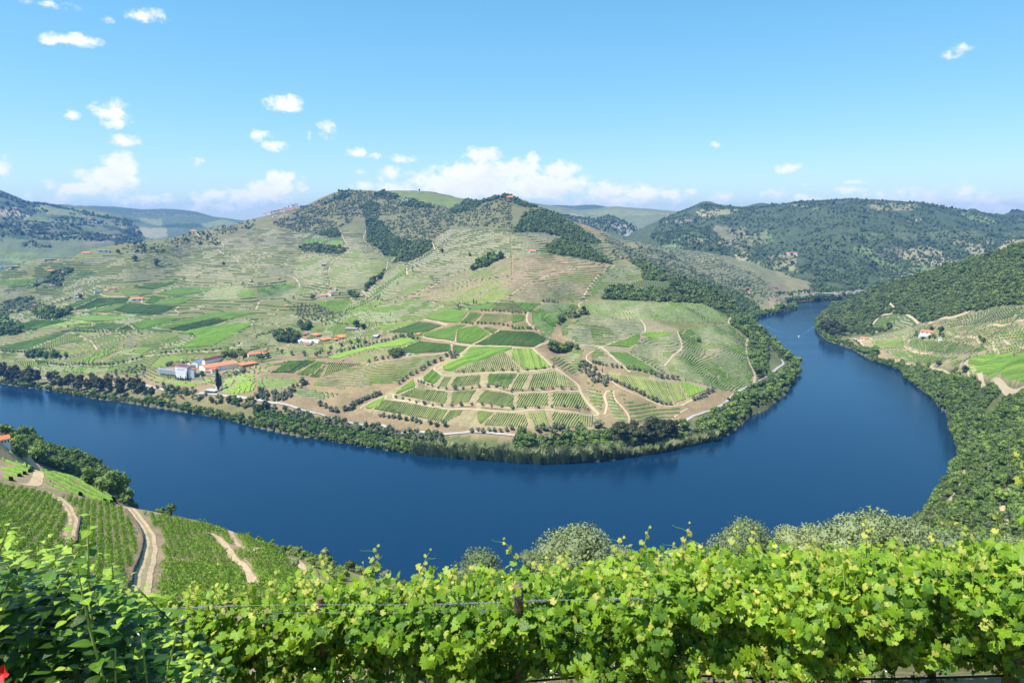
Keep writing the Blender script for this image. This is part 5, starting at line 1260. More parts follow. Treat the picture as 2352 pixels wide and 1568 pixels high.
def sample(k, poly, n, power=2.5, mind=0.0):
    """n places spread over the ground seen inside an outline of the photograph"""
    q = np.array(cp(k, poly)); lo = q.min(0); hi = q.max(0); out = []
    got = 0; tries = 0
    while got < n and tries < 14:
        tries += 1
        m = int(min(6000, (n - got) * 3 + 40)); uv = rng.uniform(lo, hi, (m, 2)); uv = uv[pin(q, uv[:, 0], uv[:, 1])]
        if len(uv) == 0: continue
        h = hit(uv[:, 0], uv[:, 1]); h = h[~np.isnan(h[:, 0])]
        if len(h) == 0: continue
        h = h[h[:, 2] > .25]
        if len(h) == 0: continue
        r = np.hypot(h[:, 0], h[:, 1]); rm = np.quantile(r, .98)
        h = h[off_road(h)]; r = np.hypot(h[:, 0], h[:, 1])
        if len(h) == 0: continue
        h = h[rng.uniform(0, 1, len(h)) < np.clip((r / rm) ** power, .02, 1)]
        out.append(h); got += len(h)
    if not out: return np.zeros((0, 3))
    P = np.concatenate(out)[:n * 2]
    if mind > 0:
        keep = []; 
        for p in P:
            if all((p[0] - a[0]) ** 2 + (p[1] - a[1]) ** 2 > mind * mind for a in keep): keep.append(p)
            if len(keep) >= n: break
        P = np.array(keep)
    return P[:n]
def tree_patch(kind, k, poly, n, label, sc=1.0, mind=2.5, group=None):
    for p in sample(k, poly, n, 1.5, mind): tree(kind, p[0], p[1], sc, label, group or label)

def scatter_nodes(name, meshes):
    col = D.collections.new(name + '_kinds')
    for i, m in enumerate(meshes):
        o = D.objects.new(f'{name}_kind', m); col.objects.link(o)
    ng = D.node_groups.new(name, 'GeometryNodeTree')
    ng.interface.new_socket('Geometry', in_out='INPUT', socket_type='NodeSocketGeometry')
    ng.interface.new_socket('Geometry', in_out='OUTPUT', socket_type='NodeSocketGeometry')
    n = ng.nodes; l = ng.links
    gi = n.new('NodeGroupInput'); go = n.new('NodeGroupOutput'); mp = n.new('GeometryNodeMeshToPoints')
    ip = n.new('GeometryNodeInstanceOnPoints'); ci = n.new('GeometryNodeCollectionInfo')
    ci.inputs['Collection'].default_value = col; ci.inputs['Separate Children'].default_value = True; ci.inputs['Reset Children'].default_value = True
    l.new(gi.outputs[0], mp.inputs['Mesh']); l.new(mp.outputs[0], ip.inputs['Points']); l.new(ci.outputs[0], ip.inputs['Instance'])
    ip.inputs['Pick Instance'].default_value = True
    def attr(nm, ty):
        a = n.new('GeometryNodeInputNamedAttribute'); a.data_type = ty; a.inputs['Name'].default_value = nm; return a.outputs[0]
    l.new(attr('kind_index', 'INT'), ip.inputs['Instance Index']); l.new(attr('turn', 'FLOAT_VECTOR'), ip.inputs['Rotation']); l.new(attr('size', 'FLOAT_VECTOR'), ip.inputs['Scale'])
    l.new(ip.outputs[0], go.inputs[0])
    return ng
_SN = {}
def scatter(name, P, kinds, sc=1.0, var=.3, label=None, cat=None, kind='stuff', tilt=0, zs=1.0):
    """uncountable growth: one object of many instances"""
    if len(P) == 0: return
    key = tuple(kinds)
    if key not in _SN: _SN[key] = scatter_nodes('growth_' + '_'.join(kinds), [m for q in kinds for m in km(q)])
    me = D.meshes.new(name); n = len(P); me.vertices.add(n); me.vertices.foreach_set('co', np.ascontiguousarray(P, dtype=np.float32).ravel())
    a = me.attributes.new('kind_index', 'INT', 'POINT'); a.data.foreach_set('value', rng.integers(0, 4 * len(kinds), n).astype(np.int32))
    rot = np.c_[rng.normal(0, tilt, (n, 2)) if tilt else np.zeros((n, 2)), rng.uniform(0, 6.28, n)]
    a = me.attributes.new('turn', 'FLOAT_VECTOR', 'POINT'); a.data.foreach_set('vector', rot.astype(np.float32).ravel())
    s = sc * np.clip(rng.lognormal(0, var * 1.25, n) * .95, .4, 2.3); a = me.attributes.new('size', 'FLOAT_VECTOR', 'POINT'); a.data.foreach_set('vector', np.stack([s, s, s * zs], 1).astype(np.float32).ravel())
    o = obj(name, me); md = o.modifiers.new('growth', 'NODES'); md.node_group = _SN[key]
    tag(o, label, cat, None, kind)
    return o
def growth(name, k, poly, n, kinds, sc=1.0, label=None, cat='scrub', power=2.5, patchy=None, **kw):
    P = sample(k, poly, n, power)
    if patchy is not None and len(P):
        P = P[fbm(P[:, 0] / 35, P[:, 1] / 35, 3, 17) > patchy]
    return scatter(name, P, kinds, sc, label=label, cat=cat, **kw)
def surf_points(name, k, poly, n):
    """places on one of the far hillsides inside an outline of the photograph"""
    x, y, z, crest, dst = SURF[name]; m = dst <= crest + .02
    x, y, z = x[:, m].ravel(), y[:, m].ravel(), z[:, m].ravel()
    u, v = proj(x, y, z); q = np.array(cp(k, poly)); i = np.where(pin(q, u, v))[0]
    if len(i) == 0: return np.zeros((0, 3))
    w = np.ones(len(i)); c = rng.choice(i, n)
    X, Y, m2 = SURF[name][0], SURF[name][1], m
    nr = int(m.sum()); a = np.minimum(c // nr, X.shape[0] - 2); b = np.minimum(c % nr, nr - 2); s, t = rng.uniform(0, 1, (2, n))
    G = np.stack([SURF[name][0][:, m], SURF[name][1][:, m], SURF[name][2][:, m]], -1)
    P = G[a, b] * ((1 - s) * (1 - t))[:, None] + G[a + 1, b] * (s * (1 - t))[:, None] + G[a, b + 1] * ((1 - s) * t)[:, None] + G[a + 1, b + 1] * (s * t)[:, None]
    return P

def plant_olives(limit=285):
    OLIVES.sort(key=lambda t: -t[0])
    for _, x, y, sc, l, g in OLIVES[:limit]: tree('olive', x, y, sc, l, g, now=True)
    rest = OLIVES[limit:]
    P = np.array([(x, y, 0) for _, x, y, *_ in rest]); P[:, 2] = np.maximum(zat(P[:, 0], P[:, 1]), .2) - .1
    scatter('olive_trees', P, ['olive'], float(np.mean([r[3] for r in rest])) * 1.22, .12, label='the smaller and farther olive trees of rows and orchards on the peninsula', cat='olive trees')
# ---------------------------------------------------------------- planting
OR = lambda k, p, n, l, **kw: tree_row('olive', k, p, n, l, **kw)
OR(7,[(880,610),(950,640),(1010,668),(1110,712),(1170,735),(1230,768),(1330,818),(1370,838),(1460,848)],17,'round olive in the diagonal row under the long slanting plot',sc=1.25)
OR(7,[(740,462),(850,490),(920,502),(1010,512)],8,'olive in the short row at the foot of the wedge-shaped terraces',sc=1.2)
OR(7,[(1060,520),(1140,532),(1210,545),(1290,570),(1350,595),(1460,608),(1520,612)],10,'olive in the loose row above the long slanting plot',sc=1.45)
tree_patch('olive',7,[(600,515),(680,455),(720,460),(760,520),(820,570),(900,645),(895,690),(800,680),(690,600),(600,550)],34,'olive in the dark grove left of the slanting plots',sc=1.35,mind=4.5)
OR(7,[(1680,812),(1730,790),(1780,750),(1850,722)],9,'olive on the bank beside the bright green triangle',sc=1.2)
OR(6,[(1140,955),(1210,965),(1290,975),(1400,1000),(1440,995),(1510,1018)],9,'olive in the row under the long lowest plot',sc=1.3)
OR(6,[(1590,1030),(1650,1040),(1735,1045)],3,'olive beside the mouth of the gully below the tiers',sc=1.6)
OR(6,[(1990,1100),(2050,1095),(2120,1098),(2230,1092),(2290,1090),(2352,1075)],8,'olive in the row under the pale striped lowest plot',sc=1.35)
tree_patch('olive',7,[(210,1070),(300,1065),(540,1060),(545,1115),(380,1130),(230,1110)],13,'olive in the clump under the dark trapezoid plot',sc=1.6,mind=5)
tree_patch('olive',7,[(580,1065),(690,1060),(695,1110),(590,1105)],4,'olive in the small clump above the railway right of the lowest tier',sc=1.6,mind=5)
tree_patch('olive',7,[(800,1030),(875,1030),(870,1070),(730,1075),(740,1050)],4,'olive at the right end of the lowest tier above the dark trees',sc=1.7,mind=5)
OR(6,[(590,855),(650,880),(700,915),(820,900)],5,'olive on the brown bank above the railway left of the gully',sc=1.7)
OR(6,[(870,900),(900,850),(980,815),(1060,780),(1140,755)],14,'olive in the dark row left of the bright lowest strip',sc=1.4)
OR(6,[(1310,655),(1390,605),(1500,545),(1540,525),(1590,485),(1640,465),(1700,448)],10,'olive along the left edge of the tiers climbing to the fan of rows',sc=1.4)
tree_patch('olive',6,[(1730,400),(1800,370),(1890,400),(1800,430),(1740,425)],8,'olive in the little grove by the short pale track',sc=1.3,mind=4)
_b='small olive on the planted bank of the tiers'
OR(6,[(1290,785),(1480,835),(1700,862),(1950,852),(2352,880)],14,_b,sc=.75,jit=.3); OR(7,[(0,890),(300,872),(700,892)],7,_b,sc=.75,jit=.3)
OR(6,[(1490,640),(1560,665),(1700,702),(2060,690),(2352,712)],15,_b,sc=.8,jit=.3); OR(7,[(0,735),(300,708),(540,705)],7,_b,sc=.8,jit=.3)
OR(6,[(1900,556),(2352,535)],6,_b,sc=.8,jit=.3); OR(7,[(50,545),(380,508)],5,_b,sc=.8,jit=.3)
_c='olive in the fine row between the upper tier plots'
OR(2,[(2070,1365),(2352,1380)],9,_c); OR(2,[(1925,1478),(2130,1485),(2352,1515)],12,_c); OR(3,[(0,1382),(120,1386)],5,_c); OR(3,[(30,1528),(210,1535)],6,_c); OR(3,[(290,1282),(420,1290)],6,_c)
OR(3,[(420,1430),(520,1395),(640,1365)],9,'olive in the short line above the dark shrubs right of the S bend',sc=1.1)
OR(5,[(690,172),(900,176),(1150,182)],14,'small olive in the row along the brown bank at the left',sc=.9,jit=.2)
OR(5,[(20,355),(460,342)],14,'small olive in the row at the left edge under the dark green wedge',sc=.9,jit=.2)
OR(5,[(440,475),(700,482),(1000,482),(1180,450),(1300,412)],26,'grey olive along the white wall above the winery road',sc=1.1,jit=.3)
OR(5,[(1480,375),(1700,365),(1900,352),(2100,325),(2200,295)],14,'olive along the pale winery road under the largest bright slope',sc=.9,jit=.3)
tree_patch('olive',5,[(940,590),(1110,520),(1280,478),(1380,520),(1380,560),(1200,640),(1000,620)],40,'olive in the spaced orchard on the brown slope above the river wood',sc=.85,mind=7)
_d='olive among the bank trees between river bank and railway'
tree_patch('olive',6,[(0,862),(340,915),(640,975),(960,1030),(1300,1085),(1700,1130),(1740,1180),(1400,1180),(900,1095),(560,1035),(0,925)],62,_d,sc=1.5,mind=4)
growth('bank_olives',6,[(0,855),(340,910),(640,968),(960,1025),(1300,1080),(1700,1125),(1740,1190),(1400,1190),(900,1100),(560,1045),(0,930)],150,['olive','oak'],1.2,'grey-green olives and shrubs between railway and citrus row','shrubs')
growth('left_bank_olives',5,[(1480,700),(1560,690),(1700,720),(1900,760),(2352,830),(2352,900),(2100,860),(1900,830),(1700,800),(1500,790)],90,['olive','willow','oak'],1.3,'mixed riverside shrubs below the winery','shrubs')
growth('terrace_olives',6,[(0,720),(230,740),(300,700),(470,640),(470,665),(330,760),(340,820),(200,820),(0,800)],90,['olive'],1.2,'olives crowding the terraces left of the amphitheatre','shrubs')
growth('bank_bushes',7,[(0,1180),(480,1190),(900,1120),(940,1240),(870,1290),(0,1300)],330,['olive','oak','broad'],1.45,'mixed bushes below the railway at the tip of the bend','shrubs')
tree_row('citrus',6,[(-20,940),(180,975),(400,1010),(600,1060),(800,1110),(1000,1150),(1200,1188),(1480,1215),(1720,1222)],95,'bright green citrus in the front line of the riverside double row',sc=1.1,jit=.3)
tree_row('citrus',6,[(-20,918),(180,952),(400,990),(600,1040),(800,1090),(1000,1132),(1200,1165)],78,'bright green citrus in the back line of the riverside double row',sc=1.1,jit=.3)
# riverside trees
_e='dark eucalyptus in the tall riverside wood at the left'
tree_patch('euc',5,[(0,540),(160,600),(380,640),(700,668),(930,672),(1120,700),(1330,730),(1420,790),(1300,800),(1000,770),(700,740),(400,690),(100,650),(0,640)],62,_e,sc=.9,mind=6)
tree_patch('euc',7,[(950,1190),(1080,1180),(1300,1165),(1480,1155),(1490,1215),(1350,1245),(1150,1270),(980,1260)],30,'dark eucalyptus in the tall clump at the bend of the river',sc=1.12,mind=5)
tree_patch('willow',7,[(860,1240),(960,1250),(960,1310),(880,1330)],5,'yellow-green willow left of the dark eucalyptus clump',sc=1.9,mind=4)
def bank_path(pts, inset):
    C = smooth_path([at_z(u, v, 0)[:2] for u, v in pts], 4); n = normals(C)
    m = C[len(C) // 2] + n[len(C) // 2] * 10
    s = -1 if pin(river, np.array([m[0]]), np.array([m[1]]))[0] else 1
    return C + n * s * inset
def bank_trees(pts, inset, n, kinds, label, sc=1.0, jit=2.0, group=None):
    C = bank_path(pts, inset); L = np.r_[0, np.cumsum(np.hypot(*np.diff(C, axis=0).T))]
    for i, t in enumerate(np.sort(rng.uniform(0, L[-1], n))):
        x = np.interp(t, L, C[:, 0]) + rng.normal(0, jit); y = np.interp(t, L, C[:, 1]) + rng.normal(0, jit)
        if pin(river, np.array([x]), np.array([y]))[0]: continue
        tree(kinds[int(rng.integers(0, len(kinds)))], x, y, sc, label, group or label)
def bank_stuff(name, pts, inset, n, kinds, sc, label, jit=2.5, zs=1.0):
    C = bank_path(pts, inset); i = rng.integers(0, len(C), n); P = C[i] + rng.normal(0, jit, (n, 2))
    P = P[~pin(river, P[:, 0], P[:, 1])]
    scatter(name, np.c_[P, np.maximum(zat(P[:, 0], P[:, 1]), .1) - .2], kinds, sc, label=label, cat='shrubs', zs=zs)
BP = BANK_PEN
bank_stuff('waterside_shrubs', BP[0:19], 2, 1200, ['willow','broad','oak','reed'], .85, 'low shrubs and saplings lining the water at the near bank')
growth('citrus_undergrowth',6,[(0,960),(400,1020),(1000,1160),(1700,1240),(1700,1300),(1200,1260),(800,1190),(400,1120),(0,1040)],520,['willow','olive','reed','broad'],.7,'bushes and reeds between the citrus rows and the water','shrubs')
bank_stuff('reed_bed', cp(6,[(1500,1300),(1700,1320),(2352,1370)])+cp(7,[(400,1385),(900,1350)]), 6, 1100, ['reed'], 1.9, 'pale green reed bed at the water edge left of the eucalyptus clump', 3.5)
bank_stuff('reed_bed', cp(7,[(960,1345),(1100,1325),(1350,1280),(1600,1225),(1850,1175)]), 3, 420, ['reed'], 1.7, 'pale green reed bed at the water edge right under the eucalyptus clump', 2.5)
bank_trees(BP[3:9], 10, 26, ['broad','willow','oak'], 'leafy bank tree between the winery and the citrus rows', 1.0)
bank_trees(BP[9:12], 13, 14, ['broad','willow'], 'leafy bank tree beside the reed bed at the tip of the bend', 1.0)
bank_trees(BP[13:22], 12, 60, ['broad','oak','willow'], 'leafy bank tree on the outer shore right of the eucalyptus clump', 1.15, 5)
bank_stuff('bank_thicket', BP[13:23], 20, 620, ['broad','oak','olive','willow'], 1.3, 'thicket on the slope between railway and water right of the eucalyptus clump', 8)
bank_stuff('bank_thicket', BP[20:31], 8, 620, ['broad','oak'], 1.25, 'thicket under the wooded end of the peninsula', 8)
bank_stuff('upper_bank_trees', BP[30:38], 8, 420, ['broad','oak'], 1.3, 'riverside trees along the far upper reach of the river', 5)
RB = BANK_RIGHT
tree_patch('euc',8,[(470,160),(560,150),(690,180),(700,225),(660,250),(560,235),(480,200)],20,'dark eucalyptus in the round wood on the right bank by the jetty',sc=1.05,mind=7)
tree_patch('oak',8,[(700,130),(850,120),(980,170),(980,205),(850,215),(720,190)],26,'dark tree in the wood behind the red shed on the right bank',sc=1.5,mind=6)
tree_patch('oak',8,[(1005,160),(1110,150),(1135,140),(1100,170),(1010,185)],7,'dark tree under the isolated hump of vines',sc=1.5,mind=5)
bank_trees(RB[8:11], 6, 22, ['broad','oak'], 'bank tree beside the jetty on the right bank', 1.25, 3)
bank_trees(RB[10:13], 9, 48, ['broad','oak'], 'bank tree in the band below the lower terraces of the right bank', 1.2, 4.5)
tree_patch('broad',8,[(945,370),(1015,370),(1010,395),(950,395)],3,'tall round tree standing over the right bank path',sc=2.1,mind=6)
bank_trees(RB[12:22], 9, 70, ['broad','oak','willow'], 'leafy tree along the long right shore', 1.15, 4)
bank_stuff('shore_thicket', RB[6:23], 3, 1400, ['broad','willow'], .8, 'low growth along the right shore', 5)
bank_stuff('cove_thicket', RB[0:7], 6, 300, ['broad','oak'], 1.2, 'bushes at the mouth of the upper reach on the right', 6)
tree_patch('broad',8,[(1250,500),(1500,490),(1650,560),(1850,600),(2050,650),(1900,800),(1600,760),(1400,680)],60,'rounded tree on the scrub slope below the large rounded field',sc=1.0,mind=5)
growth('shore_scrub',8,[(1230,515),(1500,490),(1650,570),(1850,620),(2352,710),(2352,1600),(1650,1600),(1760,1280),(1700,1100),(1640,900),(1400,700)],5200,['scrub','broad','olive','oak'],.8,'dense green scrub covering the near right bank',power=1.6,patchy=-.42)
growth('lower_scrub','F',[(2170,1110),(2352,1110),(2352,1260),(2040,1260),(2090,1200)],900,['scrub','broad','oak'],.8,'dense scrub on the slope beside the reddish track at the right',power=1.5)
# wooded hill on the right, woods on the peninsula
growth('hillside_maquis',4,[(420,1400),(600,1270),(900,1165),(1450,1005),(2352,745),(2352,1310),(2150,1315),(1850,1375),(1480,1465),(1385,1470),(1290,1395),(1150,1385),(1060,1400),(950,1490),(1000,1540),(700,1550),(450,1540)],9000,['scrub','oakbig'],1.05,'dark evergreen scrub covering the hill across the river at the right',power=2.2)
growth('ridge_wood',3,[(0,640),(120,470),(300,430),(450,500),(600,590),(820,735),(800,755),(690,740),(560,700),(480,690),(280,642)],2300,['scrub','oakbig'],1.25,'dark wood on the crest right of the summit',cat='wood')
growth('ridge_wood',3,[(320,820),(340,760),(420,710),(540,690),(700,770),(780,840),(900,915),(900,935),(780,910),(560,860),(400,850)],1700,['scrub','oakbig'],1.2,'dark wood right of the arcaded white house',cat='wood')
growth('ridge_wood',3,[(1080,905),(1150,890),(1250,935),(1450,1060),(1620,1075),(1700,1095),(2000,1170),(2230,1300),(2290,1400),(2260,1540),(2120,1560),(2010,1470),(1960,1390),(1740,1295),(1240,1270),(830,1258),(850,1190),(1000,1125),(1140,1170),(1440,1165),(1485,1140),(1430,1095),(1190,1075),(1230,1000),(1100,930)],4200,['scrub','oakbig'],1.25,'long dark wood running down the ridge to the river narrows',cat='wood')
growth('ridge_wood',7,[(2010,110),(2020,20),(2120,0),(2230,60),(2352,240),(2352,560),(2230,640),(2215,560),(2190,480),(2160,330),(2175,235)],1500,['scrub','oakbig','broad'],1.1,'dark wood falling to the railway at the end of the peninsula',cat='wood')
growth('gully_wood',2,[(1010,505),(1180,565),(1230,640),(1330,720),(1480,740),(1600,715),(1635,780),(1500,870),(1400,915),(1270,920),(1300,870),(1180,855),(1120,780),(1020,740)],2400,['scrub','oakbig'],1.35,'dark wood filling the gully under the summit',cat='wood')
growth('hill_scrub',2,[(390,790),(470,750),(560,745),(700,770),(860,795),(770,845),(620,835),(440,820)],420,['oakbig','scrub'],1.1,'dark scrub patch left of the gully wood',cat='wood')
growth('hill_scrub',2,[(560,670),(620,630),(740,610),(800,680),(690,690)],260,['oakbig'],1.1,'dark wood patch beside the steep track',cat='wood')
growth('stream_trees',2,[(1110,1060),(1180,990),(1200,1000),(1090,1110),(1010,1145),(1040,1080)],90,['broad','oak'],1.0,'stream-side trees between two pale tracks',cat='shrubs')
growth('stream_trees',2,[(850,1215),(960,1240),(1010,1190),(980,1165),(1040,1145),(990,1230),(920,1250)],50,['broad','oak'],1.0,'bushes beside the stream under the white quinta',cat='shrubs')
growth('hedge_line',2,[(1970,985),(2100,910),(2250,870),(2260,880),(2120,960),(2000,990)],130,['oak','broad'],1.3,'dark hedge line on the crest of the terraced slope',cat='shrubs')
growth('hollow_oaks',7,[(340,345),(400,305),(500,310),(590,295),(590,340),(480,385),(360,370)],34,['oak'],1.5,'dark oak clump in the hollow by the road bend',cat='shrubs')
growth('hollow_shrubs',7,[(430,60),(530,40),(690,0),(700,20),(560,50),(440,90)],36,['oak','broad'],1.0,'dark shrubs in the hollow right of the S bend',cat='shrubs')
growth('olive_scrub',2,[(150,560),(420,430),(700,300),(830,250),(1300,300),(1780,420),(1950,330),(2352,290),(2352,620),(2100,590),(1800,600),(1640,690),(1560,740),(1350,720),(1180,560),(1010,500),(760,600),(560,660),(400,640),(200,590)],6500,['olivebig','scrub'],1.15,'olive groves and scrub dotted over the summit slopes',patchy=-.3)
growth('summit_wood',2,[(1080,300),(1180,270),(1310,310),(1300,330),(1150,330)],200,['oakbig'],1.5,'dark summit wood under the mast',cat='wood')
growth('summit_wood',2,[(700,340),(800,300),(880,290),(870,320),(760,345)],110,['oakbig'],1.4,'dark wood patch left of the summit mast',cat='wood')
growth('summit_wood',2,[(930,420),(1060,360),(1130,400),(1100,440),(1040,490),(980,500),(1000,430)],240,['oakbig'],1.4,'dark wood patches under the summit',cat='wood')
growth('summit_wood',2,[(1340,380),(1430,365),(1600,390),(1640,420),(1400,410)],200,['oakbig'],1.3,'dark wood patch below the modern white house',cat='wood')
growth('summit_wood',2,[(1770,450),(1880,400),(1900,360),(2000,310),(2200,275),(2352,300),(2352,320),(2250,330),(2100,370),(2000,430),(1830,470)],800,['oakbig'],1.4,'dark wood on the second summit with the orange house',cat='wood')
growth('crest_wood',3,[(0,300),(60,345),(140,385),(260,410),(150,420),(60,395),(0,370)],140,['oakbig'],1.3,'dark wood on the right shoulder of the second summit',cat='wood')
growth('left_ridge_scrub',1,[(1050,800),(1500,690),(1850,600),(2352,500),(2352,600),(2000,700),(2050,770),(1700,760),(1500,830),(1100,850)],900,['olivebig','scrub','oakbig'],1.1,'olives and scrub along the long left ridge',patchy=-.2)
growth('left_olive_slope',1,[(0,1290),(220,1235),(330,1240),(430,1310),(300,1350),(60,1400),(0,1400)],260,['olivebig'],1.0,'olive grove on the brown slope at the left edge',cat='olive grove')
growth('left_olive_slope',1,[(240,1150),(380,1090),(480,1010),(620,970),(680,990),(580,1070),(560,1150),(420,1100),(300,1150)],200,['olivebig','oakbig'],1.0,'olive wood climbing the left slope',cat='olive grove')
growth('round_wood',1,[(310,1390),(380,1360),(500,1370),(640,1370),(660,1400),(560,1440),(420,1450),(330,1420)],110,['oak','broad'],1.5,'dark round wood by the white cabin at the left',cat='wood')
growth('corner_wood',5,[(0,90),(60,80),(80,130),(200,150),(190,185),(60,215),(0,225)],60,['oak','broad'],1.9,'dark wood at the left edge above the walled terraces',cat='wood')
growth('field_copse',5,[(220,415),(300,375),(420,375),(440,415),(600,405),(620,420),(420,425)],34,['broad','oak'],1.4,'small copse under the olive row at the left',cat='wood')
tree_patch('olive',2,[(380,1300),(540,1310),(740,1400),(720,1430),(640,1460),(480,1480),(400,1420),(330,1380),(300,1340)],80,'olive on the brown knoll above the estate',sc=1.1,mind=7)
tree_patch('oak',6,[(180,220),(250,190),(330,195),(390,240),(360,290),(280,290),(200,270)],22,'dark tree in the walled estate garden',sc=2.2,mind=5)
tree_patch('oak',6,[(380,150),(420,90),(470,100),(520,150),(440,180)],10,'tall dark tree behind the estate house',sc=2.0,mind=5)
tree_row('olive',6,[(0,225),(180,175),(330,150)],16,'olive along the pale drive to the estate',sc=1.0)
tree_row('olive',6,[(190,350),(290,390),(570,405),(700,385),(820,362),(1000,300)],9,'round olive on the garden terraces under the estate',sc=1.5)
tree_row('olive',6,[(560,405),(620,350),(710,335),(785,320),(850,300),(890,275),(940,275)],7,'large round olive in the stepped line below the big red roof',sc=1.6)
tree_row('olive',6,[(780,360),(900,335),(1180,270),(1320,225)],16,'olive in the grey hedge line under the chapel meadow',sc=1.2)
tree_patch('olive',6,[(1290,235),(1390,215),(1460,215),(1530,240),(1500,250),(1400,240)],9,'olive by the orange-roofed hut',sc=1.3,mind=3)
tree_patch('oak',6,[(1225,400),(1260,355),(1350,370),(1350,410),(1250,425)],9,'dark pine by the white huts above the amphitheatre',sc=1.7,mind=4)
tree_row('olive',6,[(1040,460),(1090,445),(1150,430),(1210,425)],4,'slim tree along the drive left of the white huts',sc=1.3)
tree_row('oak',6,[(920,140),(985,150)],2,'round dark tree beside the long stone shed',sc=2.2)
tree_row('oak',5,[(1640,550),(1830,590),(1860,580)],3,'round dark tree at the foot of the white winery',sc=1.5)
tree_patch('broad','C',[(1350,200),(1600,190),(1830,200),(1800,240),(1600,240),(1350,240)],8,'large dark tree behind the winery',sc=1.5,mind=7)
tree_patch('citrus','C',[(1990,220),(2080,190),(2280,200),(2290,250),(2050,270)],10,'small green tree in the winery house garden',sc=1.3,mind=4)
tree_patch('olive','C',[(1480,600),(1600,530),(1800,480),(1790,520),(1560,580)],7,'olive in front of the long orange-roofed winery',sc=1.2,mind=4)
for (x, y, h), l in zip([(345,640,80),(390,645,60),(490,655,80),(535,668,60),(578,668,95),(620,672,70),(672,675,80),(710,676,170),(575,580,90),(617,582,95),(762,604,100),(800,606,90)], ['']*12):
    p = hp('C', [(x, y)])[0]; tree('cyp', p[0], p[1], h / 8.192 * .74 / 9.3, 'slim dark cypress in front of the white winery facade', 'cypresses before the winery')
for (x, y, h), l in zip([(1290,862,350),(1335,790,190)], ['tallest cypress, left of the stone-walled terraces beside the green shed','shorter broad cypress just behind the tallest one']):
    p = hp('C', [(x, y)])[0]; tree('cyp', p[0], p[1], h / 8.192 * .74 / 9.3, l)
for x, y in ((515,625),(600,632),(640,640),(730,648)):
    p = hp('C', [(x, y)])[0]; tree('pink', p[0], p[1], .8, 'pink flowering tree among the winery cypresses', 'flowering trees before the winery')
for x, y, h, k, l in ((1862,1345,40,2,'cypress, left of three at the road fork above the dense plot'),(1873,1345,28,2,'cypress, middle of three at the road fork above the dense plot'),(1880,1343,30,2,'cypress, right of three at the road fork above the dense plot'),
                      (2000,1303,44,2,'left cypress of the tall pair on the terraced slope'),(2025,1300,44,2,'right cypress of the tall pair on the terraced slope'),(829,555,42,7,'lone cypress at the top corner of the long slanting plot'),(1595,632,36,7,'lone cypress at the top of the bright green triangle'),(1300,1122,28,2,'lone tiny cypress on the bright curved terraces')):
    p = hp(k, [(x, y)])[0]; tree('cyp', p[0], p[1], h / 4 * math.hypot(p[0], p[1]) / 1620 / 9.3, l)
for x, y, k, sc, l in ((1718,275,7,1.6,'single round bush alone on the wavy terraces'),(427,105,7,1.5,'dark round tree in the hollow right of the S bend'),(657,1360,3,1.7,'round tree at the top of the hollow under the brown bank'),(640,470,7,1.6,'dark tree above the olive grove'),
                       (1962,862,2,1.7,'dark lone tree on the wide middle terraces'),(1710,830,2,2.2,'dark double bush beside the pale scar'),(1240,905,1,3.0,'large dark lone bush on the left ridge'),(1445,945,1,3.2,'largest dark lone bush, lower on the left ridge'),(2060,945,1,2.0,'dark bush near the sandy patch of the left ridge'),
                       (490,1350,1,2.4,'dark tree beside the parked red car'),(745,1250,1,2.0,'dark tree right of the long white shed'),(525,1260,2,2.4,'dark tree left of the white quinta'),(1110,150,8,2.5,'tall dark tree under the isolated hump of vines, highest there'),(1590,180,8,2.0,'dark tree at the right end of the long red-roofed house'),
                       (1215,478,8,1.4,'small dark tree by the river path'),(1810,550,8,2.2,'dark tree under the tip of the large rounded field'),(1570,490,8,1.8,'dark tree on the brown bank left of the rounded field'),(1975,285,8,1.6,'round bush beside the pale road on the right bank'),(1945,240,8,1.3,'small bush over the pale road on the right bank'),
                       (1505,165,8,1.6,'tree behind the roof of the long red-roofed house')):
    p = hp(k, [(x, y)]); 
    if len(p): tree('oak', p[0][0], p[0][1], sc * .85, l)
tree_patch('olive','C',[(60,820),(200,740),(400,800),(700,840),(960,820),(900,900),(700,880),(300,860)],7,'lone olive on the dry bank below the winery steps',sc=1.4,mind=10)
tree_row('olive','C',[(320,400),(410,385)],2,'olive by the red hip roof left of the winery',sc=1.5)
tree_row('oak','C',[(470,560),(880,590),(985,580)],3,'dark garden bush against the winery wall',sc=1.6)
tree_row('olive',8,[(790,255),(840,300),(880,330)],10,'olive along the pale riverside drive on the right bank',sc=1.2)
tree_patch('oak',8,[(1340,190),(1390,180),(1400,230),(1650,210),(1600,235),(1430,250),(1330,210)],10,'garden tree round the long red-roofed house',sc=1.1,mind=5)
growth('saddle_scrub',3,[(800,700),(1450,830),(1700,1000),(2150,1100),(2250,1300),(1700,1080),(1450,1040),(1250,920),(950,880)],1500,['olivebig','scrub'],1.2,'olives and scrub on the slopes behind the wooded ridge',patchy=-.1)
growth('saddle_scrub','F',[(1440,548),(1620,585),(1760,640),(1820,690),(1740,705),(1640,650),(1500,590)],900,['olivebig','scrub'],1.0,'olives and scrub on the far slope above the upper reach',patchy=-.2)
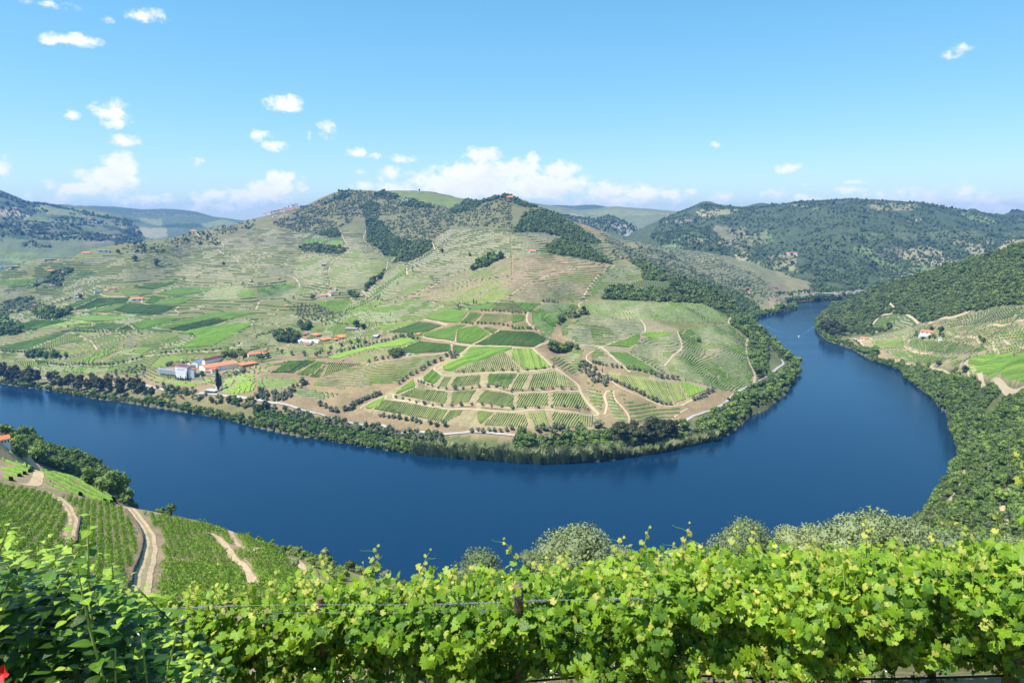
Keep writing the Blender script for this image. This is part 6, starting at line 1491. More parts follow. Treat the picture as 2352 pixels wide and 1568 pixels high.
# far hillsides
P = surf_points('ridge_hillside', 4, [(-1300,1000),(-900,400),(-500,330),(0,330),(900,330),(1500,380),(2352,490),(2352,700),(1900,1000),(1000,1200),(0,1250),(-900,1100)], 20000)
uu, vv = proj(P[:, 0], P[:, 1], P[:, 2])
P = P[fbm(P[:, 0] / 110, P[:, 1] / 110, 3, 19) > -.30]
scatter('far_maquis', P, ['oakbig', 'scrub'], 1.35, label='dark woodland and scrub on the far ridge beyond the river', cat='wood')
P = surf_points('rocky_hillside', 3, [(300,490),(900,480),(1180,620),(1100,680),(800,640),(500,600)], 900); scatter('far_maquis', P, ['oakbig'], 1.6, label='scrub around the grey cliffs in the distance', cat='wood')
P = surf_points('valley_hillside', 1, [(0,260),(600,420),(1300,560),(1300,740),(700,830),(0,760)], 8000); P = P[fbm(P[:, 0] / 130, P[:, 1] / 130, 3, 23) > -.08]
scatter('far_maquis', P, ['oakbig', 'olivebig'], 1.5, label='woods and olives on the distant left hillside', cat='wood')
# crest trees against the sky
for x, y, h in ((633,290,22),(645,285,18),(670,280,18),(690,280,28),(1163,262,30),(1502,272,20)):
    X, Y, Zd = at_r(*cp(2, [(x, y)])[0], 3180)
    o = tree('oak', X, Y, h / 4 * 2.0 / 5.4, 'umbrella-shaped tree standing against the sky on the summit', 'crest trees on the summit')
tree_row('oak',2,[(700,282),(760,268),(800,275),(840,272)],8,'tree in the dark hedge on the summit left of the mast',sc=1.8)
tree_row('olive',2,[(850,262),(970,270),(1100,272)],14,'small tree in the line along the flat summit',sc=1.6)

plant_olives()
# ---------------------------------------------------------------- buildings
M_ROOF = plain('terracotta_roof', (.62, .21, .09), .85, .15, 1.2)
M_ROOFO = plain('old_tile_roof', (.36, .17, .11), .9, .25, 1.2)
M_ROOFD = plain('maroon_roof', (.12, .05, .045), .7, .15, 1)
M_ROOFB = plain('blue_grey_roof', (.16, .24, .42), .5, .12, 1)
M_ROOFG = plain('grey_roof', (.42, .42, .42), .8, .1, 1)
M_STONE = plain('schist_wall', (.27, .23, .17), .95, .3, 1.2)
M_GLASS = plain('dark_opening', (.03, .035, .045), .3, .2, 1)
M_DOOR = plain('dark_red_door', (.12, .035, .03), .7, .2, 1)
M_PANEL = plain('solar_panel', (.035, .06, .17), .25, .1, 1)
M_PANELG = plain('blue_glazing', (.16, .24, .36), .3, .1, 1)
M_TANK = plain('steel_tank', (.55, .57, .6), .4, .08, 1)
M_GREENM = plain('green_sheet', (.03, .12, .11), .6, .15, 1)
M_YEL = plain('ochre_wall', (.50, .32, .12), .9, .15, 1)
M_RED = plain('red_paint', (.5, .03, .03), .5, .1, 1)
M_WOOD = plain('weathered_wood', (.17, .11, .07), .9, .3, 6)
M_BLUEP = plain('blue_letters', (.16, .24, .45), .7, .05, 1)
RM = {'r': M_ROOF, 'o': M_ROOFO, 'd': M_ROOFD, 'b': M_ROOFB, 'g': M_ROOFG, 'n': M_GREENM}
WM = {'w': M_WHITE, 's': M_STONE, 'y': M_YEL, 'n': M_GREENM, 'd': M_WOOD}
def box_mesh(name, x0, y0, z0, x1, y1, z1, mat):
    V = [(x, y, z) for x in (x0, x1) for y in (y0, y1) for z in (z0, z1)]
    Q = [(0, 1, 3, 2), (4, 6, 7, 5), (0, 4, 5, 1), (2, 3, 7, 6), (0, 2, 6, 4), (1, 5, 7, 3)]
    return mesh(name, V, Q, mat)
def gable_walls(name, w, d, h, rise, axis, mat, foot=4):
    """walls with pointed ends; ridge along x or y"""
    V = [(0, 0, -foot), (w, 0, -foot), (w, d, -foot), (0, d, -foot), (0, 0, h), (w, 0, h), (w, d, h), (0, d, h)]
    Q = [(0, 1, 5, 4), (1, 2, 6, 5), (2, 3, 7, 6), (3, 0, 4, 7), (4, 5, 6, 7)]
    if rise and axis == 'x': V += [(0, d / 2, h + rise - .05), (w, d / 2, h + rise - .05)]; Q += [(4, 8, 7), (5, 6, 9)]
    if rise and axis == 'y': V += [(w / 2, 0, h + rise - .05), (w / 2, d, h + rise - .05)]; Q += [(4, 5, 8), (6, 7, 9)]
    return mesh(name, V, Q, mat)
def roof_mesh(name, w, d, h, rise, kind, axis, mat, o=.5, t=.25):
    x0, y0, x1, y1 = -o, -o, w + o, d + o
    if kind == 'flat':
        return box_mesh(name, x0, y0, h + .02, x1, y1, h + .4, mat)
    if kind == 'hip':
        i = min(w, d) / 2 + o
        if w >= d: a, b = (x0 + i, d / 2), (x1 - i, d / 2)
        else: a, b = (w / 2, y0 + i), (w / 2, y1 - i)
        V = [(x0, y0, h), (x1, y0, h), (x1, y1, h), (x0, y1, h), (*a, h + rise), (*b, h + rise)]
        Q = [(0, 1, 5, 4), (1, 2, 5), (2, 3, 4, 5), (3, 0, 4)] if w >= d else [(0, 1, 4), (1, 2, 5, 4), (2, 3, 5), (3, 0, 4, 5)]
        V += [(x, y, h - t) for x, y in ((x0, y0), (x1, y0), (x1, y1), (x0, y1))]
        Q += [(0, 6, 7, 1), (1, 7, 8, 2), (2, 8, 9, 3), (3, 9, 6, 0), (6, 9, 8, 7)]
        return mesh(name, V, Q, mat)
    if kind == 'mono':
        V = [(x0, y0, h), (x1, y0, h), (x1, y1, h + rise), (x0, y1, h + rise)]
    elif axis == 'x':
        V = [(x0, y0, h), (x0, d / 2, h + rise), (x0, y1, h), (x1, y0, h), (x1, d / 2, h + rise), (x1, y1, h)]
    else:
        V = [(x0, y0, h), (w / 2, y0, h + rise), (x1, y0, h), (x0, y1, h), (w / 2, y1, h + rise), (x1, y1, h)]
    if kind == 'mono':
        V += [(x, y, z - t) for x, y, z in V]; Q = [(0, 1, 2, 3), (4, 7, 6, 5), (0, 4, 5, 1), (1, 5, 6, 2), (2, 6, 7, 3), (3, 7, 4, 0)]
    else:
        V += [(x, y, z - t) for x, y, z in V]
        Q = [(0, 3, 4, 1), (1, 4, 5, 2), (6, 7, 10, 9), (7, 8, 11, 10), (0, 1, 7, 6), (1, 2, 8, 7), (3, 9, 10, 4), (4, 10, 11, 5), (0, 6, 9, 3), (2, 5, 11, 8)]
    return mesh(name, V, Q, mat)
def raise_pt(k, p):
    h = hp(k, [p]); return h[0] if len(h) else None
def house(k, A, B, C, h, rise, kind, roof, wall, label, name='house', axis='x', nwin=0, nwin2=0, door=False, chim=0, z=None, foot=4, win_h=.5, over=.5, cat='house'):
    """building from the foot of its left corner A, near corner B and right corner C in the photograph"""
    pb = raise_pt(k, B)
    if pb is None: return None
    z0 = pb[2] + .1 if z is None else z
    f = lambda p: np.array(at_z(*cp(k, [p])[0], z0)[:2])
    a, b, c = f(A), f(B), f(C)
    e1 = a - b; w = np.hypot(*e1); e1 /= w; e2 = np.array([e1[1], -e1[0]])
    if np.dot(e2, b) < 0: e2 = -e2
    dc = c - b; d = abs(np.dot(dc, e2))
    lat = np.dot(dc, -e1)
    if lat > d * .8:         # the long side runs to the right: turn the frame
        e2n = dc / np.hypot(*dc); d = np.hypot(*dc); e1 = np.array([-e2n[1], e2n[0]]); 
        if np.dot(e1, a - b) < 0: e1 = -e1
        w = max(abs(np.dot(a - b, e1)), 3); e2 = e2n
    # local frame: x from B along e1 (towards A), y along e2
    ang = math.atan2(e1[1], e1[0]); left = np.cross(np.r_[e1, 0], np.r_[e2, 0])[2] > 0
    org = b if left else b + e1 * w
    if not left: ang += math.pi
    d = min(max(d, 4), 90)
    root = empty(name, (org[0], org[1], z0), ang)
    obj('wall', gable_walls('wall', w, d, h, rise if kind == 'gable' else 0, axis, WM[wall], foot), root)
    rf = obj('roof', roof_mesh('roof', w, d, h + .02, rise, kind, axis, RM[roof], over), root)
    def opening(nm, face, t, zc, ww, hh, mat):
        if face == 'x': m = box_mesh(nm, t - ww / 2, -.06, zc - hh / 2, t + ww / 2, .1, zc + hh / 2, mat)
        elif face == 'x0': m = box_mesh(nm, -.06, t - ww / 2, zc - hh / 2, .1, t + ww / 2, zc + hh / 2, mat)
        else: m = box_mesh(nm, w - .1, t - ww / 2, zc - hh / 2, w + .06, t + ww / 2, zc + hh / 2, mat)
        return obj(nm, m, root)
    side = 'x0' if left else 'x1'
    for i in range(nwin): opening('window', 'x', w * (i + .5) / nwin, h * win_h, min(1.3, w / nwin * .5), min(1.7, h * .4), M_GLASS)
    for i in range(nwin2): opening('window', side, d * (i + .5) / nwin2, h * win_h, min(1.3, d / nwin2 * .5), min(1.7, h * .4), M_GLASS)
    if door: opening('door', 'x', w * .5, 1.15, 1.4, 2.3, M_DOOR)
    for i in range(chim):
        obj('chimney', box_mesh('chimney', w * (.3 + .4 * i) - .45, d * .4 - .45, h, w * (.3 + .4 * i) + .45, d * .4 + .45, h + rise + 1.3, M_WHITE), rf)
    tag(root, label, cat)
    root['_w'] = float(w); root['_d'] = float(d); root['_left'] = bool(left)
    return root
CR.setdefault('C', (344.5, 792.4, 8.192))
# the winery
zC = ZPAD + .1
hall = house('C', (482, 566), (705, 592), (850, 545), 15, 2.2, 'gable', 'r', 'w', 'tall white winery hall with blue solar roof and CROFT on its facade', 'winery_hall', z=zC, chim=0)
w, d = hall['_w'], hall['_d']; left = hall['_left']
for q in range(2):
    for i in range(7):
        x0 = w * (.04 + i * .133); y0 = d * (.04 + q * .22); y1 = d * (.22 + q * .22)
        zf = lambda y: 15.1 + 2.2 * (y + .5) / (d / 2 + .5)
        V = [(x0, y0, zf(y0)), (x0 + w * .12, y0, zf(y0)), (x0 + w * .12, y1, zf(y1)), (x0, y1, zf(y1))]
        V += [(x, y, z + .12) for x, y, z in V]
        obj('solar_panel', mesh('solar_panel', V, [(0, 3, 2, 1), (4, 5, 6, 7), (0, 1, 5, 4), (1, 2, 6, 5), (2, 3, 7, 6), (3, 0, 4, 7)], M_PANEL), hall)
fc = D.curves.new('lettering', 'FONT'); fc.body = 'CROFT'; fc.size = 4.6; fc.space_character = 1.15; fc.align_x = 'CENTER'; fc.extrude = .03; fc.materials.append(M_BLUEP)
fo = D.objects.new('lettering_source', fc); ROOT.objects.link(fo); bpy.context.view_layer.update()
fm = D.meshes.new_from_object(fo.evaluated_get(bpy.context.evaluated_depsgraph_get())); D.objects.remove(fo)
fm.materials.clear(); fm.materials.append(M_BLUEP)
lt = obj('lettering', fm, hall, (w / 2, -.12, 8.4)); lt.rotation_euler = (math.pi / 2, 0, 0)
for i in range(6):      # round arches in relief along the foot of the facade
    cx = w * (i + .5) / 6; rad = w / 14; V = []; Q = []
    for j in range(13):
        t = math.pi * j / 12
        for rr in (rad, rad + .25): V.append((cx + math.cos(t) * rr, -.07, 2.6 + math.sin(t) * rr))
    for j in range(12): Q.append((2 * j, 2 * j + 1, 2 * j + 3, 2 * j + 2))
    obj('arch_relief', mesh('arch_relief', V, Q, M_ROOFG), hall)
an = house('C', (722, 588), (832, 584), (950, 548), 11, 2.6, 'gable', 'r', 'w', 'smaller winery wing with blue glazed gable right of the CROFT facade', 'winery_wing', z=zC, axis='y')
w2, d2, l2 = an['_w'], an['_d'], an['_left']
for i in range(3):
    for j in range(2):
        y0 = d2 * (.03 + i * .32); y1 = y0 + d2 * .3; z0_ = .6 + j * 5.2
        xx = (-.08, .02) if l2 else (w2 - .02, w2 + .08)
        obj('glazing', box_mesh('glazing', xx[0], y0, z0_, xx[1], y1, z0_ + 4.9, M_PANELG), an)
for i in range(5):
    zf = lambda x: 11.15 + 2.6 * (x + .5) / (w2 / 2 + .5)
    for q in range(2):
        x0, x1 = (w2 * .06, w2 * .26) if q == 0 else (w2 * .28, w2 * .47); y0 = d2 * (.05 + i * .18); y1 = y0 + d2 * .16
        V = [(x0, y0, zf(x0)), (x1, y0, zf(x1)), (x1, y1, zf(x1)), (x0, y1, zf(x0))]; V += [(x, y, z + .12) for x, y, z in V]
        obj('solar_panel', mesh('solar_panel', V, [(0, 3, 2, 1), (4, 5, 6, 7), (0, 1, 5, 4), (1, 2, 6, 5), (2, 3, 7, 6), (3, 0, 4, 7)], M_PANEL), an)
HB = lambda *a, **kw: house(*a, **kw)
HB('C', (1100,522), (1168,527), (1676,445), 5.5, 2.6, 'gable', 'r', 'w', 'long low white lodge with bright orange roof nearest the winery terrace', 'wine_lodge', axis='y', nwin2=7, z=zC)
HB('C', (930,470), (1045,520), (1590,400), 8.2, 2.8, 'gable', 'r', 'w', 'second white lodge with orange roof directly behind the nearest one', 'wine_lodge', axis='y', z=zC)
HB('C', (985,412), (1045,420), (1560,340), 11.5, 3.0, 'gable', 'd', 'w', 'high white lodge with long maroon roof and a row of small openings', 'wine_lodge', axis='y', nwin2=12, z=zC, )
HB('C', (780,420), (900,425), (1130,385), 8.5, 2.4, 'gable', 'b', 'w', 'white winery shed with blue-grey roof behind the tall hall', 'wine_shed', axis='y', z=zC)
HB('C', (1038,522), (1110,530), (1128,500), 3.2, 1.2, 'gable', 'r', 's', 'little orange-roofed porch at the end of the second lodge', 'porch', z=zC)
HB('C', (1645,410), (1742,440), (1960,365), 5.5, 2.2, 'hip', 'r', 's', 'stone farm building with orange hip roof right of the lodges', 'farm_building', nwin=3, nwin2=4, door=True)
HB('C', (1835,215), (1860,232), (2090,195), 5, 2.6, 'hip', 'r', 'w', 'white house with wide orange hip roof above the winery', 'house', nwin2=6, chim=2)
HB('C', (2080,200), (2135,205), (2200,188), 4, 1.8, 'hip', 'r', 'w', 'small orange-roofed annex right of the wide hip-roofed house', 'house', chim=1)
HB('C', (375,390), (440,402), (525,380), 2.6, 2.6, 'hip', 'o', 's', 'small outbuilding with faded red hip roof behind the steel tanks', 'outbuilding')
HB('C', (565,345), (595,350), (622,343), 5, .5, 'flat', 'g', 'y', 'square ochre tower behind the tall white hall', 'tower')
HB('C', (1030,892), (1215,915), (1262,872), 3.4, .3, 'flat', 'g', 'n', 'flat dark green shed beside the tallest cypress', 'shed', 'x', 4)
def cyl_mesh(name, r, h, mat, seg=12, cap=.25, z0=-1.0):
    V = []; Q = []
    for z, rr in ((z0, r), (h, r), (h + cap, r * .25)):
        for s in range(seg): t = s * 2 * math.pi / seg; V.append((math.cos(t) * rr, math.sin(t) * rr, z))
    for l in range(2):
        for s in range(seg): Q.append((l * seg + s, l * seg + (s + 1) % seg, (l + 1) * seg + (s + 1) % seg, (l + 1) * seg + s))
    Q.append(tuple(range(2 * seg, 3 * seg)))
    return mesh(name, V, Q, mat)
mt = cyl_mesh('wine_tank', 1.25, 6.0, M_TANK)
for row, (x0, y0, x1, y1) in enumerate(((165, 512, 470, 548), (180, 496, 480, 528))):
    for i in range(11):
        f = i / 10; p = at_z(*cp('C', [(x0 + (x1 - x0) * f, y0 + (y1 - y0) * f)])[0], zC)
        tag(obj('wine_tank', mt, None, p), ('steel wine tank in the front row left of the white hall', 'steel wine tank in the back row left of the white hall')[row], 'tank', ('front row of wine tanks', 'back row of wine tanks')[row])
mb = cyl_mesh('balloon_tank', 2.3, 1.6, M_WHITE, 12, 1.5)
for i, (x, y) in enumerate(((728, 350), (742, 368), (800, 330))):
    p = at_z(*cp('C', [(x, y)])[0], zC + 6); o = obj('balloon_tank', mb, None, (p[0], p[1], zC + 4)); tag(o, 'white domed balloon tank behind the blue-roofed winery shed', 'tank', 'domed tanks behind the hall')
    obj('plinth', box_mesh('plinth', -2, -2, -5, 2, 2, 0, M_STONE), o)
for i, (x, y) in enumerate(((1585, 520), (1655, 500))):
    p = hp('C', [(x, y)])[0]; tag(obj('balloon_tank', mb, None, tuple(p)), 'white domed balloon tank below the lodge terrace', 'tank', 'domed tanks below the terrace')
# the estate with the red roofs
e = HB('Q', (1530,300), (1690,335), (2000,272), 3.6, 3.4, 'hip', 'r', 's', 'largest estate house, wide bright red hip roof over a shaded veranda', 'estate_house', nwin=6, nwin2=10, over=1.4)
HB('Q', (1135,370), (1275,392), (1420,345), 3.4, 3.0, 'hip', 'r', 's', 'middle estate house with bright red hip roof left of the little tower', 'estate_house', nwin=4, nwin2=4, door=True, over=.9)
HB('Q', (1490,375), (1545,388), (1588,355), 4.2, 1.6, 'hip', 'r', 's', 'little red-roofed tower between the two large red hip roofs', 'estate_tower', over=.6)
HB('Q', (972,275), (1095,292), (1162,262), 4.2, 2.8, 'hip', 'r', 's', 'stone house with orange-red hip roof in the white yard', 'estate_house', nwin=4, door=True, over=.6)
HB('Q', (540,295), (665,300), (720,262), 4.2, 3.2, 'hip', 'o', 's', 'old house with faded red hip roof beside the garden wood', 'estate_house', chim=1)
HB('Q', (700,262), (790,268), (922,235), 3.6, 1.8, 'gable', 'o', 's', 'row house with zigzag faded roof at the top of the white yard', 'estate_barn', axis='y', nwin2=5)
HB('Q', (690,348), (850,352), (885,300), 3.0, 2.0, 'hip', 'o', 's', 'low wing with faded roof above the white tents', 'estate_barn')
HB('Q', (765,480), (940,484), (962,450), 2.8, 1.8, 'gable', 'o', 'w', 'small white shed with faded gable roof in front of the tents', 'shed', nwin=4)
HB('Q', (1760,122), (2040,128), (2062,108), 3.4, .3, 'flat', 'g', 's', 'long flat-roofed stone shed above the largest red roof', 'stone_shed', nwin=5)
HB('Q', (325,160), (510,165), (520,140), 2.5, 1.0, 'gable', 'o', 'w', 'pale shed beside the pale drive behind the garden wood', 'shed')
HB(6, (1072,236), (1110,238), (1118,222), 3.6, 2.2, 'gable', 'g', 's', 'small grey stone chapel at the end of the long garden wall', 'chapel')
HB(6, (1470,212), (1500,214), (1518,204), 2.6, 1.4, 'gable', 'r', 's', 'tiny orange-roofed hut at the junction of the vine tracks', 'hut')
HB(6, (1378,396), (1400,398), (1420,390), 2.4, .3, 'flat', 'g', 'w', 'small white hut beside the pines above the amphitheatre', 'hut')
HB(6, (1000,306), (1040,307), (1055,298), 2.2, .6, 'gable', 'o', 's', 'low old shed in the meadow below the chapel', 'shed')
def tent(k, A, B, h, label, depth=6):
    z = float(raise_pt(k, B)[2]) + .1; a = np.array(at_z(*cp(k, [A])[0], z)[:2]); b = np.array(at_z(*cp(k, [B])[0], z)[:2])
    w = np.hypot(*(b - a)); ang = math.atan2(*(b - a)[::-1]); V = []; Q = []
    for x in (0, w):
        for j in range(9):
            t = math.pi * j / 8; V.append((x, depth / 2 - math.cos(t) * depth / 2, h * .45 * (1 if j not in (0, 8) else 0) + math.sin(t) * h * .55))
    for j in range(8): Q.append((j, j + 1, j + 10, j + 9))
    Q += [tuple(range(9)), tuple(range(17, 8, -1))]
    o = obj('marquee', mesh('marquee', V, Q, M_WHITE), None, (a[0], a[1], z), ang); tag(o, label, 'tent')
tent('Q', (590,395), (700,425), 5, 'white marquee under the tree at the left of the tents'); tent('Q', (700,405), (960,430), 5.5, 'longest white marquee in the estate yard', 9); tent('Q', (960,400), (1125,435), 5, 'white marquee at the right end of the estate yard', 8)
# quinta on the slope
HB('M', (905,872), (1042,878), (1070,858), 8.5, 2.4, 'hip', 'r', 'w', 'tall white block with orange hip roof in the quinta on the slope', 'quinta_house', nwin=2, door=True)
HB('M', (680,942), (880,915), (905,880), 4.2, 2.4, 'gable', 'r', 'w', 'low white wing with two orange roofs left of the tall quinta block', 'quinta_wing', nwin=6)
HB('M', (495,905), (560,968), (662,885), 4, 1.6, 'gable', 'o', 'w', 'white shed with pale roof at the left end of the quinta', 'quinta_shed')
HB('M', (1252,838), (1310,828), (1335,800), 5, 1.8, 'hip', 'r', 'w', 'small blue-white house at the right end of the quinta', 'quinta_house', nwin=2)
HB('M', (1045,722), (1105,722), (1125,700), 4, 1.4, 'gable', 'o', 'w', 'upper left outbuilding behind the tall quinta block', 'outbuilding')
HB('M', (1135,712), (1195,712), (1210,690), 3.5, 1.2, 'gable', 'g', 'w', 'grey-roofed outbuilding behind the quinta', 'outbuilding')
HB('M', (960,640), (1010,642), (1025,625), 3, 1.2, 'gable', 'o', 'y', 'ochre outbuilding at the top of the quinta drive', 'outbuilding')
# scattered houses: foot centre x, y and width, height in crop pixels
def cottage(k, x, y, wp, hp_, roof, wall, label, kind='hip', name='house', surf=None, dep=.7, nwin=2, group=None, rmin=25, r=None):
    u, v = cp(k, [(x, y)])[0]
    if surf:
        X, Y, Zs, cr, dst = SURF[surf]; m = dst <= cr; uu, vv = proj(X[:, m].ravel(), Y[:, m].ravel(), Zs[:, m].ravel())
        rr = np.hypot(X[:, m].ravel(), Y[:, m].ravel()); dd = (uu - u) ** 2 + (vv - v) ** 2 + 0 * rr
        i = np.argmin(dd); p = np.array([X[:, m].ravel()[i], Y[:, m].ravel()[i], Zs[:, m].ravel()[i]])
    else:
        hh = hit(u, v, rmin)
        if np.isnan(hh[0, 0]): hh = np.array([at_r(u, v, r or 3200)])
        p = hh[0]
    rr = np.hypot(p[0], p[1]); s = rr / 1568 / CR[k][2] * math.cos(math.atan((u - 1176) / FP)) * 1.0
    w = wp * s; h = hp_ * s * .6; rise = hp_ * s * .4; d = max(w * dep, 4)
    ang = -math.atan2(p[0], p[1]) + rng.uniform(-.35, .35)
    root = empty(name, (p[0], p[1], p[2] - .2), ang)
    if kind == 'flat': h += rise
    me = gable_walls('wall', w, d, h, rise if kind == 'gable' else 0, 'x', WM[wall], 6); me.transform(Matrix.Translation((-w / 2, 0, 0)))
    obj('wall', me, root)
    me = roof_mesh('roof', w, d, h + .02, rise, kind, 'x', RM[roof], .5); me.transform(Matrix.Translation((-w / 2, 0, 0)))
    obj('roof', me, root)
    for i in range(nwin):
        cx = w * (i + .5) / nwin - w / 2; q = w / nwin * .18
        obj('window', box_mesh('window', cx - q, -.08, h * .35, cx + q, .1, h * .78, M_GLASS), root)
    tag(root, label, 'house', group); return root
V_ = [(40,606,60,26,'r','w','lowest house at the left end of the ridge village'),(140,586,72,30,'r','w','second house from the left end of the ridge village'),(190,555,50,24,'r','w','small house above the second one of the ridge village'),(268,552,90,42,'r','w','wide red-roofed house before the village tree'),
 (335,540,46,34,'o','w','narrow house directly left of the village tree'),(400,535,70,44,'r','w','white house directly right of the village tree'),(440,508,60,30,'o','w','pale-roofed house below the church'),(475,490,70,30,'r','w','village house left of the church'),(560,515,110,44,'r','w','largest red-roofed village house'),
 (500,540,60,34,'r','w','white house under the largest village house'),(640,492,90,34,'r','w','long white village house right of the church'),(712,452,55,28,'r','w','village house at the upper right against the trees'),(640,430,60,24,'o','w','upper village house on the skyline'),(700,408,60,22,'o','w','highest village house on the skyline'),
 (450,596,60,40,'r','w','orange-roofed house below the village'),(540,582,80,34,'o','w','grey-roofed house below the village'),(620,520,70,26,'r','w','house with terrace at the right of the village'),
 (275,668,105,36,'r','w','left of the three long red-roofed houses under the village'),(390,668,100,36,'r','w','middle of the three long red-roofed houses under the village'),(505,660,100,34,'r','w','right of the three long red-roofed houses under the village'),
 (645,695,50,36,'g','w','white cube house right of the three long houses'),(865,485,150,52,'g','s','grey modern building with columns right of the village'),(1100,430,44,24,'g','w','little white house between the modern building and the tower house'),(1175,440,70,38,'r','w','lower block of the stacked red-roofed house'),
 (1185,405,72,34,'r','w','upper block of the stacked red-roofed house'),(1400,365,90,36,'b','w','white modern house high on the slope'),(2110,692,50,24,'g','w','white shed at the end of the wall under the summit'),(2125,320,30,18,'g','w','left of two tiny white huts below the summit'),(2200,318,24,16,'g','w','right of two tiny white huts below the summit'),(1072,545,30,26,'g','w','tiny white hut at the corner of the brown field')]
for x, y, w, h, ro, wa, l in V_: cottage('V', x, y, w, h, ro, wa, l, 'flat' if ro in 'gb' else 'hip', 'village_house', nwin=3 if w > 80 else 2)
o = cottage('V', 548, 470, 22, 50, 'o', 'w', 'white village church tower above the roofs', 'hip', 'church_tower', nwin=1)
W_ = [(1,1775,642,46,22,'r','w','white house with orange roof on the left ridge skyline'),(1,1525,692,32,10,'g','w','white low house lower on the left ridge skyline'),(1,1690,655,46,12,'o','w','row of pale sheds on the left ridge skyline'),(1,790,842,62,20,'r','w','red-roofed house by the two thin masts at the left'),
 (1,952,826,90,22,'g','w','modern grey and white house with flat roof at the left'),(1,668,845,56,20,'r','w','pale house with red roof left of the two thin masts'),(1,318,824,60,14,'r','w','red-roofed house on the far slope at the left'),(1,185,822,60,12,'o','w','faded farm building on the far slope at the left'),
 (1,462,902,90,14,'g','y','beige long building by the curving lane at the left'),(1,52,972,100,16,'g','w','long white hall at the left edge'),(1,150,968,80,14,'g','s','long grey hall right of the white hall'),(1,470,1004,60,18,'r','w','pale house beside the olive wood on the left slope'),
 (1,1262,1270,92,32,'r','w','white house with orange roof in the middle of the valley fields'),(1,710,1254,50,16,'g','w','long white shed left of its dark tree'),(1,895,1204,40,20,'b','w','white shed, lowest of the row above the valley fields'),(1,970,1190,30,18,'r','w','red-roofed shed, second of the row above the valley fields'),
 (1,1010,1170,34,16,'o','w','pale shed, third of the row above the valley fields'),(1,1042,1160,34,14,'r','w','shed, uppermost of the row above the valley fields'),(1,364,1438,22,26,'g','w','white cabin at the foot of the dark round wood'),(1,145,1488,24,20,'b','w','small white hut at the left edge of the fields'),
 (2,287,1327,38,22,'r','w','small white house with orange roof left of the olive knoll'),(2,625,952,42,16,'g','s','small grey hut with cypresses on the terraces'),(2,1382,356,84,18,'g','w','long flat modern house under the summit wood'),(2,2330,332,58,26,'r','y','orange house with terraces on the second summit'),
 (3,192,832,56,28,'r','w','white arcaded house with red roof above the reddish slope'),(3,656,1256,16,16,'g','s','tiny stone hut at the road fork under the reddish slope'),(3,2185,1178,30,14,'r','w','upper red-roofed house beside the white bend'),(3,2165,1195,46,16,'o','w','lower white house beside the white bend'),(7,1170,280,16,12,'g','s','tiny grey hut on the hairpin'),
 (8,1500,198,182,28,'r','w','long low house with bright red roof on the right bank'),(8,1412,216,44,22,'g','w','white annex left of the long red-roofed house'),(8,880,252,60,26,'r','w','small white house with orange roof near the jetty'),(8,756,216,30,12,'d','d','dark red shed on the bare earth by the jetty'),(8,1600,246,60,8,'g','w','white pool terrace wall below the long red-roofed house'),
 ('H',60,800,330,230,'r','w','white house with red roof at the left edge by the near shore'),('H',125,560,130,50,'r','y','small red roof among the trees by the near shore'),('H',-5,400,50,60,'g','w','pale wall at the left edge among the near shore trees'),
 ('K',850,915,44,44,'b','d','small dark wooden hut with a teal roof beside the reddish track'),('K',165,1280,190,90,'o','s','roofless stone ruin below the dense scrub')]
for k, x, y, w, h, ro, wa, l in W_: cottage(k, x, y, w, h, ro, wa, l, 'flat' if ro in 'gb' or 'ruin' in l else 'gable' if w > 40 else 'hip', nwin=1 if w < 25 else 5 if w > 120 else 2, dep=.5 if w > 60 else .8)
X_ = [('ridge_hillside',4,216,846,96,26,'o','w','long pale building on the far hillside beyond the woods'),('ridge_hillside',3,1712,745,34,14,'r','w','red-roofed house on the far spur'),('valley_hillside',1,135,422,46,14,'r','w','orange-roofed house above the tan field on the far left hill'),('valley_hillside',1,455,480,34,12,'r','w','red-roofed house right of the tan field on the far left hill'),
 ('valley_hillside',1,445,408,34,8,'r','w','house near the crest of the far left hill'),('valley_hillside',1,838,535,56,14,'r','w','reddish houses above the wooded gully on the far left hill'),('valley_hillside',1,937,580,16,12,'g','w','tiny white house on the wooded far left hill'),('valley_hillside',1,882,560,14,20,'g','w','tiny white tower on the far left hill'),('valley_hillside',1,1068,505,40,8,'o','w','farm on the lower crest of the far left hill'),
 ('valley_hillside',1,340,545,30,10,'b','w','pale blue shed on the far left hill'),('ridge_hillside',4,388,398,28,10,'r','w','house near the crest of the far right ridge')]
for s_, k, x, y, w, h, ro, wa, l in X_: cottage(k, x, y, w, h, ro, wa, l, 'gable', 'farmhouse', surf=s_, nwin=1)
for i in range(46):
    x = rng.uniform(1230, 1800); y = 470 + (x - 1230) / 570 * 22 + rng.normal(0, 6)
    cottage(1, x, y, rng.uniform(9, 18), rng.uniform(5, 8), 'r' if rng.random() < .6 else 'o', 'w', 'small white house of the distant hill town on the left', 'hip', 'town_house', surf='far_mountain', nwin=0, group='houses of the distant hill town on the left')
for i in range(14):
    cottage(3, rng.uniform(1390, 1520), 478 + rng.normal(0, 3), rng.uniform(8, 14), 5, 'r', 'w', 'small white house of the distant village in the gap', 'hip', 'town_house', surf='plateau_hills', nwin=0, group='houses of the distant village in the gap')
for x, y, w, h, l in ((1180,1085,30,14,'grey terrace house at the left of the white hill cluster'),(1275,1068,40,26,'white house left of centre in the white hill cluster'),(1240,1060,26,24,'ochre house behind the dark tree of the white hill cluster'),(1335,1058,62,34,'largest white building of the white hill cluster'),(1402,1040,38,24,'white house at the right end of the white hill cluster')):
    X, Y, Zd = at_r(*cp(4, [(x, y)])[0], 2060); o = cottage(4, x, y, w, h, 'g', 'w', l, 'flat', rmin=1900, r=2060); o.location = (X, Y, Zd - .5)

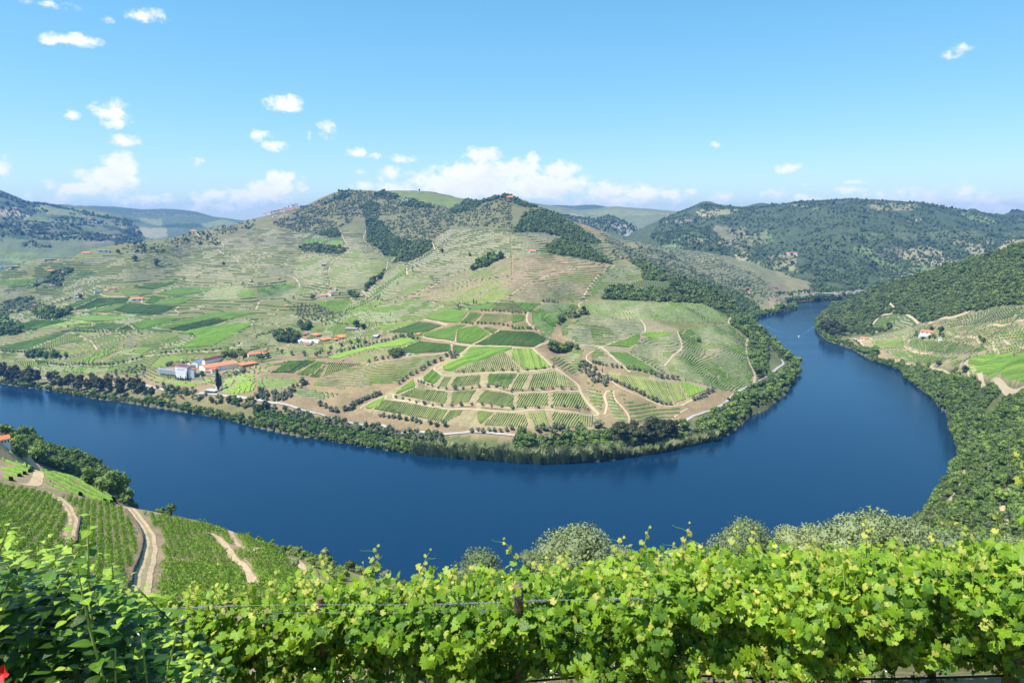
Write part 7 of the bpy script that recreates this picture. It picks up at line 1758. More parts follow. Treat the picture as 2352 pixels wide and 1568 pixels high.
# ---------------------------------------------------------------- poles, masts, boat, train, jetty
def pole(k, x, y, hpx, label, r=.12, name='utility_pole', arms=True, rmin=25, mat=None, fixed=None):
    u, v = cp(k, [(x, y)])[0]
    p = hit(u, v, rmin)[0] if fixed is None else np.array(at_r(u, v, fixed))
    h = hpx / CR[k][2] * np.hypot(p[0], p[1]) / 1568 * math.cos(math.atan((u - 1176) / FP))
    rt = empty(name, tuple(p), rng.uniform(0, 1)); m = mat or M_ROOFG
    obj('mast', cyl_mesh('mast', r, h, m, 8), rt)
    if arms:
        obj('crossarm', box_mesh('crossarm', -1.1, -.08, h * .93, 1.1, .08, h * .93 + .18, m), rt)
        for q in (-1, 0, 1): obj('insulator', cyl_mesh('insulator', .07, h * .93 + .5, M_WHITE, 6, .05, h * .93 + .18), rt)
    tag(rt, label, 'pole'); return rt
pole(6,218,980,90,'tall pale pole beside the left part of the citrus rows',.22); pole(6,476,1032,58,'shorter pale pole beside the citrus rows',.2)
pole(4,1283,1400,44,'pale pole on the crest of the isolated hump of vines',.3); pole(4,1410,1466,34,'pale pole at the top corner of the right bank terraces',.3); pole(4,1102,1302,44,'pale pole at the top of the winding hillside path',.3); pole(4,1222,1210,22,'small pole on the wooded hill at the right',.3)
pole(1,790,832,60,'taller of the two thin masts by the red-roofed house',.3,'radio_mast',False); pole(1,825,835,42,'shorter of the two thin masts by the red-roofed house',.3,'radio_mast',False)
pole(2,1220,262,52,'thin mast standing on the summit',.45,'radio_mast',False,fixed=3170)
pole('C',1275,900,110,'lattice post beside the green shed',.15)
def pylon(k, x, y, hpx, label):
    p = hp(k, [(x, y)])[0]; h = hpx / CR[k][2] * np.hypot(p[0], p[1]) / 1568 * .85; rt = empty('lattice_pylon', tuple(p), .4)
    bars = []
    def bar(a, b, t=.16):
        a = np.array(a, float); b = np.array(b, float); d = (b - a) / np.linalg.norm(b - a); u = np.cross(d, [.3, .5, .8]); u /= np.linalg.norm(u); w = np.cross(d, u)
        V = np.array([q + s * u * t + c * w * t for q in (a, b) for s, c in ((-1, -1), (1, -1), (1, 1), (-1, 1))]); bars.append((V, np.array([[0, 1, 5, 4], [1, 2, 6, 5], [2, 3, 7, 6], [3, 0, 4, 7]])))
    W = lambda z: 2.4 * (1 - z / h) + .35
    zs = np.linspace(0, h * .95, 8)
    for sx, sy in ((-1, -1), (1, -1), (1, 1), (-1, 1)):
        bars.clear(); bar((sx * W(0), sy * W(0), -1), (sx * W(h), sy * W(h), h)); V, q = merge(bars); obj('leg', npmesh('leg', V, q, M_ROOFG), rt)
    bars.clear()
    for a, b in zip(zs[:-1], zs[1:]):
        for s in (-1, 1):
            bar((-W(a), s * W(a), a), (W(b), s * W(b), b), .08); bar((s * W(a), -W(a), a), (s * W(b), W(b), b), .08)
    V, q = merge(bars); obj('bracing', npmesh('bracing', V, q, M_ROOFG), rt)
    for z in (.72, .86):
        bars.clear(); bar((-4.2, 0, h * z), (4.2, 0, h * z), .14); V, q = merge(bars); obj('crossarm', npmesh('crossarm', V, q, M_ROOFG), rt)
    tag(rt, label, 'pylon')
pylon(5, 1205, 320, 125, 'lattice electricity pylon standing in the dark banked terraces'); pylon(5, 1312, 600, 70, 'small lattice pylon above the river wood')
# boat with its wake
bp = np.array(at_z(*cp(8, [(283, 222)])[0], 0)); bt = empty('motor_boat', (bp[0], bp[1], .05), math.atan2(-bp[0], -bp[1]) * -1 + math.pi)
def loftmesh(name, secs, mat):
    n = len(secs[0]); V = [p for s in secs for p in s]; Q = []
    for i in range(len(secs) - 1):
        for j in range(n): Q.append((i * n + j, i * n + (j + 1) % n, (i + 1) * n + (j + 1) % n, (i + 1) * n + j))
    Q += [tuple(range(n)), tuple(range(len(V) - 1, len(V) - n - 1, -1))]
    return mesh(name, V, Q, mat)
secs = []
for y, w, zt in ((-4.2, 1.3, 1.0), (-2, 1.6, 1.0), (1, 1.5, 1.15), (3.2, .8, 1.35), (4.4, .08, 1.6)):
    secs.append([(-w, y, zt), (-w * .7, y, -.3), (w * .7, y, -.3), (w, y, zt)])
obj('hull', loftmesh('hull', secs, M_WHITE), bt)
obj('cabin', box_mesh('cabin', -1.1, -2.2, 1.02, 1.1, 1.2, 2.4, M_WHITE), bt); obj('windscreen', box_mesh('windscreen', -1.13, 1.0, 1.6, 1.13, 1.25, 2.25, M_GLASS), bt)
obj('canopy', box_mesh('canopy', -1.3, -3.6, 2.45, 1.3, 1.5, 2.6, M_WHITE), bt)
tag(bt, 'small white motor boat heading downstream in the river narrows', 'boat')
tk = NT('wake_water'); tk.base((.04, .10, .20), .3); M_WAKE = tk.m
def wake(k, pts, w0, w1, label):
    P = np.array([at_z(u, v, 0)[:2] for u, v in cp(k, pts)]); C = smooth_path(P, 4); n = normals(C); f = np.linspace(0, 1, len(C))[:, None]
    V = []
    wob = .8 * fbm(C[:, 0] / 14, C[:, 1] / 14, 3, 3)[:, None]
    for c, z in ((-.5, .0), (-.1, .16), (.12, .05), (.5, .0)):
        V.append(np.c_[C + n * (c + wob * .6) * (w0 + (w1 - w0) * f), np.full(len(C), z + .012)])
    o = obj('boat_wake', npmesh('boat_wake', np.stack(V, 1).reshape(-1, 3), grid_quads(len(C), 4), M_WAKE, True)); tag(o, label, 'wake', kind='stuff')
wake(8, [(276,222),(220,205),(120,180),(0,132),(-60,112)], .8, 5.5, 'pale left arm of the boat wake'); wake(8, [(290,222),(330,195),(390,150),(440,120)], .8, 5, 'pale right arm of the boat wake')
wake(4, [(20,1400),(150,1330),(300,1300),(500,1330)], 1, 3, 'faint pale ripple line across the narrows'); wake(8, [(300,100),(380,92),(430,92)], 1.5, 3.5, 'short pale ripple by the wooded point')
# jetty
jp = [at_z(*cp(8, [p])[0], 0) for p in ((545, 245), (580, 262))]; ja = math.atan2(jp[1][1] - jp[0][1], jp[1][0] - jp[0][0]); jl = math.hypot(jp[1][0] - jp[0][0], jp[1][1] - jp[0][1])
jt = empty('jetty', (jp[0][0], jp[0][1], 0), ja)
for i in range(12): obj('plank', box_mesh('plank', i * jl / 12, -1.1, .55, i * jl / 12 + jl / 12 * .9, 1.1, .68, M_ROOFG), jt)
for x in (0.5, jl - .5):
    for s in (-1, 1): obj('pile', cyl_mesh('pile', .15, 1.0, M_WOOD, 6, .05, -2).copy(), jt, (x, s * 1.0, 0))
tag(jt, 'pale wooden jetty on the right bank under the round wood', 'jetty')
# railway shelf with train and viaduct on the far reach
tr = [np.array(at_r(*cp(4, [p])[0], r)) for p, r in (((130,1240),2380), ((300,1222),2470), ((440,1214),2530), ((600,1210),2570), ((760,1195),2620), ((900,1180),2680))]
Ct = smooth_path(np.array(tr)[:, :2], 6); zt = np.interp(np.arange(len(Ct)), np.linspace(0, len(Ct) - 1, len(tr)), [p[2] for p in tr])
nt = normals(Ct); nt = nt * np.sign(-(nt * Ct).sum(1))[:, None]
V = np.stack([np.c_[Ct + nt * 3 + nt * 6, zt - 7], np.c_[Ct + nt * 3, zt], np.c_[Ct - nt * 4, zt], np.c_[Ct - nt * 9, zt + 6]], 1).reshape(-1, 3)
tag(obj('railway_shelf', npmesh('railway_shelf', V, grid_quads(len(Ct), 4), plain('cut_rock', (.24, .21, .16), .95, .4, .12))), kind='structure')
i_ = rng.integers(0, len(Ct), 420); o_ = np.where(rng.random(420) < .6, rng.uniform(5, 24, 420), rng.uniform(-22, -8, 420)); Pt = Ct[i_] + nt[i_] * o_[:, None]
scatter('trackside_scrub', np.c_[Pt, np.where(o_ > 0, zt[i_] - 5 - o_ * .2, zt[i_] + 4 - (o_ + 9) * .6)], ['oakbig', 'broad'], 1.0, label='scrub above and below the railway on the far shore', cat='scrub')
def on_track(s):
    L = np.r_[0, np.cumsum(np.hypot(*np.diff(Ct, axis=0).T))]
    x, y, z = np.interp(s, L, Ct[:, 0]), np.interp(s, L, Ct[:, 1]), np.interp(s, L, zt); x2, y2 = np.interp(s + 5, L, Ct[:, 0]), np.interp(s + 5, L, Ct[:, 1])
    return (x, y, z), math.atan2(y2 - y, x2 - x)
L0 = np.cumsum(np.hypot(*np.diff(Ct, axis=0).T)); i0 = int(np.argmin([abs(proj(c[0], c[1], z)[0] - cp(4, [(425, 0)])[0][0]) for c, z in zip(Ct, zt)])); s0 = float(L0[i0 - 1])
M_CREAM = plain('cream_paint', (.62, .58, .48), .5, .05, 1); M_NAVY = plain('navy_paint', (.04, .05, .2), .5, .05, 1)
wheelm = cyl_mesh('wheel', .5, .12, M_RAIL, 10, .02, -.12)
for i, (ln, m, l) in enumerate(((13, M_RED, 'red locomotive at the head of the train on the far shore'), (15, M_NAVY, 'dark blue carriage right behind the red locomotive'), (20, M_CREAM, 'first cream carriage of the train on the far shore'), (20, M_CREAM, 'last cream carriage of the train on the far shore'))):
    st = [0, 14, 30, 51][i]; p, a = on_track(s0 + st + ln / 2); c = empty('locomotive' if i == 0 else 'train_carriage', p, a)
    obj('body', box_mesh('body', -ln / 2, -1.5, 1.1, ln / 2, 1.5, 4.2, m), c); obj('roof', box_mesh('roof', -ln / 2 + .2, -1.3, 4.21, ln / 2 - .2, 1.3, 4.6, M_ROOFG if i < 2 else M_WHITE), c)
    for j in range(6): obj('window', box_mesh('window', -ln / 2 + ln * (j + .25) / 6, -1.56, 2.5, -ln / 2 + ln * (j + .75) / 6, -1.48, 3.4, M_GLASS), c)
    for j in range(4):
        wo_ = obj('wheel', wheelm, c, (-ln / 2 + [1.5, 3.5, ln - 3.5, ln - 1.5][j], -1.0, .6)); wo_.rotation_euler = (math.pi / 2, 0, 0)
    tag(c, l, 'train')
# ---------------------------------------------------------------- near slope: bush vines
M_BUSHV = foliage('bush_vine_leaves', (.19, .33, .04), .35, .4, 3, trans=.2)
def bush_mesh(seed):
    r = np.random.default_rng(seed); n = 46
    a = r.uniform(0, 6.28, n); t = r.uniform(.25, 1, n); rad = .48 * np.sin(t * 2.6) + .1
    P = np.c_[np.cos(a) * rad, np.sin(a) * rad, t * 1.25]; nn = np.c_[np.cos(a), np.sin(a), np.full(n, .6)]; nn /= np.linalg.norm(nn, axis=1)[:, None]
    return one_mesh('bush_vine', leaf_cards(P, nn, .26, r, .6), trunk_geo(.7, .045, 0, 1, seed), M_BUSHV)
_KM['bushvine'] = [bush_mesh(i) for i in range(4)]
a = hp('A', [(0,410),(250,452),(520,505),(720,552),(900,582),(1050,608),(1220,632),(1340,690),(1700,805),(2000,930)])
area = [(0,425),(150,440),(300,480),(520,515),(720,560),(900,595),(1050,620),(1200,645),(1340,705),(1500,750),(1720,860),(1900,1000),(1950,1120),(0,1120)]
poly = np.array([h[:2] for h in hp('A', [(p[0], p[1] + 4) for p in area[:-2]])] + [(-8, 75), (-30, 62), (-75, 60), (-150, 100), (-260, 190)])
d0 = hp('B', [(300, 900)])[0][:2] - hp('B', [(230, 520)])[0][:2]; d0 /= np.hypot(*d0); n0 = np.array([-d0[1], d0[0]])
tt = poly @ d0; nn_ = poly @ n0
A_, B_ = np.meshgrid(np.arange(tt.min(), tt.max(), 1.0), np.arange(nn_.min(), nn_.max(), 1.8))
A_ = A_.ravel() + rng.normal(0, .18, A_.size); B_ = B_.ravel() + rng.normal(0, .12, A_.size)
X = A_ * d0[0] + B_ * n0[0]; Y = A_ * d0[1] + B_ * n0[1]
ok = pin(poly, X, Y) & (fbm(X / 11, Y / 11, 3, 91) > -.6)
for i, C0 in enumerate(NEAR_C):
    if C0 is None: continue
    m = pdist(C0, X, Y, False); ok &= m > (3.0 if i == 0 else 1.7)
# bare earth beside the main track
eb = hp('B', [(530,450),(600,560),(640,640),(620,820),(590,1080),(470,1080),(520,800)]); ok &= ~pin(eb[:, :2], X, Y)
X, Y = X[ok], Y[ok]; Zb = zat(X, Y)
u_, v_ = proj(X, Y, Zb); inv = (u_ > -120) & (v_ < 1480)
X, Y, Zb = X[inv], Y[inv], Zb[inv]; o_ = np.argsort(np.hypot(X, Y))
u_, v_ = proj(X, Y, Zb); vis = (v_ < 1345) & (u_ > 10) & (u_ < 900)
near_i = [i for i in o_ if vis[i]][:280]; ns = set(near_i)
for i in near_i:
    o = D.objects.new('bush_vine', _KM['bushvine'][int(rng.integers(0, 4))]); ROOT.objects.link(o); s = rng.uniform(.85, 1.25)
    o.location = (X[i], Y[i], Zb[i] - .05); o.rotation_euler = (0, 0, rng.uniform(0, 6.28)); o.scale = (s, s, s)
    tag(o, 'free-standing bush vine low on the near left slope just over the hedge', 'vine', 'nearest bush vines on the left slope')
rest = np.array([i for i in range(len(X)) if i not in ns])
scatter('bush_vines', np.c_[X, Y, Zb][rest] - [0, 0, .05], ['bushvine'], 1.12, .18, label='rows of bush vines covering the near left slope', cat='vines')
# weeds and scrub of the near spur
growth('spur_scrub','A',[(560,420),(800,520),(1100,615),(1300,640),(1700,790),(2000,905),(2010,930),(1700,830),(1340,690),(1220,625),(1000,600),(720,545)],150,['broad','willow'],.32,'low bushes along the outer edge of the near spur','shrubs',power=1)
growth('spur_scrub','A',[(1350,690),(1700,800),(2010,925),(2010,985),(1800,900),(1500,790)],260,['willow','scrub'],.25,'dry weeds and bushes on the steep edge of the near spur','shrubs',power=1)
for p in hp('A', [(690,500),(740,520),(640,480)]): tree('broad', p[0], p[1], 1.55, 'large rounded dark green tree on the edge of the near terraces', 'large rounded trees by the near terraces')
tree_patch('oak','A',[(0,60),(110,80),(180,150),(230,190),(330,235),(380,310),(360,320),(250,290),(190,300),(120,250),(60,150),(0,105)],40,'mixed tree in the grove by the house at the left edge',sc=1.15,mind=5)
tree_patch('broad','A',[(60,120),(200,190),(330,250),(410,330),(360,345),(240,300),(150,270),(60,200)],32,'leafy tree on the steep shore below the near left terraces',sc=1.0,mind=5)
tree_patch('willow','A',[(100,255),(250,285),(390,340),(400,352),(240,310)],14,'pale green tree just above the curved near terraces',sc=1.0,mind=4)
growth('near_shore_scrub','A',[(0,40),(120,80),(230,180),(340,235),(420,340),(560,420),(560,440),(400,360),(230,300),(100,245),(70,160),(0,110)],300,['broad','oak','willow'],.8,'undergrowth on the steep near left shore','shrubs',power=1)
growth('near_shore_scrub','A',[(330,190),(480,230),(640,340),(660,420),(420,345)],700,['scrub','willow','broad'],.42,'bushes over the steep shore behind the near terraces','shrubs',power=1)
# hidden steep ground between hedge and river
P = np.c_[rng.uniform(-60, 330, 2600), rng.uniform(60, 420, 2600)]; P = P[np.abs(np.arctan2(P[:, 0], P[:, 1])) < .85]; P = P[~pin(poly, P[:, 0], P[:, 1]) & (np.hypot(P[:, 0], P[:, 1]) > 190)]; z_ = zat(P[:, 0], P[:, 1]); k_ = z_ > 1
scatter('steep_scrub', np.c_[P, z_][k_], ['scrub', 'olive'], .8, label='scrub on the steep ground between hedge and river', cat='scrub')

# ---------------------------------------------------------------- silver olives just beyond the hedge
M_SILVER = foliage('silver_olive_leaves', (.25, .31, .15), .35, 1.2, 9, trans=.12)
def olive_big(seed):
    r = np.random.default_rng(seed); V, Q = crown(seed, 2.9, 2.1, 3.3, 26, 9000, .17, core=.66, spread=.72)
    return npmesh('crown', V, Q, M_SILVER), npmesh('olive_tree', *trunk_geo(3.0, .26, 5, 2.4, seed), M_BARK)
OB = [olive_big(s) for s in (3, 4, 5)]
LR_ = float(np.hypot(*hp('A', [(1712, 915)])[0][:2])) - 1
for i, (u, v, wpx, r, l) in enumerate(((677,1284,22,LR_,'small round olive alone beside the rightmost near track'),(1095,1282,150,50,'silvery olive, leftmost beyond the hedge, low crown'),(1325,1226,200,48,'large silvery olive standing highest left of centre beyond the hedge'),(1225,1266,70,53,'small silvery olive left of the large one'),(1425,1270,110,53,'low silvery olive right of the large one'),
        (1712,1212,150,50,'silvery olive right of centre, left of a pair beyond the hedge'),(1845,1212,125,51,'silvery olive right of centre, right of a pair beyond the hedge'),(1985,1192,190,47,'broadest silvery olive towards the right'),(2080,1205,150,49,'silvery olive merging with the right side of the broadest one'),
        (2200,1232,170,48,'silvery olive behind the right end of the hedge'),(1590,1256,80,55,'small silvery olive between the centre and the pair'),(2320,1250,120,50,'silvery olive at the right edge beyond the hedge'))):
    X_, Y_, Zt = at_r(u, v, r); s = wpx / 1568 * r / 5.6; g = float(zat(X_, Y_)); c_, t_ = OB[i % 3]
    o = obj('olive_tree', t_, None, (X_, Y_, Zt - 5.35 * s), rng.uniform(0, 6)); o.scale = (s, s, s); obj('crown', c_, o)
    if g < Zt - 5.35 * s - .3:
        o2 = obj('trunk', cyl_mesh('trunk', .3, Zt - 5.3 * s - g + .5, M_BARK, 7, 0, -1), None, (0, 0, (g - (Zt - 5.35 * s)) / s)); o2.parent = o
    tag(o, l, 'tree')

# ---------------------------------------------------------------- grapevine hedge
def leaf_material(name, c, trans=.34, rough=.45, veinc=1.5):
    c = tuple(x * .86 for x in c)
    t = NT(name)
    at = t.add('ShaderNodeAttribute', attribute_name='vein'); g = t.add('ShaderNodeNewGeometry'); oi = t.add('ShaderNodeObjectInfo'); n = t.noise(28, 4)
    f = t.math('ADD', t.math('MULTIPLY', n.outputs[0], .3), t.math('ADD', t.math('MULTIPLY', g.outputs['Random Per Island'], .38), t.math('MULTIPLY', oi.outputs['Random'], .32)))
    col = t.ramp(f, [(.2, (c[0] * .55, c[1] * .66, c[2] * .7)), (.5, c), (.8, (c[0] * 1.55, c[1] * 1.3, c[2] * 1.5))])
    v = t.ramp(at.outputs['Fac'], [(.86, (1, 1, 1)), (.97, (veinc, veinc * .95, veinc * 1.1))])
    col = t.mixc(1.0, col, v, 'MULTIPLY')
    t.base(col, rough); t.b.inputs['Specular IOR Level'].default_value = .3
    t.bump(t.math('ADD', at.outputs['Fac'], t.math('MULTIPLY', n.outputs[0], 1.2)), .35, .006)
    tr = t.add('ShaderNodeBsdfTranslucent'); t.l.new(t.mixc(1.0, col, (1.7, 1.35, .45), 'MULTIPLY'), tr.inputs[0])
    mx = t.add('ShaderNodeMixShader'); mx.inputs[0].default_value = trans
    t.l.new(t.b.outputs[0], mx.inputs[1]); t.l.new(tr.outputs[0], mx.inputs[2]); t.l.new(mx.outputs[0], t.o.inputs[0])
    return t.m
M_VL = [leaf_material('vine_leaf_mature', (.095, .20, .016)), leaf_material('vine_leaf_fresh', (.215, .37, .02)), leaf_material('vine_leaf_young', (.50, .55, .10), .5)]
M_STEM = plain('green_shoot', (.24, .32, .07), .6, .2, 20)
def vine_leaf(seed):
    """palmate leaf in the XY plane, stalk end at the origin, tip towards -Y, about one unit wide"""
    r = np.random.default_rng(seed); pts = []; vein = []
    lobes = [(-2.5, .44), (-1.78, .50), (-.95, .54), (0, .57), (.95, .54), (1.78, .50), (2.5, .44)]
    valley = [.42, .41, .42, .42, .41, .42]
    for i, (a, rad) in enumerate(lobes):
        rad *= r.uniform(.92, 1.08)
        for da, k in ((-.22, .80), (-.11, .93), (0, 1.0), (.11, .93), (.22, .80)):
            pts.append((a + da, rad * k * r.uniform(.97, 1.05))); vein.append(1.0 if da == 0 else .45)
        if i < 6:
            an = lobes[i + 1][0]; pts.append(((a + an) / 2, valley[i] * r.uniform(.85, 1.1) + .07)); vein.append(0.)
    V = [(0, 0, 0)]; A = [1.0]; cup = r.uniform(.1, .45); fold = r.uniform(.05, .35); tw = r.normal(0, .25)
    for (a, rad), ve in zip(pts, vein):
        x, y = math.sin(a) * rad, -math.cos(a) * rad
        z = -cup * (rad * rad) * 1.1 + fold * abs(x) * .5 + tw * x * y + r.normal(0, .018); V.append((x, y, z)); A.append(ve)
    n = len(V); Q = [(0, i, i + 1) for i in range(1, n - 1)]
    return np.array(V), np.array(Q), np.array(A)
VL = [vine_leaf(s) for s in range(8)]
def leaf_mesh(L, mat, name='leaf'):
    me = npmesh(name, L[0], L[1], mat, True)
    at = me.attributes.new('vein', 'FLOAT', 'POINT'); at.data.foreach_set('value', L[2].astype(np.float32)); return me
VLM = [[leaf_mesh(L, m) for L in VL] for m in M_VL]
def frames(nrm, down):
    """leaf axes: z along the normal, -y towards the hanging direction"""
    n = nrm / np.linalg.norm(nrm, axis=1)[:, None]; y = -down; y = y - n * (y * n).sum(1)[:, None]; y /= np.linalg.norm(y, axis=1)[:, None] + 1e-9
    x = np.cross(y, n); return np.stack([x, y, n], 2)
def put_leaves(name, P, Rm, size, which, LS, mats, mi, parent, off):
    """merge many leaves into one mesh"""
    V = []; Q = []; A = []; MI = []; n0 = 0
    for k in range(len(LS)):
        for m in range(len(mats)):
            s = np.where((which == k) & (mi == m))[0]
            if len(s) == 0: continue
            L = LS[k]; v = np.einsum('nij,kj->nki', Rm[s], L[0]) * size[s][:, None, None] + (P[s] - off)[:, None, :]
            V.append(v.reshape(-1, 3)); nv = len(L[0]); Q.append((L[1][None] + (np.arange(len(s)) * nv)[:, None, None] + n0).reshape(-1, 3)); n0 += nv * len(s)
            A.append(np.tile(L[2], len(s))); MI.append(np.full(len(s) * len(L[1]), m))
    if not V: return None
    me = npmesh(name, np.concatenate(V), np.concatenate(Q), mats, True)
    me.polygons.foreach_set('material_index', np.concatenate(MI).astype(np.int32))
    at = me.attributes.new('vein', 'FLOAT', 'POINT'); at.data.foreach_set('value', np.concatenate(A).astype(np.float32))
    return tag(obj(name, me, parent), kind='stuff')
def tube(path, radii, mat, name, parent=None, sides=6):
    P = np.array(path, float); t = np.gradient(P, axis=0); t /= np.linalg.norm(t, axis=1)[:, None] + 1e-9
    u = np.cross(t, [.21, .13, .97]); bad = np.linalg.norm(u, axis=1) < .05; u[bad] = np.cross(t[bad], [1, 0, 0]); u /= np.linalg.norm(u, axis=1)[:, None]; w = np.cross(t, u)
    a = np.arange(sides) * 2 * math.pi / sides; rr = np.broadcast_to(np.asarray(radii, float), (len(P),))
    V = P[:, None] + (u[:, None] * np.cos(a)[None, :, None] + w[:, None] * np.sin(a)[None, :, None]) * rr[:, None, None]
    Q = []
    for i in range(len(P) - 1):
        for s in range(sides): Q.append((i * sides + s, i * sides + (s + 1) % sides, (i + 1) * sides + (s + 1) % sides, (i + 1) * sides + s))
    return V.reshape(-1, 3), np.array(Q)
def tube_obj(path, radii, mat, name, parent=None, sides=6):
    V, q = tube(path, radii, mat, name, None, sides); return obj(name, npmesh(name, V, q, mat, True), parent)
M_GNARL = plain('vine_bark', (.10, .07, .05), .95, .35, 14)
tz = lambda v: (284 / FP * math.cos(PITCH) * 0 + math.tan(PITCH + math.atan((v - 784) / FP)))
YC = lambda x: 6.25 - .045 * x
ZT = lambda x: CAMZ - YC(x) * np.interp(x, [-6, -4.6, -3, -1.5, 0, 1, 2, 3.2, 4.6, 7], [tz(1450), tz(1425), tz(1402), tz(1368), tz(1352), tz(1342), tz(1332), tz(1320), tz(1298), tz(1290)])
ZB = lambda x: CAMZ - YC(x) * np.interp(x, [-6, 0, 1.2, 2.5, 7], [tz(1568), tz(1538), tz(1520), tz(1528), tz(1512)])
def hedge_leaves(x0, x1, n, YC, ZT, ZB, r, thick=.42, smin=.05, smax=.15):
    x = r.uniform(x0, x1, n); zt = ZT(x) + fbm(x * 1.6, x * 0, 3, 5) * .30 - .05; zb = ZB(x) + fbm(x * 2.1, x * 0 + 5, 3, 6) * .22
    t = r.beta(1.1, .95, n); z = zb + (zt - zb) * t
    belly = .62 + .38 * np.sin(np.clip(t, 0, 1) * 2.6 + .3) + 1.5 * fbm(x * 2.3, z * 2.8, 3, 7)
    dep = r.beta(1.0, 2.4, n)                      # 0 at the face, 1 at the back
    y = YC(x) - thick * belly + dep * thick * 2.0
    top = t > .9; y = np.where(top, YC(x) + r.uniform(-.42, .42, n), y)
    z = z + np.where(top, r.normal(0, .05, n), 0)
    out = np.stack([r.normal(-.25, .6, n), -np.where(top, .35, .75) + r.normal(0, .5, n), np.where(top, .95, .55) + r.normal(0, .5, n)], 1)
    down = np.stack([r.normal(0, .5, n), r.normal(-.25, .3, n), np.full(n, -1.0)], 1)
    size = (smin + (smax - smin) * r.beta(1.5, 1.9, n)) * np.where(dep > .6, 1.1, 1.0)
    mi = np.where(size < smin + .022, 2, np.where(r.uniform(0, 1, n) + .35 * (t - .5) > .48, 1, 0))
    return np.stack([x, y, z], 1), frames(out, down), size, r.integers(0, 8, n), mi, dep
NAMES = ['leftmost grapevine of the front hedge, partly behind the glossy shrub', 'grapevine second from the left in the front hedge', 'grapevine of the front hedge under the near tracks', 'grapevine of the front hedge left of the wooden post top',
         'grapevine of the front hedge right around the wooden post top', 'grapevine of the front hedge left of the leaning second post', 'grapevine of the front hedge around the leaning second post', 'rightmost grapevine of the front hedge with the longest shoots']
edges = np.linspace(-6.4, 6.6, 9)
shoots = {}
def shoot(parent, off, p0, p1, r, leaves=6, curl=True, sc=1.0):
    p0 = np.array(p0); p1 = np.array(p1); m = (p0 + p1) / 2 + np.r_[r.normal(0, .06, 2), .05] * sc
    T = np.linspace(0, 1, 9)[:, None]; path = (1 - T) ** 2 * p0 + 2 * T * (1 - T) * m + T ** 2 * p1
    parts = [tube(path - off, np.linspace(.0055, .0022, 9) * sc, None, '', None, 5)]
    if curl:
        q = path[6]; a = r.uniform(0, 6.28); th = np.linspace(0, 4.5, 9); rad = np.linspace(.10, .02, 9) * sc
        c = q + np.c_[np.cos(a) * (th / 4.5) * .16, np.sin(a) * (th / 4.5) * .1, np.linspace(0, .09, 9)] * sc + np.c_[np.cos(th) * rad * .2, np.sin(th) * rad * .2, np.sin(th) * rad * .25]
        parts.append(tube(c - off, .0016 * sc, None, '', None, 4))
    V, q = merge(parts); obj('shoot', npmesh('shoot', V, q, M_STEM, True), parent)
    k = max(3, leaves); tt = np.linspace(.12, .98, k)
    for i, t in enumerate(tt):
        p = path[int(round(t * 8))] ; s = np.interp(t, [0, .5, 1], [.105, .075, .026]) * r.uniform(.8, 1.2) * sc
        side = 1 if i % 2 else -1; p = p + np.array([side * s * .35, r.normal(0, .02), .01])
        out = np.array([[side * .3 + r.normal(0, .3), -.7 + r.normal(0, .3), .7]]); Rm = frames(out, np.array([[side * .8, -.3, -.6]]))[0]
        lf = D.objects.new('leaf', VLM[2 if t > .45 else 1][int(r.integers(0, 8))]); ROOT.objects.link(lf); lf.parent = parent
        M4 = Matrix.Identity(4)
        for a_ in range(3):
            for b_ in range(3): M4[a_][b_] = float(Rm[a_, b_] * s)
            M4[a_][3] = float(p[a_] - off[a_])
        lf.matrix_local = M4
def at_y(u, v, y):
    X, Y, Zd = ray(u, v); k = y / Y; return (X * k, y, CAMZ + Zd * k)
SH = [(740,1268,770,1340),(865,1256,835,1335),(985,1268,945,1345),(1155,1238,1205,1310),(1045,1300,1020,1345),(1490,1212,1450,1290),(1585,1208,1530,1290),(1688,1208,1640,1275),(1545,1250,1600,1290),(1735,1215,1730,1270),(1430,1235,1405,1300),
      (1985,1195,1990,1270),(2185,1190,2240,1260),(2285,1178,2262,1265),(2130,1215,2160,1280),(2060,1225,2040,1290),(640,1310,620,1372),(560,1340,575,1392),(445,1335,430,1400),(1880,1230,1870,1290),(1310,1262,1290,1320),(1265,1275,1245,1330),(690,1315,700,1370),(2215,1235,2200,1290)]
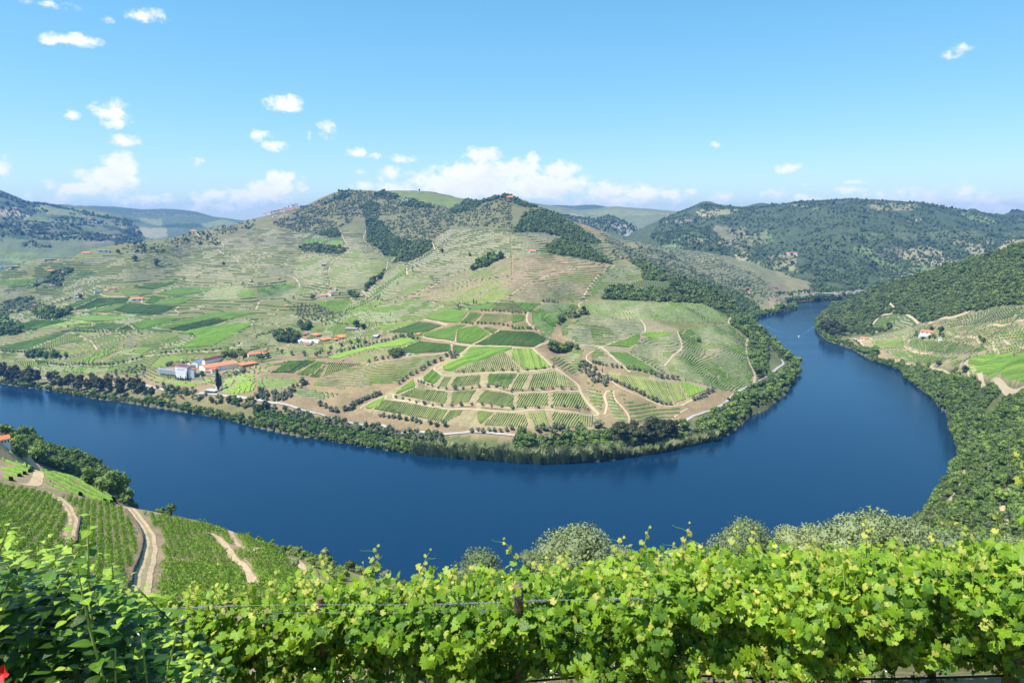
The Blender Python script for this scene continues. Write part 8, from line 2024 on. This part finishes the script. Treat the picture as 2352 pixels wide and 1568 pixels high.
for gi in range(8):
    x0, x1 = edges[gi], edges[gi + 1]; xc = (x0 + x1) / 2; r = np.random.default_rng(100 + gi)
    off = np.array([xc, YC(xc), float(zat(xc, YC(xc)))]); root = empty('grapevine', tuple(off)); tag(root, NAMES[gi], 'grapevine', 'grapevines of the front hedge')
    n = 2300 if gi > 1 else 1500
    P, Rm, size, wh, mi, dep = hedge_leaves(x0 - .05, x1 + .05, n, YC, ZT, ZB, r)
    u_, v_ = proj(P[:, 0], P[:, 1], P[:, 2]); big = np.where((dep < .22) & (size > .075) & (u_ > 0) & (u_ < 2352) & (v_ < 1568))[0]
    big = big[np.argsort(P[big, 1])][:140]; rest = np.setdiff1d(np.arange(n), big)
    for i in big:
        lf = D.objects.new('leaf', VLM[mi[i]][wh[i]]); ROOT.objects.link(lf); lf.parent = root; s = float(size[i]); M4 = Matrix.Identity(4)
        for a_ in range(3):
            for b_ in range(3): M4[a_][b_] = float(Rm[i][a_, b_]) * s
            M4[a_][3] = float(P[i][a_] - off[a_])
        lf.matrix_local = M4
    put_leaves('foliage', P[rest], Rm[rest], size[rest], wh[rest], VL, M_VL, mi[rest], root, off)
    # gnarled trunk and arm
    zb = float(ZB(xc)); g = off[2]; k = 9; tt = np.linspace(0, 1, k)
    path = np.c_[r.normal(0, .018, k), r.normal(0, .018, k), -.1 + tt * (zb + .12 - g)]
    tube_obj(path, np.linspace(.05, .032, k) * r.uniform(.9, 1.2, k), M_GNARL, 'trunk', root, 7)
    xx = np.linspace(x0 - xc, x1 - xc, 12); tube_obj(np.c_[xx, r.normal(0, .02, 12), (zb + .12 - g) + r.normal(0, .018, 12)], .022 * r.uniform(.8, 1.25, 12), M_GNARL, 'cane', root, 6)
    for u1, v1, u0, v0 in SH:
        a_ = at_y(u0, v0, 6.2)
        if x0 <= a_[0] < x1:
            shoot(root, off, at_y(u0, v0 + 25, YC(a_[0])), at_y(u1, v1, YC(a_[0]) - .05), r, 8)
    for q in range(11):
        x = r.uniform(x0, x1); z = float(ZT(x)); y = YC(x) + r.uniform(-.3, .2)
        shoot(root, off, (x, y, z - .1), (x + r.normal(0, .14), y + r.normal(0, .1), z + r.uniform(.08, .38)), r, 5)
    if gi == 7:
        shoot(root, off, at_y(2358, 1290, 4.6), at_y(2332, 1042, 4.3), r, 7, True, 1.15)
        shoot(root, off, at_y(2300, 1500, 4.9), at_y(2245, 1392, 4.8), r, 6, True, 1.1)
# rows behind, stepping down the slope
for ri, (yy, xa, xb, va, vb, n, hgt, l) in enumerate(((8.8, -3.2, 9.5, 1338, 1262, 8500, 1.15, 'second hedge of grapevines, directly behind the front one'), (11.8, -1.5, 12.5, 1330, 1250, 7500, 1.1, 'third hedge of grapevines, under the silvery olives'), (15.2, 2.5, 16, 1290, 1245, 6000, 1.1, 'fourth hedge of grapevines at the right, touching the silvery olives'))):
    r = np.random.default_rng(200 + ri); yc = lambda x, yy=yy: yy + 0 * x
    zt = lambda x, yy=yy: CAMZ - yy * np.interp(x, [xa, xa + (xb - xa) * .35, xb], [tz(va), tz(va * .45 + vb * .55), tz(vb)])
    P, Rm, size, wh, mi, dep = hedge_leaves(xa, xb, n, yc, zt, lambda x: zt(x) - hgt, r, .5, .07, .15)
    off = np.array([(xa + xb) / 2, yy, float(zat((xa + xb) / 2, yy))]); root = empty('vine_hedge', tuple(off)); tag(root, l, 'grapevine')
    put_leaves('foliage', P, Rm, size, wh, VL, M_VL, mi, root, off)
    for x in np.arange(xa + .6, xb, 1.6):
        g = float(zat(x, yy)); top = float(zt(x) - hgt * .7); V, q = tube([(x, yy, g - .2), (x + .03, yy, (g + top) / 2), (x, yy, top)], [.045, .04, .03], None, '')
        obj('trunk', npmesh('trunk', V - off, q, M_GNARL, True), root)
    tube_obj(np.array([(x, yy, float(zt(x) - hgt * .8)) for x in np.linspace(xa, xb, 14)]) - off, .02, M_GNARL, 'cane', root)
# posts, wires, drip line
M_WIRE = plain('galvanised_wire', (.26, .26, .27), .4, .15, 30); M_PIPE = plain('black_pipe', (.012, .012, .013), .5, .1, 8)
def post(u, v, y, lean, l, rad=.045):
    p = at_y(u, v, y); g = float(zat(p[0], y)); rt = empty('trellis_post', (p[0], y, g)); h = p[2] - g
    V, q = tube([(0, 0, -.3), (lean * .5, 0, h * .5), (lean, 0, h)], [rad * 1.1, rad, rad * .95], None, '', None, 10); n = len(V)
    q = [tuple(x) for x in q] + [tuple(range(n - 10, n))]
    obj('shaft', mesh('shaft', V, q, M_WOOD), rt)
    for zz in (.93, .62, .3):
        V, q = tube([(lean * zz + math.cos(t) * rad * 1.12, math.sin(t) * rad * 1.12, h * zz) for t in np.linspace(0, 6.28, 12)], .004, None, '', None, 4); obj('wire_loop', npmesh('wire_loop', V, q, M_WIRE), rt)
    tag(rt, l, 'post'); return p
post(1190, 1346, 6.16, 0, 'brown wooden post whose top shows in the middle of the hedge', .05)
post(1985, 1345, 6.1, -.05, 'wooden post leaning slightly in the right half of the hedge', .055)
post(2330, 1500, 5.95, 0, 'dark wooden post stub low at the right edge of the hedge', .07)
post(735, 1372, 6.3, 0, 'thin wooden post hidden in the left part of the hedge', .035)
for v, l, rr in ((1366, 'uppermost trellis wire with dry tendrils through the hedge', .0021), (1384, 'second trellis wire just under the uppermost one', .0014), (1440, 'middle trellis wire inside the hedge', .0014)):
    xs = np.linspace(-6, 7, 80); path = [(x, YC(x) - .12, float(CAMZ - YC(x) * np.interp(x, [-6, 0, 7], [tz(v + 25), tz(v), tz(v - 28)])) + .012 * math.sin(x * 1.9)) for x in xs]
    o = tube_obj(path, rr, M_WIRE, 'trellis_wire'); tag(o, l, 'wire')
    if rr > .002:
        parts = []
        for c in (-3.1, -.6, .15, 1.1, 2.9, 3.6):
            for j in range(26):
                x = c + rng.normal(0, .16); z0 = float(np.interp(x, [p[0] for p in path], [p[2] for p in path])); th = np.linspace(0, 5, 7) + rng.uniform(0, 6)
                parts.append(tube(np.c_[x + np.linspace(0, .07, 7), YC(x) - .12 + np.cos(th) * .014, z0 + np.sin(th) * .014], .0022, None, '', None, 3))
        V, q = merge(parts); obj('dry_tendrils', npmesh('dry_tendrils', V, q, M_WIRE), o)
pipe = [(x, YC(x) - .1, float(ZB(x)) - .07 + .02 * math.sin(x * 1.3)) for x in np.linspace(-6, 7, 60)]
tag(tube_obj(pipe, .011, M_PIPE, 'irrigation_pipe', None, 8), 'black drip irrigation pipe under the front hedge', 'pipe')
# weeds under the hedge
M_WEED = foliage('weed_leaves', (.14, .2, .05), .5, 3, 20, trans=.2); M_PETAL = plain('white_petals', (.8, .8, .76), .7, .05, 5)
r = np.random.default_rng(9); n = 9000
X_ = r.uniform(-8, 9, n); Y_ = r.uniform(6.0, 9.6, n); m = fbm(X_, Y_, 3, 4) > -.25; X_, Y_ = X_[m], Y_[m]
P = np.c_[X_, Y_, zat(X_, Y_) + r.uniform(0, .13, len(X_))]; V, q = leaf_cards(P, np.tile([0, -.5, .8], (len(P), 1)).astype(float), .055, r, .7)
tag(obj('ground_weeds', npmesh('ground_weeds', V, q, M_WEED)), 'green weeds on the reddish earth under the hedge', 'weeds', None, 'stuff')
P = P[r.uniform(0, 1, len(P)) < .05] + [0, 0, .06]; V, q = leaf_cards(P, np.tile([0, -.5, .8], (len(P), 1)).astype(float), .035, r, .5)
tag(obj('white_flowers', npmesh('white_flowers', V, q, M_PETAL)), 'tiny white flowers among the weeds under the hedge', 'flowers', None, 'stuff')

# ---------------------------------------------------------------- glossy evergreen shrub at the left
def glossy(name, c):
    m = leaf_material(name, c, .2, .3, 1.5); return m
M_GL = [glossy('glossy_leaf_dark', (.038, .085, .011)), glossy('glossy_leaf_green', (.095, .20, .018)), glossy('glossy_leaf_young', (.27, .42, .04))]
def ovate(seed):
    r = np.random.default_rng(seed); V = [(0, 0, 0)]; A = [1.0]; k = 7; L = 1.0
    W = [.16, .27, .31, .28, .20, .10]; cup = r.uniform(.1, .4); fold = r.uniform(.15, .5)
    mid = [(0, -L * (i + 1) / k, -cup * ((i + 1) / k) ** 2) for i in range(k)]
    V += mid; A += [1.0] * k; n0 = len(V)
    for s in (-1, 1):
        for i in range(k - 1):
            y = -L * (i + 1) / k; V.append((s * W[i] * r.uniform(.95, 1.05), y, mid[i][2] + fold * W[i] * .6 + r.normal(0, .01))); A.append(.0)
    Q = []
    for si in range(2):
        b = n0 + si * (k - 1)
        seq = [0] + [b + i for i in range(k - 1)] + [k]; c = [0] + list(range(1, k + 1))
        for i in range(k):
            a0, a1, b0, b1 = c[i], c[i + 1], seq[i], seq[i + 1]
            if i == 0: t = [(a0, a1, b1)]
            elif i == k - 1: t = [(a0, a1, b0)]
            else: t = [(a0, a1, b1), (a0, b1, b0)]
            Q += [x if si else x[::-1] for x in t]
    return np.array(V, float), np.array(Q), np.array(A)
OV = [ovate(s) for s in range(6)]; OVM = [[leaf_mesh(L, m) for L in OV] for m in M_GL]
r = np.random.default_rng(55)
topv = lambda u: np.interp(u, [-150, 0, 50, 100, 160, 205, 235, 270, 330, 390, 450, 520], [1160, 1190, 1232, 1238, 1215, 1182, 1255, 1290, 1352, 1420, 1490, 1560])
PL, RL, SL, WL, ML = [], [], [], [], []; stems = []
sr = empty('evergreen_shrub', (-2.35, 3.0, float(zat(-2.35, 3.0)))); off = np.array([-2.35, 3.0, float(zat(-2.35, 3.0))])
for b in range(235):
    front = b < 150
    u = r.uniform(-130, 500) if b > 9 else [60, 205, 150, 20, 255, 330, 400, 110, 300, 450][b]
    v = topv(u) + (r.beta(1, 1.6) * (1600 - topv(u)) if b > 9 else 0); y = r.uniform(2.5, 3.1) if front else r.uniform(3.1, 3.8)
    tip = np.array(at_y(u, v, y)); L = r.uniform(.55, .95); d = np.array([r.normal(.12, .22), r.normal(-.05, .2), 1.0]); d /= np.linalg.norm(d); base = tip - d * L + np.array([-.1, .12, 0])
    T = np.linspace(0, 1, 12)[:, None]; mid = (base + tip) / 2 + np.array([-.06, .03, .0]); path = (1 - T) ** 2 * base + 2 * T * (1 - T) * mid + T ** 2 * tip
    stems.append((path, front))
    m = int(L / .034)
    for j in range(m):
        t = j / (m - 1); p = path[min(11, int(t * 11))] * 1.0; a = j * 2.4 + b; s = np.interp(t, [0, .6, .9, 1], [.08, .088, .06, .034]) * r.uniform(.8, 1.2)
        hd = np.array([math.cos(a), math.sin(a), .0]); down = hd + np.array([0, 0, -.15 + .75 * t + r.normal(0, .25)]); nn = np.array([-hd[0] * .25, -hd[1] * .25, 1.0]) + r.normal(0, .25, 3)
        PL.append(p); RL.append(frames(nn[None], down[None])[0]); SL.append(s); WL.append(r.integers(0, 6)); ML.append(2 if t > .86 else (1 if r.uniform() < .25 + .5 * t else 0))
PL = np.array(PL); RL = np.array(RL); SL = np.array(SL); WL = np.array(WL); ML = np.array(ML)
u_, v_ = proj(PL[:, 0], PL[:, 1], PL[:, 2]); c = np.where((u_ > 0) & (v_ < 1560) & (SL > .055))[0]; c = c[np.argsort(PL[c, 1] - SL[c])][:290]; rest = np.setdiff1d(np.arange(len(PL)), c)
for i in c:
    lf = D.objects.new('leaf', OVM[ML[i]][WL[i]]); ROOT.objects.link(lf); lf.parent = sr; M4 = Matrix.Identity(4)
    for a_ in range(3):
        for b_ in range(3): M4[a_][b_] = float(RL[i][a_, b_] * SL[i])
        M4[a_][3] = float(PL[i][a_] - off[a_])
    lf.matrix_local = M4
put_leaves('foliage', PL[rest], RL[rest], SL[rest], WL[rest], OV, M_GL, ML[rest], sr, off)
M_TWIG = plain('yellow_green_stem', (.30, .32, .06), .5, .2, 20)
for path, front in stems:
    if front and sum(path[-1]) % .02 < .008: tube_obj(path - off, np.linspace(.008, .003, 12), M_TWIG, 'stem', sr, 6)
bark = []
for i in range(7): 
    e_ = np.array([r.uniform(-.9, .9), r.uniform(-.2, .5), 1.0]) * .8; bark.append(tube(np.linspace(0, 1, 6)[:, None] * e_ + np.r_[0, 0, -.2], np.linspace(.035, .012, 6), None, ''))
V, q = merge(bark); obj('trunk', npmesh('trunk', V, q, M_BARK, True), sr)
tag(sr, 'glossy dark green evergreen shrub filling the lower left corner', 'shrub')
# red blossom at the very corner
M_REDP = plain('red_petals', (.62, .02, .015), .5, .15, 20)
fp = at_y(8, 1545, 2.45); V = []; Q = []
fr = empty('red_flower', fp)
for k in range(5):
    a = k * 2 * math.pi / 5; c_, s_ = math.cos(a), math.sin(a)
    V = [(0, 0, 0), (.012 * c_ - .012 * s_, .012 * s_ + .012 * c_, .012), (.034 * c_, .034 * s_, .014), (.012 * c_ + .012 * s_, .012 * s_ - .012 * c_, .012), (.03 * c_ - .01 * s_, .03 * s_ + .01 * c_, .022), (.03 * c_ + .01 * s_, .03 * s_ - .01 * c_, .022)]
    pe = obj('petal', mesh('petal', V, [(0, 1, 4), (0, 4, 2), (0, 2, 5), (0, 5, 3)], M_REDP, True), fr); pe.rotation_euler = (1.2, 0, 0)
V, q = tube([(0, 0, 0), (-.01, .01, -.06), (0, .02, -.13)], .003, None, ''); obj('stalk', npmesh('stalk', V, q, M_STEM), fr)
tag(fr, 'single red blossom in the bottom left corner in front of the shrub', 'flower')
